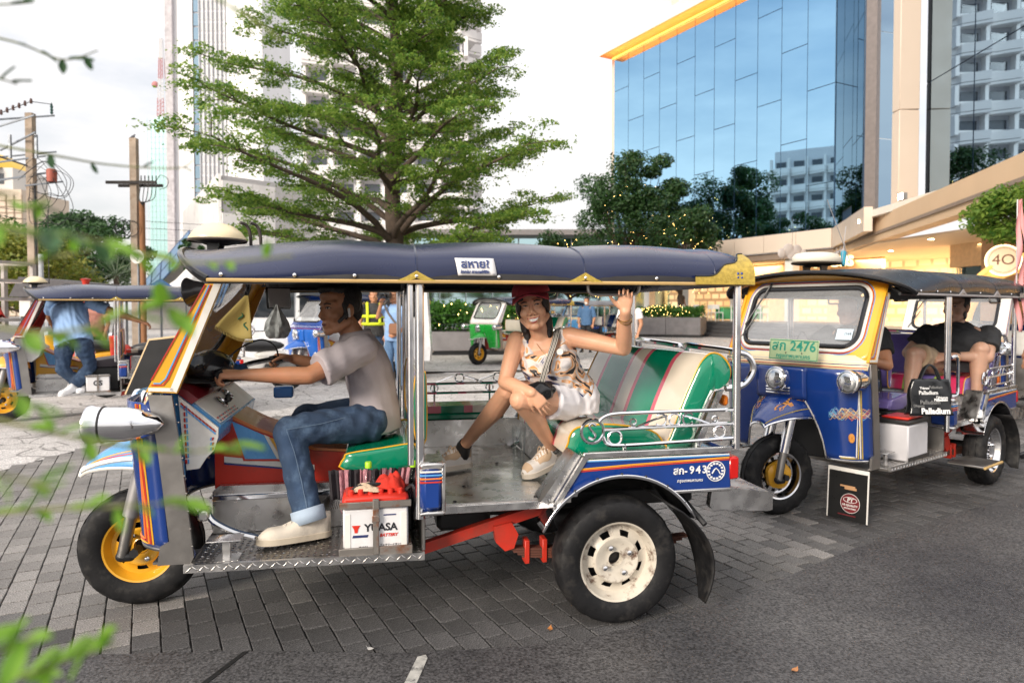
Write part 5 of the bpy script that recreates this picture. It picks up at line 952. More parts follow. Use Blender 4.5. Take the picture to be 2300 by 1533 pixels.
    b = MB(); b.tube([(1.55, .2, .33), (2.55, .25, .36), (2.72, .25, .36)], .025, 8); b.build('exhaust_pipe', steel_d, t)
    MB().prism([(2.60, .735), (2.62, .73), (2.64, .50), (2.60, .50)], -.62, .62).build('tail_panel', c['side'], t, 30)
    bm_ = MB(); bm_.prism([(2.60, .565), (2.80, .535), (2.815, .52), (2.815, .455), (2.79, .45), (2.52, .475), (2.51, .49), (2.52, .56)], -.665, -.63); bm_.prism([(2.60, .565), (2.80, .535), (2.815, .52), (2.815, .455), (2.79, .45), (2.52, .475)], .63, .665); bm_.box(2.785, 2.815, -.64, .64, .455, .53, .006); bm_.box(2.60, 2.80, -.64, .64, .528, .536); bm_.build('bumper', steel, t, 30)
    b = MB(); [b.box(2.60, 2.65, s * .60, s * .667, .60, .70, .008) for s in (-1, 1)]; b.build('tail_lamp', mat('red_lens', (.5, .01, .008), .15), t)
    b = MB(); b.box(2.66, 2.69, -.5, -.45, .90, .95, .01); b.build('indicator', amber, t)
    # rear seat
    bd = []; y0 = -.50
    for m, w_ in ((1, .20), (2, .03), (0, .21), (2, .03), (1, .10), (2, .03), (0, .22), (2, .03), (1, .15)): bd.append((y0, y0 + w_, S[m])); y0 += w_
    cushion(t, 'rear_seat', [(1.94, .69), (1.915, .76), (1.94, .815), (2.0, .83), (2.12, .832), (2.30, .80), (2.36, .74), (2.36, .69)], bd, S[0], yellow, .008)
    cushion(t, 'backrest', [(2.375, .72), (2.41, .80), (2.455, .92), (2.515, 1.05), (2.55, 1.11), (2.595, 1.145), (2.645, 1.135), (2.685, 1.09), (2.69, 1.04), (2.665, 1.0), (2.625, .995), (2.575, .93), (2.525, .81), (2.49, .71), (2.40, .69)], bd, S[0], yellow, .004, -.15)
    b = MB(); b.prism([(2.61, .97), (2.645, .98), (2.52, .70), (2.485, .70)], -.535, -.505); b.prism([(2.60, .96), (2.635, .97), (2.50, .70), (2.465, .70)], .47, .50); b.build('seat_bracket', steel, t, 30)
    for yA, yB in ((-.52, -.12), (.12, .52)):
        MB().tube(smooth_pts([(2.66, yA, .985), (2.75, yA, 1.0), (2.80, yA, 1.07), (2.77, yA, 1.135), (2.70, yA + .02, 1.155), (2.64, (yA + yB) / 2, 1.165), (2.64, yB - .03, 1.165), (2.66, yB, 1.14), (2.66, yB, 1.06)], 5), .015, 8).build('grab_rail', chrome, t)
    if lod > 1:
        for s in (-1, 1): MB().tube(smooth_pts([(1.95, s * .66, 1.45), (1.955, s * .662, 1.422), (1.985, s * .662, 1.412), (2.10, s * .662, 1.413), (2.165, s * .662, 1.417), (2.178, s * .66, 1.45)], 4), .008, 7).build('grab_handle', steel_d, t)
        b = MB()
        b.tube([(1.30, .625, .975), (2.64, .625, .975)], .008, 6); b.tube([(1.30, .625, .91), (2.64, .625, .91)], .008, 6); b.tube([(1.30, .625, .855), (2.03, .625, .855)], .008, 6)
        for cx in (1.37, 1.6, 1.83):
            b.tube(arc((cx + .2, .943), .026, 0, 2 * PI, 16, y=.625)[:-1], .005, 5, True)
            for s in (-1, 1): b.tube(smooth_pts([(cx + .2 + s * .03, .625, .955), (cx + .2 + s * .09, .625, .935), (cx + .2 + s * .14, .625, .915)], 4), .004, 5)
        for x in (1.42, 1.75): b.tube([(x, .625, .80), (x, .625, .91)], .006, 5); b.tube(arc((x, .885), .022, 0, 2 * PI, 14, y=.625)[:-1], .004, 5, True)
        b.build('far_rail', chrome, t)
    return t
SEAT = (greenv, creamv, pinkv)
main = tuk((-1.7252, 3.1196, 0), 11.5, 'large blue and stainless tuk-tuk with navy canopy carrying the woman in a red cap', dict(main=1, wing=blue, nose=lblue, fender=lblue, lip=white, pillar=yellow, side=blue, seat=SEAT, dash=lblue, edge=steel_d, seatpip=yellow, fork=mat('grey_fork', (.32, .31, .31), .4, .6)), 2)
# ---------------------------------------------------------------- writing and loose things on the large tuk-tuk
wpr = mat('white_print', (.75, .75, .75), .5)
SIDE = lambda x, z, y=-.6668: face_m((x, y, z), (1, 0, .0), (0, 0, 1))
txt('สก-', .044, SIDE(2.368, .650, -.6690), wpr, main, 'number_text', bold=.001); txt('943', .046, SIDE(2.452, .651, -.6690), wpr, main, 'number_text', sp=1.3, bold=.001)
txt('กรุงเทพมหานคร', .0185, SIDE(2.413, .607, -.6690), wpr, main, 'city_text', shear=.2)
em = MB().tube([(2.535 + .043 * math.cos(a), -.668, .642 + .043 * math.sin(a)) for a in np.linspace(0, 2 * PI, 36, endpoint=False)], .0025, 4, True); [em.box(2.535 + .033 * math.cos(a) - .005, 2.535 + .033 * math.cos(a) + .005, -.6685, -.666, .642 + .033 * math.sin(a) - .004, .642 + .033 * math.sin(a) + .004) for a in np.linspace(0, 2 * PI, 14, endpoint=False)]
em.tube([(2.518, -.668, .632), (2.528, -.668, .648), (2.537, -.668, .655), (2.548, -.668, .645), (2.556, -.668, .63)], .003, 4); em.build('round_emblem', wpr, main)
dec = MB().add([Vector(rpt(0, 0))], []) ; RM_ = Matrix.Identity(4)
def roof_side(x, z, off=.004):                              # point on the near flank of the roof at (x, z)
    lo, hi = .5, 1.0
    for _ in range(30):
        v = (lo + hi) / 2; x0 = rpt(0, -v)[0]; p = rpt((x - x0) / (2.68 - x0), -v, off)
        if p[2] > z: lo = v
        else: hi = v
    return Vector(p)
pl = MB().grid(lambda u, v: roof_side(1.385 + .155 * u + .012 * (1 - v), 1.482 + .070 * v), 8, 6).build('roof_sticker', mat('sticker_white', (.70, .69, .70), .4), main, solid=.001)
a_, b_, c_ = roof_side(1.40, 1.517), roof_side(1.52, 1.517), roof_side(1.46, 1.548); mid = roof_side(1.466, 1.527, .0075); ux_, uy_ = (b_ - a_), c_ - roof_side(1.46, 1.495)
txt('สหาย?', .046, face_m(mid, ux_, uy_), mat('navy_print', (.03, .05, .16), .5), main, 'sticker_text', bold=.0012, shear=-.1); txt('โกกโบ ถามเฟกัจิง', .0165, face_m(roof_side(1.462, 1.4965, .0075), ux_, uy_), mat('navy_print', (.03, .05, .16), .5), main, 'sticker_text', bold=.0006, shear=.2)
b = MB(); [b.tube(smooth_pts([(x, .05, 1.60), (x, .03, 1.70), (x - .015, .02, 1.745), (x - .04, .0, 1.755)], 4), .008, 6) for x in (.50, .545)]; b.build('roof_hook', mat('dark_iron', (.05, .04, .035), .6), main)
h = MB().lathe([(.001, -.05), (.03, -.05), (.035, .0), (.045, .03), (.06, .055), (.058, .06), (.03, .03), (.001, .02)], (0, 0, 0), 'x', 20).build('horn', blackgl, main); h.location = (.40, -.47, 1.425); h.rotation_euler = (0, .15, PI - .2)
mrr = MB().box(-.006, .012, -.075, .075, -.055, .055, .012).build('rear_mirror', black, main); mrr.location = (.60, .20, 1.405); mrr.rotation_euler = (0, -.1, -.75); MB().box(.0125, .0145, -.068, .068, -.048, .048, .004).build('mirror_glass', mat('mirror_reflection_grey', (.52, .53, .55), .15, coat=.6), mrr); MB().tube([(0, 0, .05), (.02, 0, .10)], .006, 5).build('mirror_stem', black, mrr)  # mirror face painted pale grey in place of a bright reflection
# battery strapped to the foot plate
bt_ = sub('battery', main, (1.075, -.515, .36)); MB().box(-.13, .13, -.085, .085, .0, .185, .008).build('case', mat('battery_white', (.70, .69, .70), .35, dirt=(.45, .38, .32), dirt_amt=.3), bt_)
b = MB(); b.box(-.132, .132, -.087, .087, .186, .235, .012); [b.lathe([(.012, 0), (.012, .016), (.008, .02), (.001, .02)], (-.10 + .04 * k, -.045, .234), 'z', 10) for k in range(6)]; b.build('lid', mat('battery_red', (.62, .035, .02), .3), bt_)
ri = mat('rusty_bracket', (.24, .22, .20), .5, .7, dirt=(.22, .08, .03), dirt_amt=.9, dscale=12); b = MB(); b.box(-.142, .142, -.098, -.088, .188, .215, .002); b.box(-.146, .146, -.10, -.088, -.004, .03, .002); b.box(-.012, .012, -.104, -.09, .0, .225, .002); b.box(-.015, .015, -.107, -.1, .13, .16, .003); b.box(-.142, -.13, -.095, .09, -.004, .03); b.box(.13, .142, -.095, .09, -.004, .03); b.build('bracket', ri, bt_)
b = MB(); [b.box(s * (.112) - .012, s * .112 + .012, -.0875, -.0845, .02 + 0 * k, .165, .001) for s in (-1, 1) for k in (0,)]; b.build('case_rib', white, bt_)
YM = lambda x, z: face_m((x, -.0862, z), (1, 0, 0), (0, 0, 1)); txt('YUASA', .042, YM(.02, .105), mat('ink_black', (.015, .015, .02), .5), bt_, 'battery_text', bold=.0012)
MB().prism([(-.095, .118), (-.062, .118), (-.070, .104), (-.073, .088), (-.084, .088), (-.087, .104)], -.0868, -.0852).build('battery_mark', mat('battery_red', (.62, .035, .02)), bt_, smooth=False); b = MB(); b.prism([(-.09, .078), (-.03, .078), (-.034, .068), (-.094, .068)], -.0868, -.0852); b.prism([(.03, .158), (.08, .158), (.08, .153), (.03, .153)], -.0868, -.0852); b.build('battery_band', mat('ink_navy', (.02, .03, .12), .5), bt_, smooth=False)
txt('BATTERY', .017, YM(.05, .073), mat('battery_red', (.6, .03, .02)), bt_, 'battery_text', shear=.25, bold=.0006); txt('YUASA', .012, YM(-.05, .028), mat('ink_black', (.015, .015, .02)), bt_, 'battery_text'); txt('バッテリーイタンク', .010, YM(.06, .033), mat('ink_black', (.015, .015, .02)), bt_, 'battery_text')
b = MB(); b.tube(smooth_pts([(.12, -.03, .235), (.15, -.05, .26), (.165, -.06, .2), (.16, -.05, .12)], 5), .008, 6); b.tube(smooth_pts([(-.1, .0, .24), (-.05, -.02, .265), (.03, -.01, .262), (.1, 0, .25)], 5), .008, 6); b.build('battery_cable', black, bt_)
def mloc(x, y, z): return MAIN0 @ Vector((x, y, z))
MAIN0 = Matrix.Translation(main.location) @ Matrix.Rotation(main.rotation_euler.z, 4, 'Z'); RZ = R(11.5)
wat = glass_mat('bottle_plastic', (.95, .965, .97), .25)
for x, y, l in ((1.045, -.43, 'clear water bottle with green cap left of the crumpled red cloth'), (1.235, -.45, 'clear water bottle with green cap right of the crumpled red cloth')):
    t = thing('water_bottle', l, 'bottle', mloc(x, y, .50), RZ, 'water bottles by the battery'); MB().lathe([(.001, 0), (.03, 0), (.032, .02), (.030, .05), (.032, .1), (.028, .13), (.013, .16), (.012, .175)], ax='z', n=18).build('bottle_body', wat, t); MB().lathe([(.0145, .172), (.0145, .195), (.012, .198), (.001, .198)], ax='z', n=16).build('cap', mat('lime_cap', (.35, .65, .02), .4), t)
def cloth(name, label, cat, loc, m, sx, sy, h, seed, rz=0., n=26):
    def f(u, v):
        x, y = (u - .5) * 2, (v - .5) * 2; r_ = math.hypot(x, y); q = mnoise.noise((x * 1.3 + seed, y * 1.3, seed)) + .25 * mnoise.noise((x * 3 + seed, y * 3, 1.)); z = max(0, 1 - r_ ** 2 * .9) * (.6 + .7 * q) + .16 * (1 - abs(math.sin(4 * x + 3 * y + 5 * q))) * max(0, 1 - r_ * .7); return (x * sx * (1 + .2 * q), y * sy * (1 + .2 * q), h * max(.02, z))
    return tag(MB().grid(f, n, n).build(name, m, None, 80, solid=.004, loc=loc), label, cat)
cloth('cleaning_cloth', 'crumpled red cloth on the white and red battery', 'cloth', mloc(1.135, -.50, .598), mat('red_cotton', (.5, .025, .012), .85, bump=.3, bscale=150), .07, .05, .085, 3.)
cloth('work_glove', 'beige knitted work gloves lying on the battery lid', 'gloves', mloc(1.04, -.54, .604), mat('beige_knit', (.55, .42, .30), .9, bump=.5, bscale=300), .055, .03, .035, 8.)
# shawl hanging from under the driver's seat
sh = thing('fringed_shawl', 'black and pink striped fringed shawl hanging below the green driver seat', 'shawl', mloc(.95, -.34, .645), RZ); bk, pk = mat('shawl_black', (.02, .016, .02), .95), mat('shawl_pink', (.42, .19, .22), .95, var=.4, scale=60, bump=.6, bscale=200)
for k in range(9):
    x0, x1 = -.075 + .045 * k, -.075 + .045 * (k + 1); ln = .125 + .03 * math.sin(k * 1.3) - .006 * k
    MB().grid(lambda u, v: (x0 + (x1 - x0) * u + .03 * v * (1 - k / 9) - .02 * v, -.012 - .012 * math.sin(u * 9 + k) - .02 * v, .005 - ln * v), 5, 6).build('stripe', (bk, pk)[k % 2], sh, solid=.004)
    b = MB(); [b.tube([(x0 + .009 * j + .01, -.032, .005 - ln), (x0 + .009 * j + .006, -.034, -.012 - ln), (x0 + .009 * j + .012, -.03, -.035 - ln)], .0018, 4) for j in range(5)]; b.build('fringe', (bk, pk)[k % 2], sh)
# pennant and net bag hanging inside the windshield
pn = thing('pennant', 'yellow fringed pennant printed with green dragons hanging behind the windshield', 'pennant', mloc(.50, -.06, 1.425), RZ); ym = mat('pennant_yellow', (.66, .50, .16), .8, var=.1, bump=.2, bscale=200)
def pw_(u, v): return Vector((-.012 - .125 * v + (.012 + .19 * v * .62) * u * 1.25, -.02 * math.sin(u * 5 + v * 3) * v - .02 * v, -.012 - (.20 - .06 * (1 - u) + .02 * math.sin(u * PI)) * v))
MB().grid(pw_, 12, 10).build('cloth', ym, pn, solid=.002)
for cu, cv, s_ in ((.50, .52, 1), (.80, .72, -1)):
    MB().tube([pw_(cu + .12 * s_ * math.sin(a) * (1 - a / 9), cv + .075 * a / 2 - .10) + Vector((0, -.004, 0)) for a in np.linspace(0, 5, 16)], [.0012 + .0026 * math.sin(PI * i / 15) for i in range(16)], 5).build('printed_dragon', mat('dragon_green', (.03, .20, .11), .7), pn)
b = MB(); [b.tube([pw_(i / 26, 1), pw_(i / 26, 1) + Vector((0, 0, -.014))], .0016, 4) for i in range(27)]; b.build('fringe', ym, pn); MB().tube([(0, 0, 0), (-.005, 0, .04)], .003, 5).build('cord', black, pn)
nb = thing('net_bag', 'translucent patterned net bag hanging under the mirror', 'bag', mloc(.60, .16, 1.375), RZ); MB().lathe([(.004, 0), (.02, -.03), (.05, -.09), (.062, -.13), (.05, -.16), (.04, -.17)], ax='z', n=24, mod=lambda i, j, r: r * (.85 + .28 * math.sin(j * 1.6 + i * .7))).build('net', mat('net_grey', (.42, .44, .44), .6, var=.6, scale=40), nb, 70)
# hat and rags on the dashboard
o = thing('black_hat', 'shiny black hat lying crown up on the maroon dash hood', 'hat', mloc(.36, -.17, 1.035), RZ); MB().ell((0, 0, .05), (.10, .115, .085), 22, 12).build('crown', blackgl, o); MB().lathe([(.09, .02), (.14, .004), (.142, .0), (.09, .01)], ax='z', n=26).build('brim', black, o)
cloth('blue_rag', 'blue cloth draped over the handlebar clamp', 'cloth', mloc(.44, -.10, 1.065), mat('blue_rag', (.02, .07, .17), .9, bump=.3, bscale=150), .06, .09, .06, 5.)
o = thing('black_board', 'black reclined board with tan edges behind the far windshield pillar', 'board', mloc(-.19, .62, .89), RZ); MB().prism([(-.05, 0), (.14, 0), (.24, .31), (.07, .29)], -.012, .012).build('panel', black, o, 30); MB().tube([(-.05, 0, 0), (.07, 0, .29), (.24, 0, .31)], .012, 6).build('edge', mat('tan_edge', (.55, .40, .22), .6), o)
b = MB(); b.tube([(.04, 0, .02), (.02, -.3, -.12)], .012, 6); b.build('stay', black, o)
o = MB().box(-.05, .05, -.03, .03, -.03, .03, .008).build('side_light', mat('blue_lens', (.03, .14, .42), .1), main); o.location = (.60, .40, .91)
o = thing('clear_cup', 'clear plastic cup of water on the passenger floor', 'cup', mloc(1.80, .02, .545), RZ); MB().lathe([(.001, 0), (.03, 0), (.034, .1), (.038, .20), (.036, .20), (.032, .1), (.028, .004), (.001, .004)], ax='z', n=20).build('cup', wat, o)
# ---------------------------------------------------------------- the other tuk-tuks
def seatset(a, b_, c): return (a, b_, c)
violet = mat('violet_vinyl', (.16, .12, .36), .2, coat=.7); lime = mat('lime_vinyl', (.28, .42, .09), .2, coat=.6); hot = mat('hot_pink_vinyl', (.68, .04, .13), .2, coat=.7)
chrm = dict(rimf=chrome, hubf=yellow, rimr=chrome, rear='tread')
gold2 = mat('tan_piping', (.5, .33, .13), .5)
right = tuk((1.7322, 4.4716, 0), 37.8, 'blue tuk-tuk with chrome wheels and green number plate facing the camera on the right', dict(wing=blue, nose=blue, fender=blue, lip=chrome, pillar=yellow, band=cream, side=blue, seat=(violet, hot, lime), roof=mat('black_vinyl', (.022, .022, .026), .28, var=.15, bump=.06, bscale=9), patch=mat('grey_vinyl', (.25, .24, .25), .4), pins=(gold, white), fork=chrome, piping=mat('grey_piping', (.35, .33, .33), .5), dome=mat('ivory_plastic', (.72, .68, .56), .4), lamp_at=(.52, 0, 1.685), lamp_s=(1.7, 1.2, 1.15), dprof=[(.12, 0), (.127, .012), (.125, .035), (.112, .055), (.08, .064), (.001, .068)], tunnel=black, dback=-.20, dbackm=violet, lampy=.49, **chrm), 2, (.957, .935, .99), R(-24))
gp_ = mat('plate_green_ground', (.33, .43, .24), .4); gt = mat('plate_green', (.0, .22, .15), .5)
npl = MB().box(-.17, .17, -.068, .068, 0, .006, .004).build('number_plate', gp_, right); npl.matrix_local = face_m((.02, -.12, 1.098), (.12, -1, -.02), (.12, 0, 1)); txt('สก 2476', .088, Matrix.Translation((0, .022, .007)), gt, npl, 'plate_text', bold=.0016); txt('กรุงเทพมหานคร', .036, Matrix.Translation((0, -.042, .007)), gt, npl, 'plate_text', bold=.0008)
MB().tube([(sx * .163, sy * .061, .006) for sx, sy in ((-1, -1), (1, -1), (1, 1), (-1, 1))], .003, 4, True).build('plate_rim', gt, npl); b = MB(); [b.lathe([(.007, .0), (.005, .004), (.001, .004)], (x, -.02, .006), 'z', 8) for x in (-.05, .06)]; b.build('plate_screw', chrome, npl)
st = MB().box(-.055, .055, -.038, .038, 0, .001).build('tax_sticker', mat('sticker_blue', (.55, .66, .75), .4), right); st.matrix_local = face_m(wpt(-.345, 1.20, -.012), (0, -1, 0), (.5, 0, 1)); txt('2568', .026, Matrix.Translation((.022, .004, .0015)), mat('ink_black', (.015, .015, .02)), st, 'sticker_text')
bd = MB().box(-.135, .135, -.165, .165, -.002, .002, .001).build('mudguard_board', mat('board_black', (.012, .012, .012), .3), right); bd.matrix_local = face_m((.20, -.415, .185), (.0, -1, 0), (.06, 0, 1))
b = MB(); b.box(-.138, -.13, -.165, .165, -.003, .0035); b.box(.13, .138, -.165, .165, -.003, .0035); b.box(-.135, .135, .14, .165, -.003, .003); b.build('board_edge', white, bd); od = MB().lathe([(.062, 0), (.064, .001), (.001, .0012)], ax='z', n=28).build('board_emblem', mat('emblem_maroon', (.16, .015, .02), .4), bd); od.matrix_local = Matrix.Translation((.02, -.055, .0025)) @ Matrix.Diagonal((1, .95, 1, 1))
MB().tube([(.064 * math.cos(a), .064 * math.sin(a), .001) for a in np.linspace(0, 2 * PI, 32, endpoint=False)], .0018, 4, True).build('emblem_ring', white, od); MB().tube([(.045 * math.cos(a), .022 + .018 * math.sin(a), .002) for a in np.linspace(0, 2 * PI, 28, endpoint=False)], .0022, 4, True).build('emblem_ring', white, od)
txt('PY', .036, Matrix.Translation((0, .021, .002)), white, od, 'emblem_text', bold=.001, shear=.1); txt('HI-QUALITY', .019, Matrix.Translation((0, -.014, .002)), white, od, 'emblem_text', bold=.0006); txt('MUDGUARD', .014, Matrix.Translation((0, -.035, .002)), white, od, 'emblem_text', bold=.0004)
b = MB(); b.box(-.05, .05, .045, .055, .002, .006); b.box(-.02, .06, .03, .045, .002, .006); b.build('printed_tool', mat('copper_print', (.5, .28, .14), .4), bd); b = MB(); b.tube([(-.06, -.133, .003), (.06, -.133, .003)], .004, 5); b.build('printed_band', mat('emblem_maroon', (.16, .015, .02)), bd)
# painted tiger stickers (plain striped cats) and the flowing dragon flourish on the wing
tg, tk = mat('tiger_orange', (.62, .26, .05), .4), mat('tiger_black', (.015, .012, .01), .5)
def fend2(u, v):
    a = (v - .5) * PI; x = -.215 + .43 * u; pk = .635 + .175 * math.sin(min(1, u * 1.1) * PI / 2) ** .8; wd = .035 + .19 * math.sin(min(1., .05 + u * 1.05) * PI / 2); dr = (.03 + .13 * u) * (1 - math.cos(a)) + .04 * abs(math.sin(a)) ** 6 * u; return Vector((x + .05 * u * abs(math.sin(a)) ** 2, wd * math.sin(a), pk - dr + .005))
for v0, d in ((.30, 1), (.72, -1)):
    def decal(b, pts, off=.0):                              # flat print following the mudguard
        cu, cv = sum(p[0] for p in pts) / len(pts), sum(p[1] for p in pts) / len(pts); F_ = lambda p: fend2(.22 + .66 * p[0], v0 + d * .13 * p[1]) + Vector((0, 0, off)); n_ = len(pts); b.add([F_(p) for p in pts] + [F_((cu, cv))], [(i, (i + 1) % n_, n_) for i in range(n_)])
    b = MB(); decal(b, [(0, .1), (.06, .45), (.16, .5), (.22, .3), (.5, .42), (.72, .3), (.8, -.1), (.7, -.5), (.62, -.15), (.42, -.12), (.38, -.6), (.3, -.6), (.3, -.1), (.18, -.1), (.12, -.55), (.05, -.5), (.1, -.05)]); decal(b, [(.74, .2), (.9, .6), (1, .55), (.98, .4), (.92, .42), (.8, .05)]); o = b.build('tiger_sticker', tg, right, smooth=False)
    b = MB(); [decal(b, [(.22 + .09 * k, .36), (.25 + .09 * k, .36), (.26 + .09 * k, -.02), (.24 + .09 * k, .0)], .0015) for k in range(6)]; decal(b, [(.05, .2), (.09, .25), (.09, .15)], .0015); b.build('tiger_stripe', tk, o, smooth=False)
rg = random.Random(2)
def wing2(u, v):
    y = .17 + .37 * u; k = max(0, 1 - u / .34); bot = .405 + .36 * k ** .55; z = bot + (.985 - bot) * v; x = .075 + .02 * u + .15 * u ** 5 + .14 * (.85 - z) * (1 if z < .85 else .3) * (1 - .4 * u); return Vector((x - .007, -y, z))
for m in (gold2, mat('pale_gold', (.6, .5, .3), .4), mat('flame_red', (.5, .08, .03), .4), mat('sky_flame', (.15, .4, .6), .4)):
    b = MB()
    for k in range(16):
        u0, v0 = rg.uniform(.42, .9), .50 + rg.uniform(-.035, .045); pts = [wing2(min(.99, u0 + .022 * j), v0 + .028 * math.sin(j * .9 + k) + .004 * j) for j in range(7)]; b.tube(pts, [.0008, .0018, .0022, .002, .0018, .0014, .0006], 4)
    b.build('painted_flourish', m, right)
b = MB(); b.tube([wing2(.78 + .02 * math.cos(a), .255 + .035 * math.sin(a)) for a in np.linspace(0, 2 * PI, 14, endpoint=False)], .012, 5, True); b.ell(wing2(.78, .255), (.004, .016, .02)); o = b.build('tiger_sticker', tg, right); b = MB(); [b.tube([wing2(.765 + .015 * k, .275), wing2(.77 + .012 * k, .25)], .003, 4) for k in range(3)]; b.tube([wing2(.765, .235), wing2(.795, .235)], .005, 4); b.build('tiger_stripe', tk, o)
b = MB(); b.tube([(.42, -.30, 1.68), (.25, -.22, 2.08)], .0025, 4); b.tube([(.70, -.1, 1.70), (1.15, .1, 2.0)], .0025, 4); b.build('aerial', mat('aerial_grey', (.4, .4, .42), .4, .6), right); MB().cap((.72, -.1, 1.68), (.84, -.04, 1.77), .014, .022).build('aerial_base', mat('teal_plastic', (.02, .25, .35), .4), right)
b2_ = sub('battery', right, (.80, -.50, .36)); MB().box(-.16, .16, -.11, .11, 0, .24, .01).build('case', mat('battery_grey', (.55, .54, .56), .4), b2_); b = MB(); b.box(-.165, .165, -.115, .115, .242, .27, .008); b.box(-.165, .165, -.118, -.112, .0, .03); b.build('frame', mat('battery_black', (.02, .02, .02), .4), b2_); b = MB(); b.box(-.12, .12, -.09, .09, .271, .285, .006); b.build('lid', mat('battery_red', (.62, .035, .02)), b2_)
MB().box(1.28, 1.62, -.86, -.62, .27, .285, .004).build('side_step', steel_d, right); MB().tube([(1.28, -.865, .277), (1.62, -.865, .277)], .01, 6).build('step_edge', gold2, right)
b = MB(); b.tube(smooth_pts([(1.30, -.63, 1.02), (1.36, -.65, 1.02), (1.37, -.65, .85), (1.36, -.65, .76), (1.30, -.63, .75)], 3), .012, 7); b.build('grab_handle', chrome, right)
RT = Matrix.Translation((1.7326, 4.5043, 0)) @ Matrix.Rotation(R(37.5), 4, 'Z'); RRZ = R(37.5)
# the printed carrier bag
bg_ = thing('carrier_bag', 'glossy black Palladium carrier bag hanging beside the driver seat'.replace('Palladium ', 'printed '), 'bag', RT @ Vector((.78, -.64, .655)), R(2)); bg_.scale = (.85, .85, .88); bm2 = mat('bag_black', (.010, .011, .013), .14, bump=.25, bscale=14)
def bagp(u, v, s=1): w_ = .175 - .03 * v; return (w_ * (2 * u - 1) + .01 * math.sin(v * 7 + u * 3), s * (-.035 * (1 - v * .75) - .012 * math.sin(u * PI) + .008 * math.sin(u * 14 + v * 3) * v), .27 * v)
MB().grid(lambda u, v: bagp(u, v), 20, 12).build('front', bm2, bg_, 70, solid=.002); MB().grid(lambda u, v: bagp(u, v, -1), 20, 12).build('back', bm2, bg_, 70, solid=.002); b = MB(); [b.tube(smooth_pts([(-.08, s * .012, .26), (-.045, s * .012, .34), (0, 0, .375), (.045, s * .012, .34), (.08, s * .012, .26)], 4), .008, 6) for s in (-1, 1)]; b.build('handle', bm2, bg_)
for s_, h, x, z, mm_, bo in (('Palladium', .060, .02, .035, wpr, .0022), ('Palladium', .040, -.03, .17, wpr, .0006), ('Palladium', .042, -.02, .10, mat('grey_print', (.2, .2, .2), .5), .0004), ('Dhipaya', .028, .075, .135, wpr, .0004), ('Palladium', .028, .065, .118, wpr, .001), ('Dhipaya', .026, -.11, .075, mat('grey_print', (.2, .2, .2)), .0003), ('Palladium', .028, .03, .21, mat('grey_print', (.2, .2, .2)), .0003), ('Thipaya', .024, -.06, .205, wpr, .0004)):
    txt(s_, h, face_m((x, -.058 + .030 * z / .27 * 1.1, z), (1, 0, 0), (0, .11, 1)), mm_, bg_, 'bag_text', bold=bo, ext=.001)
orgl = mat('orange_wing', (.72, .12, .03), .3, coat=.4); grn = mat('bright_green_paint', (.01, .34, .035), .25, coat=.5)
left = tuk((-6.12, 8.15, 0), 28, 'blue and red tuk-tuk at the left edge with a man climbing in', dict(wing=blue, nose=blue, fender=yellow, pillar=red, side=blue, seat=(mat('dark_vinyl', (.05, .04, .05), .4), red, creamv), tunnel=yellow, dash=white, inner=black), 1)
gs_ = sub('battery', left, (1.03, -.53, .36)); MB().box(-.12, .12, -.08, .08, 0, .2, .008).build('case', mat('battery_white', (.70, .69, .70)), gs_); txt('GS', .08, face_m((0, -.0815, .11), (1, 0, 0), (0, 0, 1)), mat('ink_black', (.015, .015, .02)), gs_, 'battery_text', bold=.003); b = MB(); b.box(-.01, .01, -.09, -.081, 0, .21); b.box(-.13, .13, -.09, -.081, .19, .205); b.box(-.13, .13, -.09, -.081, 0, .02); b.build('bracket', ri, gs_)
MB().lathe([(.006, 0), (.004, .9)], (.5, 0, 1.66), 'z', 5).build('aerial', black, left)
bluet = tuk((-3.95, 12.4, 0), 50, 'small blue tuk-tuk numbered 8 standing behind the driver', dict(wing=mat('mid_blue_paint', (.01, .10, .42), .22, coat=.5), fender=mat('mid_blue_paint', (.01, .10, .42)), pillar=blue, band=blue, side=blue, seat=(greenv, pinkv, creamv), lamp=False), 1)
txt('8', .14, face_m((.135, -.44, .52), (.1, -1, 0), (0, 0, 1)), wpr, bluet, 'number', bold=.004)
greent = tuk((-.85, 16.6, 0), 42, 'bright green tuk-tuk parked beyond the hedge planter', dict(wing=grn, fender=grn, nose=grn, pillar=mat('off_white_paint', (.62, .62, .6), .35), band=white, side=grn, seat=(greenv, creamv, greenv), lamp=False, lip=white, pins=(white,)), 1)
far1 = tuk((1.9, 24, 0), 35, 'far blue tuk-tuk with grey canopy under the raised hand', dict(wing=lblue, pillar=lblue, side=lblue, roof=mat('grey_canopy', (.25, .25, .27), .5), seat=(blue, white, blue), lamp=False), 0)
far2 = tuk((-.6, 25.5, 0), 20, 'far tuk-tuk with pale canopy behind the green one', dict(wing=white, pillar=white, side=blue, roof=mat('pale_canopy', (.45, .45, .46), .5), seat=(blue, white, blue), lamp=False), 0)
behind = tuk((5.0, 7.9, 0), 40, 'tuk-tuk with white windshield frame directly behind the blue one on the right', dict(wing=blue, pillar=mat('off_white_paint', (.62, .62, .6), .35), side=blue, roof=mat('black_vinyl', (.022, .022, .026)), seat=(blue, white, blue), lamp=False), 1)
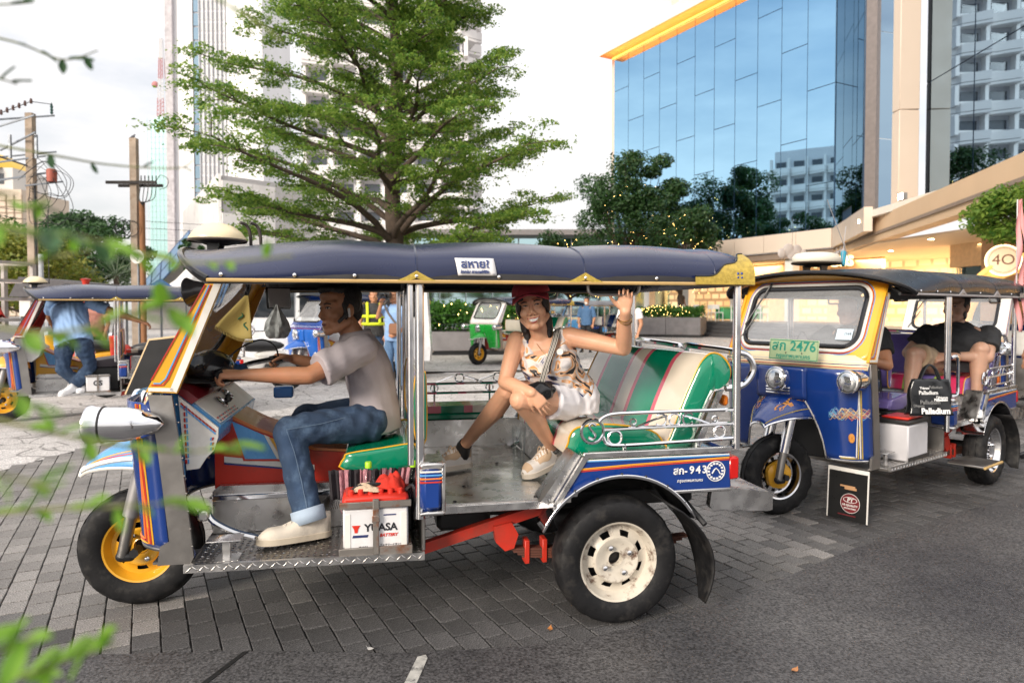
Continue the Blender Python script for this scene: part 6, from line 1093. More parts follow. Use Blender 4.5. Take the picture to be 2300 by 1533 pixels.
# ---------------------------------------------------------------- cars, van, stalls on the left
tyr = rubber
def car(loc, rz, label, prof, W, m, wx, wr, cat='van', glass=None, name='parked_van', extra=None):
    """body lofted from a side outline (x, z), rounded over its width"""
    t = thing(name, label, cat, loc, rz); n = len(prof); cx = sum(p[0] for p in prof) / n; cz = sum(p[1] for p in prof) / n; b = MB(); k = 10; vs = []
    for i in range(k + 1):
        y = -W / 2 + W * i / k; e = abs(2 * i / k - 1); sc_ = 1 - .05 * e ** 6; vs += [(cx + (px - cx) * (1 - .02 * e ** 6), y * (1 - .06 * max(0, (pz - 1.0)) ** 1.0), cz + (pz - cz) * sc_ if pz > cz else pz) for px, pz in prof]
    b.add(vs, [(i * n + j, i * n + (j + 1) % n, (i + 1) * n + (j + 1) % n, (i + 1) * n + j) for i in range(k) for j in range(n)] + [tuple(range(n)), tuple(k * n + j for j in range(n - 1, -1, -1))]); b.build('body', m, t, 35)
    gl = mat('dark_car_glass', (.02, .025, .03), .06, spec=.8)
    for poly in glass or ():
        for s in (-1, 1): MB().prism(poly, s * (W / 2 - .045), s * (W / 2 + .004)).build('window', gl, t, 30)
    for x in wx:
        for s in (-1, 1):
            wh = sub('wheel', t, (x, s * (W / 2 - .1), wr), (0, 0, 0 if s < 0 else PI)); MB().lathe([(wr * .62, -.09), (wr * .9, -.1), (wr, -.07), (wr, .07), (wr * .9, .1), (wr * .62, .09)], n=32).build('tyre', rubber, wh); MB().lathe([(wr * .62, -.08), (wr * .5, -.05), (wr * .2, -.07), (.001, -.08)], n=24).build('rim', steel_d, wh)
    if extra: extra(t)
    return t
van = car((-6.3, 13.4, 0), R(8), 'white van with a row of dark side windows behind the left tuk-tuk', [(0, .35), (-.02, .9), (.15, 1.02), (.7, 1.15), (1.15, 1.85), (1.4, 1.95), (4.5, 1.97), (4.62, 1.8), (4.7, .6), (4.68, .35)], 1.7, mat('van_white', (.68, .69, .70), .25, coat=.5), (.85, 3.7), .32, 'van', [[(1.25, 1.2), (1.42, 1.75), (2.1, 1.78), (2.1, 1.2)], [(2.2, 1.2), (2.2, 1.78), (3.2, 1.79), (3.2, 1.2)], [(3.3, 1.2), (3.3, 1.79), (4.4, 1.78), (4.45, 1.2)]])
def jeep_x(t):
    b = MB(); [b.box(-.03, .02, -.5 + .1 * k, -.46 + .1 * k, .72, .95) for k in range(11)]; b.build('grille_bar', chrome, t); b = MB(); b.box(-.1, .02, -.85, .85, .42, .58, .03); b.build('bumper', chrome, t); [MB().lathe([(.10, 0), (.09, -.03), (.001, -.04)], (-.02, s * .66, .83), 'x', 20).build('headlight', lens, t) for s in (-1, 1)]; b = MB(); b.tube([(-.12, -.6, .62), (-.12, -.6, .95), (-.12, .6, .95), (-.12, .6, .62)], .03, 8); b.tube([(-.12, -.6, .78), (-.12, .6, .78)], .025, 8); b.build('bull_bar', chrome, t); MB().grid(lambda u, v: (1.02 + .42 * v, -.72 + 1.44 * u, 1.08 + .52 * v), 4, 3).build('windshield', mat('dark_car_glass', (.02, .025, .03)), t, solid=.01)
jeep = car((-4.75, 12.9, 0), R(104), 'black pickup with chrome grille and bull bar behind the windshield pillar', [(0, .4), (-.02, .95), (.1, 1.02), (.95, 1.08), (1.45, 1.66), (2.5, 1.70), (2.8, 1.1), (4.4, 1.05), (4.4, .42)], 1.72, mat('car_black', (.012, .012, .014), .15, coat=.8), (.8, 3.4), .36, 'pickup', [[(1.3, 1.1), (1.62, 1.58), (2.4, 1.6), (2.6, 1.12)]], 'parked_pickup', jeep_x)
silver = car((-12.6, 12.0, 0), R(-12), 'silver pickup half out of the frame at the left edge', [(0, .4), (-.02, .9), (.1, 1.0), (1.1, 1.1), (1.7, 1.66), (2.6, 1.68), (2.75, 1.1), (4.6, 1.05), (4.6, .42)], 1.72, mat('car_silver', (.45, .45, .45), .3, .6), (.8, 3.6), .34, 'pickup', [[(1.35, 1.1), (1.8, 1.58), (2.5, 1.6), (2.6, 1.12)]], 'parked_pickup')
cg = thing('cage_rack', 'rusty grey steel cage rack standing on the silver pickup', 'rack', (-9.35, 11.2, 1.02), R(-12)); cgm = mat('cage_grey', (.38, .35, .33), .6, .3, dirt=(.2, .1, .06)); b = MB()
for x in (-1.0, -.3, .4, 1.0):
    for y in (-.75, .75): MB().box(x - .035, x + .035, y - .035, y + .035, 0, 1.1).build('upright', cgm, cg)
for z in (.15, .5, .8, 1.1):
    for y in (-.75, .75): MB().box(-1.0, 1.0, y - .025, y + .025, z - .025, z + .025).build('cage_rail', cgm, cg)
    for x in (-1.0, 1.0): MB().box(x - .025, x + .025, -.75, .75, z - .025, z + .025).build('cage_rail', cgm, cg)
cloth('red_tarp', 'red cloth bundle inside the steel cage rack', 'cloth', (-8.7, 11.1, 1.2), mat('red_cotton', (.5, .025, .012)), .35, .35, .5, 2.)
stl = thing('food_stall', 'red and white roofed food stall beyond the left tuk-tuk', 'stall', (-12.95, 18, 0)); stl.scale = (.45, .8, .86); wb = mat('banner_white', (.68, .64, .6), .6)
for x in (0, 1.6, 3.2, 4.4):
    for y in (0, 1.8): MB().box(x - .04, x + .04, y - .04, y + .04, 0, 1.95).build('stall_post', iron, stl)
MB().prism([(-.3, 1.95), (4.7, 1.93), (4.3, 2.35), (.3, 2.55)], -.3, 2.1).build('stall_roof', mat('dark_canvas', (.09, .085, .09), .8), stl, smooth=False); MB().box(0, 3.3, -.06, -.02, 1.35, 1.9).build('banner', wb, stl); MB().box(3.3, 4.3, -.06, -.02, 1.35, 1.9).build('banner', orgl, stl); txt('THAI STREET', .22, face_m((1.9, -.065, 1.72), (1, 0, 0), (0, 0, 1)), red, stl, 'banner_text') if False else None
b = MB(); b.box(0, 4.4, .0, .6, 0, .95, .02); b.build('counter', mat('red_counter', (.45, .04, .02), .5), stl)
hy = thing('red_barrel', 'small red fluted post top beside the food stall', 'post', (-10.6, 17.0, 0)); MB().lathe([(.06, 0), (.06, 1.86), (.13, 1.9), (.07, 1.95), (.09, 2.06), (.13, 2.1), (.001, 2.12)], ax='z', n=12).build('post', red, hy)
um = thing('blue_umbrella', 'blue pleated market umbrella under the skylight roof', 'umbrella', (-12.6, 24.5, 0)); MB().lathe([(.8, 1.85), (.64, 2.0), (.32, 2.22), (.02, 2.42)], ax='z', n=24, mod=lambda i, j, r: r * (1 if j % 2 else .9)).build('canopy', mat('umbrella_blue', (.02, .10, .42), .7), um, 20, solid=.01); MB().tube([(0, 0, 0), (0, 0, 2.42)], .025, 8).build('pole', iron, um)
tn_ = thing('white_tent', 'white peaked tent beside the blue market umbrella', 'tent', (-12.0, 27, 0)); MB().lathe([(1.9, 2.1), (1.3, 2.5), (.7, 3.1), (.05, 3.6)], ax='z', n=4).build('canopy', mat('tent_white', (.66, .64, .62), .7), tn_, 20); [MB().tube([(1.85 * math.cos(a), 1.85 * math.sin(a), 0), (1.85 * math.cos(a), 1.85 * math.sin(a), 2.1)], .03, 6).build('tent_pole', iron, tn_) for a in np.arange(4) * PI / 2]
def moto(loc, rz, label, m):
    t = thing('motorbike', label, 'motorbike', loc, rz, 'motorbikes parked behind the left tuk-tuk')
    for x in (0, 1.2): wh = sub('wheel', t, (x, 0, .28)); MB().lathe([(.2, -.04), (.27, -.035), (.28, 0), (.27, .035), (.2, .04)], n=28).build('tyre', rubber, wh); MB().lathe([(.2, -.02), (.05, -.03), (.001, -.03)], n=20).build('rim', steel_d, wh)
    b = MB(); b.ell((.75, 0, .75), (.42, .12, .10)); b.build('seat', black, t); b = MB(); b.ell((.25, 0, .70), (.12, .07, .12)); b.ell((.95, 0, .6), (.26, .09, .08)); b.prism([(.1, .4), (.35, .35), (.8, .3), (.9, .5), (.3, .62), (.18, .95), (.05, .95)], -.09, .09); obj(remesh(b, .02, 4), 'body', m, t); b = MB(); b.tube([(.0, 0, .28), (.22, 0, .98)], .03, 8); b.tube([(.2, -.33, 1.02), (.24, 0, .98), (.2, .33, 1.02)], .014, 6); b.build('fork', chrome, t); MB().lathe([(.08, 0), (.07, -.05), (.001, -.06)], (.1, 0, .92), 'x', 16).build('headlight', lens, t)
    return t
# ---------------------------------------------------------------- people
from mathutils.bvhtree import BVHTree
def remesh(b, vox, it=4, fac=.5, name='body'):
    me = bpy.data.meshes.new('tmp'); me.from_pydata([tuple(p) for p in b.v], [], b.f); bm = bmesh.new(); bm.from_mesh(me); bmesh.ops.recalc_face_normals(bm, faces=bm.faces); bm.to_mesh(me); bm.free()
    o = bpy.data.objects.new('tmp', me); COL.objects.link(o)
    r = o.modifiers.new('r', 'REMESH'); r.mode = 'VOXEL'; r.voxel_size = vox
    if it: s = o.modifiers.new('s', 'SMOOTH'); s.iterations = it; s.factor = fac
    m2 = bpy.data.meshes.new_from_object(o.evaluated_get(bpy.context.evaluated_depsgraph_get())); bpy.data.objects.remove(o); bpy.data.meshes.remove(me); m2.name = name; return m2
def displace(me, fn):
    n = len(me.vertices); co = np.empty(n * 3, np.float32); no = np.empty(n * 3, np.float32)
    me.vertices.foreach_get('co', co); me.vertices.foreach_get('normal', no); co = co.reshape(-1, 3); no = no.reshape(-1, 3)
    co = co + no * fn(co, no)[:, None]; me.vertices.foreach_set('co', co.astype(np.float32).ravel()); me.update()
def folds(amp, k=1., seed=0.):
    def f(co, no):
        x, y, z = (co[:, 0] * k, co[:, 1] * k, co[:, 2] * k)
        a = np.sin(38 * z + 14 * np.sin(9 * x + seed) + 11 * y) * np.sin(17 * x + 8 * z + seed) + .7 * np.sin(61 * (x + .6 * z) + 6 * np.sin(21 * y + seed)) * np.sin(13 * z - 19 * y + 2 * seed) + .5 * np.sin(95 * (z - .4 * y) + 7 * np.sin(15 * x))
        return amp * (np.abs(a) ** .8 * np.sign(a)).astype(np.float32)
    return f
def obj(me, name, m, parent):
    me.materials.clear(); me.materials.append(m); me.shade_smooth(); me.name = name; o = bpy.data.objects.new(name, me); COL.objects.link(o); o.parent = parent; return o
def loft(b, secs, lat, n=20):
    """closed body of elliptical sections: (centre, half width along lat, half depth)"""
    k = len(secs); vs = []; L0 = Vector(lat)
    for i, q in enumerate(secs):
        c, rx, ry = q[:3]; c = Vector(c); d = (Vector(secs[min(i + 1, k - 1)][0]) - Vector(secs[max(i - 1, 0)][0])).normalized(); l_ = Vector(q[3]) if len(q) > 3 else L0
        l_ = (l_ - d * l_.dot(d)).normalized(); f = d.cross(l_)
        for j in range(n):
            t = 2 * PI * j / n; vs.append(c + l_ * rx * math.copysign(abs(math.cos(t)) ** .85, math.cos(t)) + f * ry * math.sin(t))
    fs = [(i * n + j, i * n + (j + 1) % n, (i + 1) * n + (j + 1) % n, (i + 1) * n + j) for i in range(k - 1) for j in range(n)]
    fs += [tuple(range(n)), tuple((k - 1) * n + j for j in range(n - 1, -1, -1))]; b.add(vs, fs)
def headm(c, fwd, up):
    f = Vector(fwd).normalized(); u = Vector(up); u = (u - f * u.dot(f)).normalized(); x = f.cross(u)
    return Matrix(((x.x, f.x, u.x, c[0]), (x.y, f.y, u.y, c[1]), (x.z, f.z, u.z, c[2]), (0, 0, 0, 1)))
def head(b, M, s=1., fat=0., woman=False):
    R3 = M.to_3x3()
    def E(c, r): b.ell(M @ (Vector(c) * s), [q * s for q in r], 20, 14, R3)
    def C(a, c, ra, rc): b.cap(M @ (Vector(a) * s), M @ (Vector(c) * s), ra * s, rc * s)
    E((0, -.012, .035), (.073, .090, .084)); E((0, .018, -.022), (.064 + fat, .068, .078)); E((0, .028, -.068), (.052 + fat * 1.5, .052, .042)); C((-.008, .066, -.100), (.008, .066, -.100), .019, .019)
    for k in (-1, 1):
        E((k * .037, .050, -.032), (.028 + fat, .028, .027)); E((k * .079, -.008, -.012), (.010, .019, .031)); C((k * .052, .055, .026), (k * .015, .078, .024), .013, .012)
        E((k * .013, .088, -.036), (.010, .011, .008)); C((k * .058, -.005, -.062), (k * .03, .05, -.095), .02, .018)
    if woman: E((0, .036, -.04), (.058, .046, .062)); [E((k * .036, .052, -.034), (.028, .025, .024)) for k in (-1, 1)]
    E((0, .045, .060), (.058, .040, .035)); C((0, .080, .008) if woman else (0, .082, .012), (0, .096, -.026) if woman else (0, .101, -.027), .007, .0105 if woman else .0115)
    C((-.02, .079, -.062), (.02, .079, -.062), .0085, .0085); C((-.014, .079, -.075), (.014, .079, -.075), .009, .009); C((0, .07, -.055), (0, .066, -.085), .016, .016)
    for k in (-1, 1): E((k * .031, .068, .004), (.0155, .012, .011))
class Face:
    """features laid on the skin: points (x, z) in head space are dropped onto the body surface"""
    def __init__(s, body, M, sc_=1.):
        s.M = M; s.k = sc_; s.Mi = M.inverted(); me = body.data; s.t = BVHTree.FromPolygons([v.co.copy() for v in me.vertices], [tuple(p.vertices) for p in me.polygons]); s.body = body
    def at(s, x, z, off=.001):
        o = s.M @ (Vector((x, .2, z)) * s.k); d = (s.M.to_3x3() @ Vector((0, -1, 0))).normalized(); h = s.t.ray_cast(o, d, .3)
        p = h[0] if h[0] is not None else s.M @ (Vector((x, .07, z)) * s.k); return p - d * off
    def patch(s, pts, m, name, off=.001, parent=None):
        cx = sum(p[0] for p in pts) / len(pts); cz = sum(p[1] for p in pts) / len(pts); n = len(pts); rings = [[s.at(cx + (p[0] - cx) * k, cz + (p[1] - cz) * k, off * (1.2 - .3 * k)) for p in pts] for k in (1, .6, .25)]
        b = MB().add(sum(rings, []) + [s.at(cx, cz, off * 1.2)], [(i * n + j, i * n + (j + 1) % n, (i + 1) * n + (j + 1) % n, (i + 1) * n + j) for i in range(2) for j in range(n)] + [(2 * n + j, 2 * n + (j + 1) % n, 3 * n) for j in range(n)])
        return b.build(name, m, parent or s.body)
    def line(s, pts, r, m, name, off=.001):
        P = [s.at(p[0], p[1], off) for p in pts]; n = len(P); return MB().tube(P, [r * (.45 + .55 * math.sin(PI * (i + .6) / (n + .2))) for i in range(n)] if not isinstance(r, list) else r, 6).build(name, m, s.body)
    def eyes(s, iris, openk=1., gaze=0., lid=None):
        for k in (-1, 1):
            cx, cz = k * .031, .006; w_, h = .0125, .0052 * openk
            al = [(cx + w_ * math.cos(t), cz + h * math.sin(t) * (1 if math.sin(t) > 0 else .8)) for t in np.linspace(0, 2 * PI, 16, endpoint=False)]
            e = s.patch(al, mat('eye_white', (.62, .58, .54), .2), 'eye', .0012)
            s.patch([(cx + gaze + .0052 * math.cos(t), cz + min(h, .0052) * math.sin(t)) for t in np.linspace(0, 2 * PI, 12, endpoint=False)], iris, 'iris', .0022, e)
            s.line([(cx - w_ * 1.15, cz - .001), (cx - w_ * .5, cz + h * .95), (cx, cz + h * 1.15), (cx + w_ * .5, cz + h * .95), (cx + w_ * 1.15, cz - .001)], .0023, mat('lash', (.012, .008, .007), .6), 'lash', .0018)
            s.line([(cx + k * -.014, .0235), (cx, .027), (cx + k * .018, .0225)], .0036, mat('hair_black', (.012, .010, .010), .45, bump=.4, bscale=300), 'eyebrow', .001)
def hand(b, W, d, nrm, th, curl=(.5, .6, .4), s=1., spread=.0, thumb=(.6, .5), r0=.0088, sizes=(.070, .078, .073, .058)):
    """palm, four bent fingers of different lengths and a thumb on side th; nrm = back of the hand"""
    d = Vector(d).normalized(); n = Vector(nrm); n = (n - d * n.dot(d)).normalized(); t = Vector(th); t = (t - d * t.dot(d) - n * t.dot(n)).normalized(); W = Vector(W); s_ = s
    loft(b, [(W - d * .02 * s_, .025 * s_, .019 * s_), (W + d * .02 * s_, .031 * s_, .018 * s_), (W + d * .055 * s_, .039 * s_, .017 * s_), (W + d * .085 * s_, .039 * s_, .014 * s_), (W + d * .095 * s_, .034 * s_, .010 * s_)], t)
    for i in range(4):
        a = (.030 - .0205 * i) * s_; p = W + d * (.088 - .005 * abs(i - 1.2)) * s_ + t * a; dd = (d + t * spread * (1.2 - i * .8)).normalized(); L = sizes[i] * s_; r = r0 * s_ * (1, 1.02, .98, .86)[i]; nn = n.copy()
        for k, (f, c) in enumerate(((.45, curl[0]), (.31, curl[1]), (.24, curl[2]))):
            c = c * (1 + .08 * (i - 1.5)); d2 = (dd * math.cos(c) - nn * math.sin(c)).normalized(); nn = (nn * math.cos(c) + dd * math.sin(c)).normalized(); dd = d2
            q = p + dd * L * f; b.cap(p, q, r, r * .92, 8); p = q; r *= .92
    p = W + d * .022 * s_ + t * .026 * s_; dd = (d * .75 + t * thumb[0] - n * .25).normalized()
    for f, r, c in ((.040, .013, 0), (.030, .0105, thumb[1]), (.024, .0092, thumb[1] * .8)):
        dd = (dd - n * c * .5 - t * c * .6).normalized() if c else dd; q = p + dd * f * s_; b.cap(p, q, r * s_, r * .9 * s_, 8); p = q
def limb(b, pts, n=14):
    """chain of round cones: (point, radius)"""
    for (a, ra), (c, rc) in zip(pts, pts[1:]): b.cap(a, c, ra, rc, n)
def leg(b, hip, knee, ank, s=1.):
    hip, knee, ank = Vector(hip), Vector(knee), Vector(ank); m = hip.lerp(knee, .5)
    limb(b, [(hip, .085 * s), (m, .073 * s), (knee, .053 * s)]); c = knee.lerp(ank, .32); k = (ank - knee).normalized(); bk = (hip - knee); bk = (bk - k * bk.dot(k)).normalized() if bk.length > 0 else Vector((0, 1, 0))
    limb(b, [(knee, .050 * s), (c + bk * .012, .053 * s), (knee.lerp(ank, .7), .037 * s), (ank, .031 * s)])
def cuff(b, a, c, ra, rc, n=18, wide=1.):
    """open-ended cloth tube (flat ends)"""
    b.tube([a, Vector(a).lerp(Vector(c), .5), c], [ra, (ra + rc) / 2 * wide, rc], n)
def shoe(t, name, heel, toe, up, m, sole_m, ht=.085, wd=.046, lace=None, accents=None, ank=None):
    """one shoe: upper lofted from heel to toe on a welted sole"""
    h, q = Vector(heel), Vector(toe); d = (q - h); L = d.length; d.normalize(); u = Vector(up); u = (u - d * u.dot(d)).normalized(); s = d.cross(u)
    def sec(f):
        w_ = wd * (.72 + .28 * math.sin(min(1, f * 1.6) * PI / 2)) * (1 if f < .72 else math.sqrt(max(.02, 1 - ((f - .72) / .285) ** 2)))
        w_ *= math.sqrt(min(1, .35 + f * 9)); z = ht * (1.0 if f < .28 else 1 - .50 * min(1, (f - .28) / .38)) * (1 if f < .8 else max(.3, 1 - ((f - .8) / .22) ** 2)); return w_, z
    def up_(fu, v):
        f = fu * .998; w_, z = sec(f); a = PI * v; return h + d * (L * f) + s * (w_ * math.copysign(abs(math.cos(a)) ** .7, math.cos(a))) + u * (.018 + z * math.sin(a) ** .8 * (1 - .0))
    o = MB().grid(up_, 26, 16).build(name, m, t, 70)
    b = MB()
    def so(fu, v):
        f = fu * 1.0; w_, z = sec(min(f, .998)); w_ *= 1.07; p = h + d * (L * (f * 1.03 - .015)) - u * .0
        return p + s * w_ * (1 - 2 * v) + u * .0
    outl = [so(i / 24, 0) for i in range(25)] + [so(1 - i / 24, 1) for i in range(25)]; n = len(outl)
    b.add([p + u * .0 for p in outl] + [p + u * .024 for p in outl], [tuple(range(n)), tuple(range(2 * n - 1, n - 1, -1))] + [(i, (i + 1) % n, n + (i + 1) % n, n + i) for i in range(n)])
    b.build('sole', sole_m, o, 40)
    if lace:
        b = MB()
        for k in range(5):
            f = .34 + .075 * k; w_, z = sec(f); c = h + d * (L * f) + u * (.020 + z)
            b.tube([c - s * w_ * .55 - u * .012 + d * .006, c - d * .004 + u * .003, c + s * w_ * .55 - u * .012 + d * .006], .0035, 5)
            if k == 1: b.tube(smooth_pts([c, c + s * .02 + u * .012, c + s * .04 - u * .012, c + s * .045 - u * .03], 4), .003, 5); b.tube(smooth_pts([c, c - s * .02 + u * .014, c - s * .035 - u * .01], 4), .003, 5)
        b.build('lace', lace, o)
    if accents:
        b = MB(); b.grid(lambda x, v: Vector(up_(.30 + .35 * x, .62 + .22 * v + .05 * math.sin(x * 5))) + s * -.0015 + u * .001, 8, 5); b.grid(lambda x, v: Vector(up_(.05 + .16 * x, .6 + .3 * v)) - s * .0015, 5, 5); b.grid(lambda x, v: Vector(up_(.83 + .13 * x, .15 + .7 * v)) + u * .0015, 5, 8); b.build('shoe_overlay', accents, o)
    return o
def hairmesh(t, blobs, M, m, vox=.006, amp=.003, seed=1., name='hair', s=1., extra=None):
    b = MB(); R3 = M.to_3x3()
    for c, r in blobs: b.ell(M @ (Vector(c) * s), [q * s for q in r], 18, 12, R3)
    if extra: extra(b)
    me = remesh(b, vox, 2, .4); Mi = M.inverted(); MI = np.array(Mi)
    def f(co, no):
        q = co @ MI[:3, :3].T + MI[:3, 3]; an = np.arctan2(q[:, 0], q[:, 1] + .01)
        return (amp * (np.sin(an * 34 + 5 * np.sin(q[:, 2] * 30 + seed) + q[:, 0] * 60) * .6 + np.sin(an * 71 + q[:, 2] * 45 + seed) * .4)).astype(np.float32)
    displace(me, f); return obj(me, name, m, t)
hairm = mat('hair_black', (.012, .010, .010), .45, bump=.4, bscale=300)
def skin(name, c, bl=.25): return mat(name, c, .42, var=.10, scale=14, bump=.05, bscale=120, sss=.12, dirt=(min(1, c[0] * 1.15), c[1] * .85, c[2] * .8), dirt_amt=bl, dscale=7, spec=.45)
MAIN = main.matrix_world.copy() if False else Matrix.Translation(main.location) @ Matrix.Rotation(main.rotation_euler.z, 4, 'Z')
def seated(label, frame, psi, base, name='person'):
    t = thing(name, label, 'person', frame @ Vector(base), psi); t['o'] = 0; del t['o']; return t

# ------------------------------ the driver of the large tuk-tuk
def V(*a): return Vector(a)
def driver():
    base = V(1.06, -.05, 0); t = seated('driver in grey shirt and blue jeans gripping the handlebar, phone earpiece in ear', MAIN, R(11.5), base)
    sk = skin('brown_skin', (.44, .21, .115)); o = lambda *a: V(*a) - base
    b = MB(); pel = o(1.065, -.03, .835); sN, sF = o(1.015, -.205, 1.165), o(.99, .16, 1.165); nk = o(.985, -.035, 1.205)
    M = headm(o(.912, -.055, 1.352), (-.82, -.56, -.06), (-.10, 0, 1)); head(b, M, 1.03, .002)
    limb(b, [(nk, .056), (M @ V(0, -.022, -.06), .052)])
    torso = [(pel - V(0, 0, .06), .14, .09), (pel, .15, .105), (o(1.065, -.03, .95), .14, .105), (o(1.045, -.03, 1.06), .155, .10), (o(1.015, -.03, 1.14), .165, .09), (o(.995, -.03, 1.19), .10, .06), (nk, .06, .05)]
    loft(b, torso, (.1, 1, 0))
    eN, wN = o(.795, -.335, 1.062), o(.535, -.35, 1.072); eF, wF = o(.83, .27, 1.05), o(.67, .25, 1.095)
    limb(b, [(sN, .058), (sN.lerp(eN, .5), .047), (eN, .038)]); limb(b, [(eN, .039), (eN.lerp(wN, .3), .040), (wN, .026)])
    limb(b, [(sF, .058), (eF, .040)]); limb(b, [(eF, .040), (wF, .027)])
    hand(b, wN, (-1, .02, .06), (-.1, -.25, .95), (.1, 1, .3), (.75, 1.2, .9), 1.04); hand(b, wF, (-.9, -.05, .15), (0, .3, .95), (0, -1, .2), (.8, 1.1, .9), 1.02)
    hN, hF = o(1.05, -.14, .82), o(1.05, .09, .82); kN, kF = o(.70, -.275, .815), o(.725, .19, .80); aN, aF = o(.80, -.375, .43), o(.78, .22, .43)
    leg(b, hN, kN, aN, .98); leg(b, hF, kF, aF, .98)
    body = obj(remesh(b, .0055, 3), 'body', sk, t)
    # shirt
    s = MB(); loft(s, [(o(1.085, -.03, .765), .165, .120), (o(1.075, -.03, .85), .162, .120), (o(1.065, -.03, .95), .153, .115), (o(1.045, -.03, 1.06), .165, .111), (o(1.02, -.03, 1.14), .176, .098), (o(.998, -.03, 1.192), .125, .080), (o(.985, -.035, 1.222), .070, .066)], (.1, 1, 0), 28)
    for S_, E_ in ((sN, eN), (sF, eF)):
        s.cap(S_, S_.lerp(E_, .3), .074, .072); cuff(s, S_.lerp(E_, .2), S_.lerp(E_, .80), .072, .080)
    me = remesh(s, .0065, 3); displace(me, folds(.0032, .62, 1.)); sh = obj(me, 'shirt', mat('grey_cotton', (.40, .36, .38), .85, var=.06, bump=.18, bscale=220, dirt=(.33, .30, .32), dirt_amt=.4), t)
    c = MB(); ring = []
    c.grid(lambda u, v: o(.985, -.035, 1.212) + V(math.cos(2 * PI * u) * (.068 + .012 * v), math.sin(2 * PI * u) * (.072 + .012 * v), (.032 - .045 * v) + .012 * math.cos(2 * PI * u)), 26, 3, True); c.build('collar', mat('grey_cotton', (.5, .455, .475)), sh, 70, solid=.005)
    # jeans
    j = MB(); loft(j, [(pel - V(0, 0, .075), .160, .115), (pel, .166, .125), (pel + V(0, 0, .05), .16, .12)], (.1, 1, 0))
    for h, k, a in ((hN, kN, aN), (hF, kF, aF)):
        limb(j, [(h, .094), (h.lerp(k, .5), .083), (k, .066)], 18); kk = k.lerp(a, .06); limb(j, [(k, .066), (kk, .066)]); cuff(j, kk, k.lerp(a, .86), .066, .062)
    me = remesh(j, .0065, 3); displace(me, folds(.0034, .75, 3.)); jn = obj(me, 'jeans', mat('blue_denim', (.022, .045, .092), .9, var=.4, scale=5, bump=.25, bscale=260, dirt=(.085, .14, .225), dirt_amt=.6, dscale=9), t)
    for k, a in ((kN, aN), (kF, aF)): MB().tube([k.lerp(a, .84), k.lerp(a, .99)], .069, 20, cap=False).build('trouser_cuff', mat('pale_denim', (.34, .42, .52), .9, bump=.2, bscale=200), jn, solid=.006)
    st = MB(); st.tube([k + (hN - k) * 0 + V(0, -.0, 0) for k in [hN.lerp(kN, .25) + V(-.02, -.085, .045), hN.lerp(kN, .6) + V(0, -.088, .03), kN + V(.0, -.072, .018), kN.lerp(aN, .2) + V(.015, -.072, 0), kN.lerp(aN, .5) + V(.015, -.069, 0), kN.lerp(aN, .83) + V(.01, -.068, 0)]], .0012, 5); st.build('seam', mat('seam_thread', (.13, .19, .27), .9), jn)
    shoe(t, 'shoe', o(.875, -.345, .368), o(.595, -.455, .378), (0, 0, 1), mat('cream_canvas', (.62, .56, .47), .8, var=.1, bump=.2, bscale=120, dirt=(.25, .22, .2), dirt_amt=.6), mat('cream_sole', (.60, .52, .40), .6, dirt=(.3, .25, .2)), .088, .048, mat('lace_cream', (.6, .55, .47), .8))
    shoe(t, 'shoe', o(.86, .20, .368), o(.59, .27, .368), (0, 0, 1), mat('cream_canvas', (.6, .55, .46)), mat('cream_sole', (.6, .52, .4)), .088, .048)
    F = Face(body, M, 1.03); F.eyes(mat('iris_brown', (.02, .010, .006), .15), .85, -.002)
    lp = mat('lips_brown', (.20, .06, .045), .4)
    F.patch([(.021 * math.cos(q), -.068 + .0075 * math.sin(q)) for q in np.linspace(0, 2 * PI, 14, endpoint=False)], lp, 'lips', .0008); F.line([(-.019, -.067), (0, -.0685), (.019, -.067)], .0012, mat('lip_line', (.05, .015, .012), .6), 'mouth_line', .0022)
    for k in (-1, 1): F.patch([(k * .008 + .003 * math.cos(q), -.0435 + .0018 * math.sin(q)) for q in np.linspace(0, 2 * PI, 8, endpoint=False)], mat('nostril', (.04, .015, .01), .8), 'nostril', .0006)
    hairmesh(t, [((0, -.028, .050), (.077, .086, .076)), ((0, .010, .084), (.066, .070, .040)), ((0, -.070, -.005), (.058, .042, .066)), ((.064, -.025, .015), (.018, .05, .05)), ((-.064, -.025, .015), (.018, .05, .05)), ((.070, .012, -.012), (.010, .014, .045)), ((-.070, .012, -.012), (.010, .014, .045)), ((0, .060, .092), (.055, .028, .022))], M, hairm, .006, .0035, 1., s=1.03)
    e = MB(); e.box(-.006, .006, -.004, .006, -.03, .012, .003); e.xf(M @ Matrix.Translation((-.088, .004, -.014))); e.build('earpiece', mat('white_plastic', (.7, .7, .7), .3), t)
    e = MB(); e.box(-.004, .004, -.02, .045, -.009, .009, .003); e.xf(M @ Matrix.Translation((-.088, .03, -.038)) @ Matrix.Rotation(-.6, 4, 'X')); e.build('earpiece_boom', black, t)
    return t
driver()

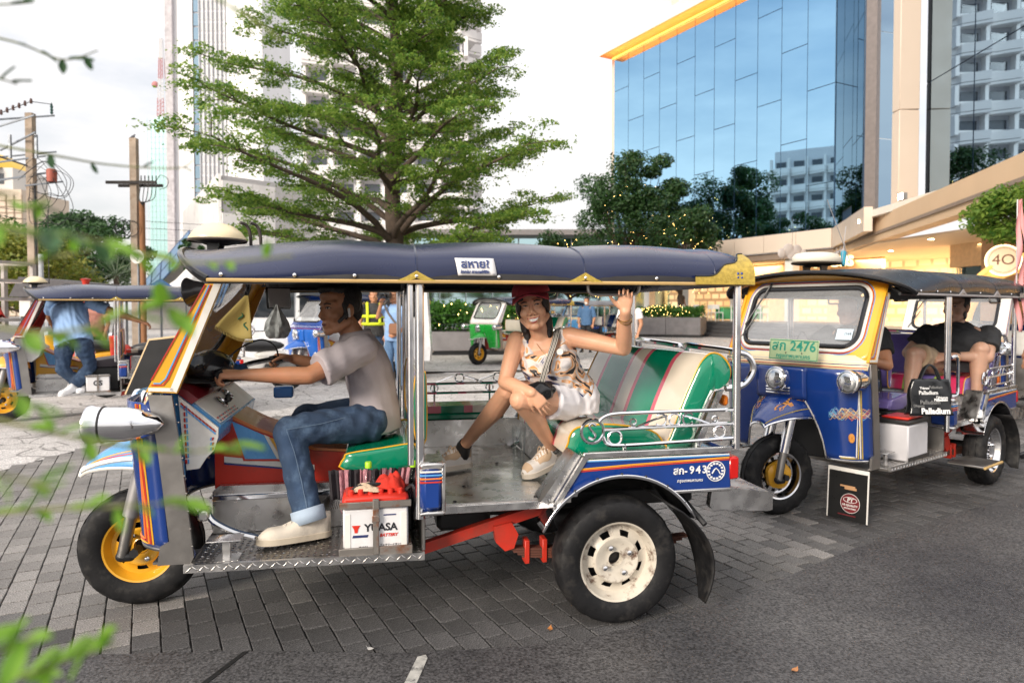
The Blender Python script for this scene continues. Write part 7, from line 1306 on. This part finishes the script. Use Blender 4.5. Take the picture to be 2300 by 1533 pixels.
# ------------------------------ the passenger in the red cap
def woman():
    base = V(1.9, -.25, .54); t = seated('smiling woman in red cap, floral top and white shorts holding the roof handle', MAIN, R(11.5), base)
    sk = skin('tan_skin', (.66, .36, .225), .12); o = lambda *a: V(*a) - base; b = MB()
    pel = o(1.985, -.215, .925); nk = o(1.832, -.345, 1.235); sR, sL = o(1.725, -.285, 1.205), o(1.955, -.375, 1.225)
    lat = (sL - sR)
    M = headm(o(1.776, -.390, 1.366), (-.30, -.94, -.06), (-.20, -.05, 1)); head(b, M, .90, .0, True)
    limb(b, [(nk - V(0, 0, .02), .047), (M @ V(0, -.022, -.055), .044)])
    ch = o(1.865, -.325, 1.12); wa = o(1.925, -.27, 1.02)
    loft(b, [(pel - V(0, 0, .05), .15, .11, (.8, -.5, 0)), (pel, .158, .115, (.8, -.5, 0)), (wa, .112, .088, (.9, -.45, 0)), (ch, .128, .098), (o(1.843, -.335, 1.185), .132, .075), (o(1.835, -.34, 1.222), .085, .05), (nk, .05, .045)], lat)
    eL, wL = o(2.165, -.515, 1.175), o(2.120, -.650, 1.338); eR, wR = o(1.655, -.36, 1.02), o(1.748, -.50, .985)
    limb(b, [(sL, .045), (sL.lerp(eL, .5), .041), (eL, .034)]); limb(b, [(eL, .035), (eL.lerp(wL, .35), .034), (wL, .023)])
    limb(b, [(sR, .045), (sR.lerp(eR, .5), .040), (eR, .033)]); limb(b, [(eR, .034), (eR.lerp(wR, .4), .033), (wR, .023)])
    hand(b, wL, (-.03, -.14, 1), (.40, .88, .12), (-1, .3, 0), (.45, 1.5, 1.1), .84, .04, (.8, .4), .0076)
    hand(b, wR, (.62, -.12, -.76), (-.35, -.85, .25), (-.6, .1, -.6), (.22, .3, .25), .78, .10, (.5, .4), .0078)
    hA, kA, aA = o(1.97, -.30, .915), o(1.705, -.455, .948), o(1.925, -.215, .675)
    hB, kB, aB = o(1.90, -.17, .92), o(1.675, -.33, .975), o(1.51, -.02, .665)
    leg(b, hA, kA, aA, .92); leg(b, hB, kB, aB, .92)
    body = obj(remesh(b, .0038, 5), 'body', sk, t)
    # floral top
    fm = bpy.data.materials.new('floral_print'); fm.use_nodes = True; N = fm.node_tree.nodes; L = fm.node_tree.links; p = N['Principled BSDF']; p.inputs['Roughness'].default_value = .6
    tcn = N.new('ShaderNodeTexCoord'); nn = N.new('ShaderNodeTexNoise'); nn.inputs['Scale'].default_value = 5.5; nn.inputs['Detail'].default_value = 2; nn.inputs['Distortion'].default_value = 2.2; L.new(tcn.outputs['Object'], nn.inputs['Vector'])
    rp = N.new('ShaderNodeValToRGB'); rp.color_ramp.interpolation = 'CONSTANT'; L.new(nn.outputs[0], rp.inputs[0]); E_ = rp.color_ramp.elements
    cols = [(0, (.012, .012, .02)), (.385, (.03, .05, .16)), (.42, (.55, .52, .52)), (.475, (.70, .64, .60)), (.537, (.72, .33, .12)), (.56, (.74, .50, .34)), (.582, (.015, .013, .014)), (.635, (.66, .60, .57))]
    E_[0].position, E_[0].color = cols[0][0], (*cols[0][1], 1); E_[1].position, E_[1].color = cols[1][0], (*cols[1][1], 1)
    for q, c in cols[2:]: e = E_.new(q); e.color = (*c, 1)
    L.new(rp.outputs[0], p.inputs['Base Color'])
    s = MB(); loft(s, [(o(1.972, -.225, .948), .160, .122, (.8, -.5, 0)), (wa, .130, .106, (.9, -.45, 0)), (ch, .139, .110), (o(1.852, -.333, 1.165), .122, .088)], lat, 26)
    sx = lat.normalized()
    for k, S_ in ((-1, sR), (1, sL)):
        q = S_ - sx * k * .040 + V(0, 0, .030); f = V(-.3, -.94, 0) * .075
        cuff(s, ch + sx * k * .075 + V(0, 0, .02) + f * .9, q, .030, .022, 10); cuff(s, ch + sx * k * .075 + V(0, 0, .02) - f * .7, q, .030, .022, 10)
    me = remesh(s, .0058, 3); displace(me, folds(.0026, 1.2, 2.)); obj(me, 'floral_top', fm, t)
    # shorts
    j = MB(); loft(j, [(pel - V(0, 0, .07), .160, .122), (pel, .168, .128), (pel + V(-.01, 0, .045), .155, .118)], (.8, -.5, 0))
    for h, k in ((hA, kA), (hB, kB)): j.cap(h, h.lerp(k, .15), .090, .090); cuff(j, h.lerp(k, .05), h.lerp(k, .42), .092, .088)
    me = remesh(j, .0058, 3); displace(me, folds(.0022, 1.1, 5.)); obj(me, 'shorts', mat('white_denim', (.72, .71, .74), .85, var=.05, bump=.2, bscale=200), t)
    # shoes and socks
    su = mat('beige_suede', (.50, .36, .24), .85, var=.12, bump=.2, bscale=200); wh = mat('white_mesh', (.68, .64, .6), .7, bump=.2, bscale=250); so_ = mat('shoe_sole', (.62, .55, .46), .7)
    for hl, te, a, up, kn_ in ((o(1.965, -.185, .606), o(1.765, -.262, .548), aA, (.3, .05, 1), kA), (o(1.548, .03, .553), o(1.312, -.075, .557), aB, (.1, 0, 1), kB)):
        so2 = shoe(t, 'shoe', hl, te, up, wh, so_, .094, .044, su, su); MB().tube([a.lerp(kn_, .05), a, V(*hl).lerp(V(*te), .20) + V(0, 0, .055)], [.034, .037, .042], 14).build('sock', black, t)
    # face
    F = Face(body, M, .90); F.eyes(mat('iris_dark', (.012, .007, .006), .12), .5, -.003)
    lip = mat('lips_red', (.42, .06, .055), .3)
    F.patch([(-.033, -.052), (-.020, -.056), (-.006, -.055), (0, -.0565), (.006, -.055), (.020, -.056), (.033, -.052), (.026, -.068), (.013, -.079), (0, -.083), (-.013, -.079), (-.026, -.068)], lip, 'lips', .0014)
    F.patch([(-.027, -.0565), (-.013, -.0600), (0, -.0610), (.013, -.0600), (.027, -.0565), (.020, -.067), (.010, -.0735), (0, -.0755), (-.010, -.0735), (-.020, -.067)], mat('teeth', (.75, .72, .68), .15), 'teeth', .0030)
    for k in (-1, 1): F.patch([(k * .008 + .003 * math.cos(q), -.0435 + .0018 * math.sin(q)) for q in np.linspace(0, 2 * PI, 8, endpoint=False)], mat('nostril', (.04, .015, .01), .8), 'nostril', .0006); F.line([(k * .020, -.034), (k * .034, -.044), (k * .040, -.056)], .0009, mat('smile_crease', (.45, .21, .12), .6), 'smile_crease', .0001)
    hairmesh(t, [((0, -.03, .045), (.079, .088, .080)), ((.070, .005, .005), (.013, .042, .06)), ((-.072, .008, .010), (.013, .040, .06)), ((0, -.075, -.03), (.06, .045, .085)), ((.060, -.045, -.09), (.024, .03, .065)), ((.058, -.05, -.15), (.020, .024, .05)), ((-.060, -.04, -.10), (.022, .028, .065)), ((-.055, -.03, -.155), (.014, .02, .04)), ((-.045, .052, .047), (.026, .024, .022)), ((.045, .052, .047), (.026, .024, .022)), ((-.062, .045, .02), (.012, .020, .04)), ((.062, .043, .02), (.012, .018, .04))], M, hairm, .005, .0018, 2., s=.90)
    # cap with peak
    cpm = mat('red_cap_cotton', (.40, .035, .055), .8, var=.1, bump=.25, bscale=220); c = MB(); R3 = M.to_3x3()
    c.grid(lambda u, v: M @ V(.086 * math.cos(2 * PI * u) * math.cos(v * PI / 2 * .99), -.012 + .103 * math.sin(2 * PI * u) * math.cos(v * PI / 2 * .99), .052 + .082 * math.sin(v * PI / 2)), 32, 10, True)
    cp = c.build('cap', cpm, t, 70, solid=.003)
    def peak(u, v):
        a = PI * (.12 + .76 * u); x = .086 * math.cos(a) * (1 + .02 * v); y = .085 * math.sin(a) + .078 * v * math.sin(a) ** .7; return M @ V(x, y, .056 - .055 * (x / .086) ** 2 * .55 * (.4 + v * .6) - .012 * v + .010 * v * (1 - abs(2 * u - 1)))
    MB().grid(peak, 22, 7).build('peak', cpm, cp, 70, solid=.005)
    for k in range(6):
        a = k * PI / 3; MB().tube([M @ V(.087 * math.cos(a) * math.cos(v), -.012 + .104 * math.sin(a) * math.cos(v), .052 + .083 * math.sin(v)) for v in np.linspace(0, 1.5, 8)], .0013, 4).build('cap_seam', cpm, cp)
    MB().ell(M @ V(0, -.012, .136), (.008, .008, .005), 10, 6).build('cap_button', cpm, cp)
    for k in (-1, 1): MB().lathe([(.007, -.002), (.008, 0), (.007, .002), (.001, .002)], tuple(M @ V(k * .084, -.004, -.045)), 'y', 12).build('earring', mat('gold_metal', (.75, .5, .18), .2, 1), t)
    d = (wL - eL).normalized(); u_ = d.orthogonal().normalized(); q_ = d.cross(u_); bm = MB()
    for f, tilt in ((.80, .006), (.86, -.004)): bm.tube([eL.lerp(wL, f) + (u_ * math.cos(a) + q_ * math.sin(a)) * .030 + d * tilt * math.sin(a) for a in np.linspace(0, 2 * PI, 22, endpoint=False)], .0022, 6, True)
    bm.build('bracelet', mat('gold_metal', (.75, .5, .18), .2, 1), t)
    nk_ = MB(); ff = V(-.3, -.94, 0); nk_.tube(smooth_pts([nk - sx * .05 + V(0, 0, .0), ch - sx * .03 + ff * .100 + V(0, 0, .055), ch + ff * .110 + V(0, 0, .025), ch + sx * .03 + ff * .1 + V(0, 0, .055), nk + sx * .05], 6), .0012, 5); nk_.build('necklace', mat('gold_metal', (.75, .5, .18), .2, 1), t)
    # crossbody strap with a small bag
    st = MB(); P = smooth_pts([sL - sx * .055 + V(0, 0, .040), o(1.865, -.435, 1.195), o(1.825, -.455, 1.10), o(1.80, -.44, 1.0)], 6); wv = (sx + V(0, 0, .3)).normalized() * .016
    for i in range(len(P) - 1): st.add([P[i] - wv, P[i] + wv, P[i + 1] + wv, P[i + 1] - wv], [(0, 1, 2, 3)])
    so3 = st.build('strap', mat('woven_strap', (.09, .085, .08), .8, var=.5, scale=90), t, solid=.004)
    ed = MB(); [ed.tube([p + wv * k + ff * .003 for p in P], .002, 4) for k in (-.8, -.2, .2, .8)]; ed.build('strap_edge', mat('pale_thread', (.5, .47, .42), .8), so3)
    g = MB(); g.ell(o(1.795, -.445, .985), (.075, .035, .045), 16, 10); me = remesh(g, .006, 2); displace(me, folds(.004, 1.5)); obj(me, 'waist_bag', blackgl, t)
    bd = MB().lathe([(.001, .003), (.014, .002), (.015, 0)], (0, 0, 0), 'y', 16); bd.xf(face_m(ch + ff * .112 + sx * .06 + V(0, 0, .035), sx, -ff)); bd.build('badge', white, t)
    return t
woman()
moto((-6.2, 10.4, 0), R(20), 'dark red motorbike nearest the bending man', red); moto((-7.4, 10.7, 0), R(35), 'yellow motorbike beside the silver pickup', yellow); moto((-4.9, 11.0, 0), R(15), 'white motorbike in front of the white van', white)
# ------------------------------ everybody else
def person(label, loc, rz, J, hd, cl, sk, s=1., hair=True, group=None, sleeves=.6, short=False, vox=.009, hatfn=None, shoes=None, ratio=1., torso=1., frame=None, faces=False, lat=None):
    """J: hips, knees, ankles, shoulders, elbows, wrists as pairs (first = the side on -y), pelvis and neck; coordinates relative to loc"""
    t = thing('person', label, 'person', loc, rz, group); b = MB(); M = headm(*hd); head(b, M, s, .003 * torso); nk = V(*J['neck']); pel = V(*J['pelvis'])
    limb(b, [(nk, .056 * s), (M @ V(0, -.022, -.06), .05 * s)]); sh_ = [V(*q) for q in J['sh']]; L_ = (sh_[1] - sh_[0]); w_ = L_.length / 2; md = pel.lerp(nk, .45); chs = pel.lerp(nk, .78)
    secs = [(pel - (nk - pel) * .12, .15 * s * torso, .11 * s * torso), (pel, .155 * s * torso, .12 * s * torso), (md, .145 * s * torso, .115 * s * torso ** 1.6), (chs, .165 * s * torso, .115 * s * torso), (pel.lerp(nk, .92), .15 * s, .08 * s), (nk, .055, .05)]; loft(b, secs, L_)
    el, wr_ = [V(*q) for q in J['el']], [V(*q) for q in J['wr']]; hp, kn, an = [V(*q) for q in J['hip']], [V(*q) for q in J['knee']], [V(*q) for q in J['ank']]
    for i in (0, 1):
        limb(b, [(sh_[i], .055 * s * torso ** .5), (el[i], .039 * s * torso)]); limb(b, [(el[i], .040 * s * torso), (wr_[i], .027 * s)]); d = (wr_[i] - el[i]).normalized(); hn = J.get('hn', [(0, 0, 1), (0, 0, 1)])[i]; hand(b, wr_[i], J.get('hd', [d, d])[i], hn, J.get('ht', [(0, 1, 0), (0, -1, 0)])[i], J.get('curl', (.5, .7, .5)), s)
        leg(b, hp[i], kn[i], an[i], s * torso ** .6)
    body = obj(remesh(b, vox, 2), 'body', sk, t)
    c = MB(); loft(c, [(pel - (nk - pel) * .16, .185 * s * torso, .135 * s * torso), (pel, .182 * s * torso, .145 * s * torso), (md, .17 * s * torso, .14 * s * torso ** 1.6), (chs, .185 * s * torso, .135 * s * torso), (pel.lerp(nk, .94), .12 * s, .085 * s), (pel.lerp(nk, 1.04), .07 * s, .066 * s)], L_, 24)
    for i in (0, 1): c.cap(sh_[i], sh_[i].lerp(el[i], .3), .068 * s * torso ** .7, .064 * s * torso ** .7); cuff(c, sh_[i].lerp(el[i], .15), sh_[i].lerp(el[i], sleeves), .067 * s * torso ** .6, .068 * s * torso ** .7)
    me = remesh(c, vox, 2); displace(me, folds(.004, .9, len(label))); shirt = obj(me, 'shirt', cl[0], t)
    j = MB(); loft(j, [(pel - (nk - pel) * .17, .160 * s * torso, .125 * s * torso), (pel, .168 * s * torso, .135 * s * torso), (pel + (nk - pel) * .08, .165 * s * torso, .13 * s * torso)], L_)
    for i in (0, 1):
        j.cap(hp[i], hp[i].lerp(kn[i], .5), .098 * s * torso ** .6, .09 * s * torso ** .6)
        if short: cuff(j, hp[i].lerp(kn[i], .3), hp[i].lerp(kn[i], .86), .092 * s * torso ** .6, .094 * s)
        else: limb(j, [(hp[i].lerp(kn[i], .5), .088 * s), (kn[i], .07 * s)]); cuff(j, kn[i], kn[i].lerp(an[i], .97), .069 * s, .066 * s)
    me = remesh(j, vox, 2); displace(me, folds(.004, .8, 1. + len(label))); obj(me, 'shorts' if short else 'trousers', cl[1], t)
    for i, q in enumerate(J.get('foot', ())): shoe(t, 'shoe', q[0], q[1], q[2] if len(q) > 2 else (0, 0, 1), cl[2], cl[3] if len(cl) > 3 else cl[2], .08, .046, cl[4] if len(cl) > 4 else None)
    if hair: hairmesh(t, [((0, -.030, .052), (.080, .090, .080)), ((0, .010, .090), (.068, .070, .042)), ((0, -.075, -.005), (.060, .045, .07)), ((.066, -.02, .015), (.015, .045, .05)), ((-.066, -.02, .015), (.015, .045, .05))], M, hairm, .008, .003, 1., s=s)
    F = Face(body, M, s)
    if faces: F.eyes(mat('iris_brown', (.02, .010, .006)), .8); F.line([(-.02, -.067), (0, -.0685), (.02, -.067)], .003, mat('lips_brown', (.20, .06, .045)), 'mouth_line', .001)
    return t, body, M, F
ltsk, brsk = skin('fair_skin', (.46, .27, .19)), skin('brown_skin', (.27, .115, .058)); jeanm = mat('blue_denim', (.040, .075, .145)); lj = mat('light_denim', (.12, .22, .38), .9, var=.25, scale=4, bump=.2, bscale=200); sky_sh = mat('sky_blue_shirt', (.24, .38, .62), .85, var=.08, bump=.15, bscale=150); blkT = mat('black_tshirt', (.018, .019, .022), .85, bump=.15, bscale=150); khaki = mat('khaki_cotton', (.36, .27, .18), .9, bump=.15, bscale=200); wsh = mat('white_trainer', (.74, .74, .75), .55)
# standing photographer
def stand(h=1.0, lean=0.): return dict(pelvis=(0, 0, .93 * h), neck=(lean, 0, 1.44 * h), sh=[(0, -.19, 1.38 * h), (0, .19, 1.38 * h)], hip=[(0, -.09, .92 * h), (0, .09, .92 * h)], knee=[(-.02, -.10, .50 * h), (-.02, .11, .50 * h)], ank=[(.02, -.11, .09 * h), (.02, .12, .09 * h)], foot=[((.07, -.11, 0), (-.19, -.15, 0)), ((.07, .12, 0), (-.19, .17, 0))], el=[(0, -.25, 1.10 * h), (0, .25, 1.10 * h)], wr=[(-.12, -.22, .88 * h), (-.12, .22, .88 * h)])
J = stand(.98); J.update(el=[(.03, -.26, 1.10), (-.12, .26, 1.22)], wr=[(-.13, -.14, .95), (-.20, .12, 1.45)], hd=[(-.7, .6, -.3), (-.3, -.6, .7)], ht=[(-.6, -.5, .5), (-.8, -.4, 0)], hn=[(-.4, -.8, .2), (.3, .5, .5)])
t, bo, M, F = person('photographer in light blue shirt and jeans raising a black camera beside the steel posts', (-1.93, 11.25, 0), R(62), J, ((-.02, 0, 1.575), (-1, .10, -.03), (0, 0, 1)), (sky_sh, lj, mat('navy_trainer', (.03, .035, .06), .7), wsh), brsk)
cmr = thing('camera', 'black camera with a big lens held up by the photographer', 'camera', Matrix.Translation((-1.93, 11.25, 0)) @ Matrix.Rotation(R(62), 4, 'Z') @ V(-.19, .02, 1.57), R(62)); MB().box(-.03, .05, -.075, .075, -.05, .05, .012).build('camera_body', black, cmr); MB().lathe([(.038, 0), (.042, -.06), (.046, -.16), (.04, -.17), (.001, -.165)], (-.03, 0, 0), 'x', 20).build('lens_barrel', blackgl, cmr); MB().box(-.02, .03, -.03, .03, .05, .085, .01).build('viewfinder', black, cmr)
bgm = mat('brown_leather', (.20, .09, .045), .6); st = thing('shoulder_bag', 'brown shoulder bag on a strap across the photographer', 'bag', (-1.93, 11.25, 0), R(62)); b = MB(); b.box(-.22, -.14, -.23, -.02, .93, 1.12, .03); b.build('bag_body', bgm, st); b = MB(); b.tube(smooth_pts([(-.15, -.15, 1.1), (-.155, -.02, 1.24), (-.13, .1, 1.40), (-.02, .13, 1.47), (.12, .06, 1.3)], 5), .016, 6); b.build('strap', mat('grey_strap', (.10, .085, .075), .7), st)
# man bending into the left tuk-tuk, seen from behind
LF = Matrix.Translation(left.location) @ Matrix.Rotation(R(28), 4, 'Z'); bl = LF @ V(.78, -.46, 0); bl.z = .30
J = dict(pelvis=(0, 0, .70), neck=(-.16, .22, 1.15), sh=[(-.02, -.10, 1.10), (-.13, .28, 1.13)] if False else [(.14, .14, 1.12), (-.30, .16, 1.12)], hip=[(.10, -.02, .68), (-.09, .0, .68)], knee=[(.14, .10, .36), (-.12, -.02, .34)], ank=[(.02, -.06, .13), (.08, .06, .12)], el=[(.42, .18, 1.0), (-.40, .30, .95)], wr=[(.66, .24, .90), (-.40, .42, .80)], foot=[((.06, .0, .10), (-.06, -.23, .04)), ((.06, .12, .07), (.10, -.12, .06))], hn=[(0, -.2, 1), (0, 0, 1)], ht=[(.2, 1, 0), (1, 0, 0)])
person('man in light blue shirt and jeans bending into the left tuk-tuk', bl, R(8), J, ((-.22, .33, 1.22), (-.3, .9, -.3), (0, .3, 1)), (sky_sh, jeanm, wsh, wsh, wsh), brsk, 1.03, torso=1.08, sleeves=.62)
# passenger and driver of the right-hand tuk-tuk
base = V(2.0, -.3, .54); o = lambda *a: V(*a) - base
J = dict(pelvis=o(2.06, -.32, .92), neck=o(2.05, -.35, 1.24), sh=[o(2.12, -.55, 1.15), o(2.00, -.15, 1.15)], hip=[o(2.10, -.42, .90), o(2.04, -.22, .90)], knee=[o(1.95, -.55, 1.04), o(1.58, -.22, 1.0)], ank=[o(1.92, -.53, .66), o(1.50, -.22, .66)], el=[o(1.98, -.58, .98), o(1.90, -.05, .99)], wr=[o(1.80, -.38, .985), o(1.74, -.18, .985)], foot=[(o(1.97, -.51, .545), o(1.70, -.62, .545)), (o(1.58, -.2, .545), o(1.30, -.24, .545))], hd=[(-.6, .75, -.2), (-.6, -.6, -.2)], hn=[(-.5, -.4, .7), (-.5, .4, .7)], ht=[(-.6, .2, .6), (-.6, -.2, .6)], curl=(.6, .8, .5))
pt_, bo, M, F = person('heavy man in black t-shirt and khaki shorts seated in the right tuk-tuk', RT @ base, RRZ, J, (o(2.02, -.35, 1.37), (-.98, .10, -.05), (0, 0, 1)), (blkT, khaki, wsh, wsh, wsh), ltsk, 1.04, short=True, vox=.007, torso=1.2, faces=True)
hairmesh(pt_, [((.06, .0, -.06), (.014, .03, .04)), ((-.06, .0, -.06), (.014, .03, .04))], M, hairm, .008, .002, 2., 'beard', 1.04); MB().ell(o(2.0, -.46, 1.16), (.012, .008, .012)).build('badge', white, pt_); MB().tube([o(1.835, -.42, .985) + V(.0, .034 * math.cos(a), .034 * math.sin(a)) for a in np.linspace(0, 2 * PI, 16, endpoint=False)], .008, 6, True).build('watch', black, pt_)
wb_ = thing('water_bottle', 'small clear bottle held between the hands of the seated heavy man', 'bottle', RT @ V(1.70, -.28, .88), RRZ); MB().lathe([(.001, 0), (.03, 0), (.032, .06), (.012, .11), (.012, .13), (.001, .13)], ax='z', n=16).build('bottle_body', wat, wb_)
base = V(1.15, 0, .54); J = dict(pelvis=o(1.10, 0, .80), neck=o(1.05, 0, 1.22), sh=[o(1.06, -.20, 1.16), o(1.04, .18, 1.16)], hip=[o(1.05, -.1, .80), o(1.05, .1, .8)], knee=[o(.68, -.22, .78), o(.68, .2, .78)], ank=[o(.75, -.25, .43), o(.75, .2, .43)], el=[o(.95, -.30, .95), o(.85, .26, 1.02)], wr=[o(.72, -.24, 1.0), o(.62, .24, 1.08)], foot=[(o(.82, -.25, .36), o(.55, -.30, .36)), (o(.82, .2, .36), o(.55, .22, .36))])
person('driver in black t-shirt half hidden behind the yellow pillar', RT @ base, RRZ, J, (o(1.0, 0, 1.35), (-1, 0, 0), (0, 0, 1)), (blkT, jeanm, wsh), brsk)
# the hi-vis driver behind, bystanders in the plaza, the arm at the right edge
J = stand(1.0); J['pelvis'] = (0, 0, .93)
person('man in dark vest with yellow hi-vis stripes behind the driver', (-2.55, 12.6, 0), R(100), J, ((0, 0, 1.6), (-1, 0, 0), (0, 0, 1)), (mat('dark_vest', (.03, .03, .03), .8), jeanm, blackgl), brsk)
hv = thing('hivis_vest', 'yellow reflective stripes of the safety vest', 'vest', (-2.55, 12.6, 0), R(100)); b = MB()
for z in (1.08, 1.22): b.tube([(.148 * math.cos(a), .205 * math.sin(a), z) for a in np.linspace(0, 2 * PI, 26, endpoint=False)], .03, 6, True)
for s in (-1, 1): b.tube(smooth_pts([(-.15, s * .11, 1.1), (-.14, s * .11, 1.3), (0, s * .12, 1.46), (.14, s * .11, 1.3), (.15, s * .11, 1.1)], 4), .026, 6)
b.build('stripe', mat('hivis_yellow', (.62, .72, .02), .6), hv)
J = stand(1.0); t, bo, M, F = person('man in a white face mask and denim jacket standing among the far tuk-tuks', (2.35, 21.5, 0), R(75), J, ((0, 0, 1.6), (-1, .2, 0), (0, 0, 1)), (mat('denim_jacket', (.06, .13, .25), .9), blkT, blackgl), brsk, sleeves=1.0, vox=.012); F.patch([(-.05, -.03), (0, -.02), (.05, -.03), (.045, -.09), (0, -.105), (-.045, -.09)], white, 'face_mask', .006)
person('person in white top and black trousers walking behind the raised hand', (2.45, 14.2, 0), R(60), stand(.95), ((0, 0, 1.53), (-.6, -.8, 0), (0, 0, 1)), (mat('white_tshirt', (.7, .7, .7), .8), blkT, blackgl), brsk, vox=.012)
for i, (x, y, a, c, l) in enumerate(((5.4, 31.5, 40, (.35, .12, .1), 'person in a dusky red top near the far fairy lit hedge'), (9.5, 38.4, 120, (.06, .05, .05), 'person in dark clothes at the lit shop front'), (-8.2, 13.4, 100, (.45, .2, .15), 'person in a rust coloured top behind the motorbikes'))): person(l, (x, y, .73 if i == 1 else 0), R(a), stand(.97), ((0, 0, 1.56), (-1, 0, 0), (0, 0, 1)), (mat('top_%d' % i, c, .8), blkT, blackgl), brsk, vox=.014)
J = stand(1.02); J.update(el=[(-.20, -.22, 1.30), (.0, .25, 1.12)], wr=[(-.37, -.10, 1.50), (-.12, .22, .92)], hd=[(-.6, 0, .75), (-.3, 0, -1)], hn=[(-.5, 0, .6), (0, .5, 0)], curl=(.7, 1.0, .8)); person('person at the right edge reaching up to the roof with one hand', (4.80, 6.0, 0), 0.0, J, ((.02, 0, 1.63), (-1, 0, 0), (0, 0, 1)), (mat('grey_tshirt', (.3, .28, .28), .8), blkT, blackgl), brsk)
# pink ribbons tied to a thin pole by the right roof corner
rb = thing('ribbon_pole', 'pink ribbons streaming from a thin pole at the right roof corner', 'ribbon', RT @ V(2.41, -.64, 1.36), RRZ); MB().tube([(0, 0, 0), (-.02, 0, .86)], .005, 6).build('pole', mat('white_rod', (.6, .58, .58), .4), rb); pk = mat('pink_ribbon', (.66, .27, .27), .6)
for k, (dx, l) in enumerate(((-.055, 1.05), (.045, 1.0))):
    def rbn(u, v): f = v; return (-.02 + dx * math.sin(min(1, f * 1.3) * 2.4) * 1.5 + .025 * math.sin(f * 9 + k * 2) + (u - .5) * .042 * math.cos(f * 6 + k), -.03 + .02 * math.sin(f * 11 + k) + (u - .5) * .035 * math.sin(f * 6 + k), .86 - l * f)
    MB().grid(rbn, 2, 26).build('ribbon', pk, rb, 80, solid=.0015)
# ---------------------------------------------------------------- the near tree whose twigs hang into the left of the frame, out of focus
nt = thing('near_tree', 'blurred leafy twigs of a near tree hanging into the left side', 'tree', (-.72, .40, 0)); rg = random.Random(12)
MB().tube(smooth_pts([(0, 0, 0), (.03, .02, .7), (-.03, .0, 1.4), (.02, .02, 2.1), (0, 0, 2.6)], 5), [.05 - .0016 * k for k in range(21)], 10).build('trunk', bark, nt)
nleaf = leaf_mat('near_leaf', (.10, .30, .02), (.22, .42, .04), .5); dleaf = leaf_mat('near_leaf_dark', (.02, .075, .02), (.035, .11, .03), .25); twg = mat('twig', (.16, .17, .06), .8)
def px(x, y, Y, k=.5):
    Y = Y * k
    return Vector(((x - 1150) / 1533 * Y, Y, 1.35 - (y - 694) / 1533 * Y)) - Vector((-.72, .40, 0))
lmesh = {}
def nleafobj(p, d, up, s, m):
    if m.name not in lmesh:
        b = MB(); rows = 6; b.grid(lambda u, v: ((v - .0) * 1.0, (u - .5) * .52 * math.sin(PI * (v * .94 + .03)) ** .8, .10 * abs(u - .5) * 2 - .10 * v * v), 4, rows); o_ = b.build('leaf', m, nt); lmesh[m.name] = o_.data; bpy.data.objects.remove(o_)
    o = bpy.data.objects.new('leaf', lmesh[m.name]); COL.objects.link(o); o.parent = nt; M = face_m(p, d, up); o.matrix_local = M @ Matrix.Scale(s, 4)
SPR = (  # twig polyline in photograph pixels at its own distance, leaf count, leaf size, dark
    ([(-160, 640), (20, 600), (250, 560), (430, 590), (660, 575)], .95, 9, .022, 0), ([(-160, 700), (60, 745), (200, 735), (360, 690), (430, 730)], .80, 11, .026, 0),
    ([(-160, 900), (60, 960), (250, 1000), (420, 1015), (530, 1000)], .85, 12, .024, 0), ([(-160, 420), (40, 520), (160, 530), (300, 560)], .72, 9, .027, 1), ([(-160, 1180), (40, 1150), (260, 1140), (420, 1130)], .78, 8, .024, 0),
    ([(-160, 1560), (30, 1530), (140, 1490), (250, 1455)], .72, 9, .026, 0), ([(-160, 1480), (0, 1470), (60, 1440)], .66, 5, .026, 0), ([(-160, 60), (40, 100), (150, 140), (230, 120)], .86, 6, .024, 2), ([(-160, 150), (0, 180), (50, 195)], .80, 3, .026, 2), ([(-160, 20), (0, 20), (90, 15)], .74, 4, .022, 2),
    ([(-160, 300), (120, 350), (250, 372), (400, 380), (440, 360)], .92, 4, .018, 2), ([(-160, 1040), (40, 1080), (110, 1100)], .62, 5, .022, 0), ([(-160, 800), (20, 880), (90, 930)], .70, 5, .022, 0), ([(-160, 300), (-20, 420), (70, 470), (110, 440)], .88, 6, .022, 1), ([(-160, -80), (300, -60), (520, 20), (640, 100)], .98, 4, .02, 0))
for pts, Y, n, s, dk in SPR:
    P = smooth_pts([px(x, y, Y + rg.uniform(-.03, .03), .85 if dk == 2 else .5) for x, y in pts], 6); root = Vector((0, 0, max(.35, min(2.5, P[0].z + .05)))); b = MB(); b.tube([root, root.lerp(P[0], .5) + Vector((0, 0, .03))] + P, [.006] * 2 + [.0015 - .0009 * i / len(P) for i in range(len(P))], 5); b.build('twig', twg, nt)
    for k in range(max(3, int(n * 1.15))):
        f = .25 + .75 * (k + rg.uniform(0, .6)) / max(3, int(n * 1.15)); i = min(len(P) - 2, int(f * (len(P) - 1))); p = P[i]; d = (P[i + 1] - p).normalized(); q = (d * rg.uniform(.2, .9) + Vector((rg.uniform(-.5, .5), rg.uniform(-.6, .4), rg.uniform(-.9, .5)))).normalized(); nleafobj(p, q, Vector((rg.uniform(-.5, .5), rg.uniform(-.8, .2), 1)).cross(q), .72 * s * (1.25 if dk == 2 else 1) * rg.uniform(.7, 1.15), nleaf if dk == 0 else dleaf if dk == 2 else rg.choice((nleaf, dleaf)))
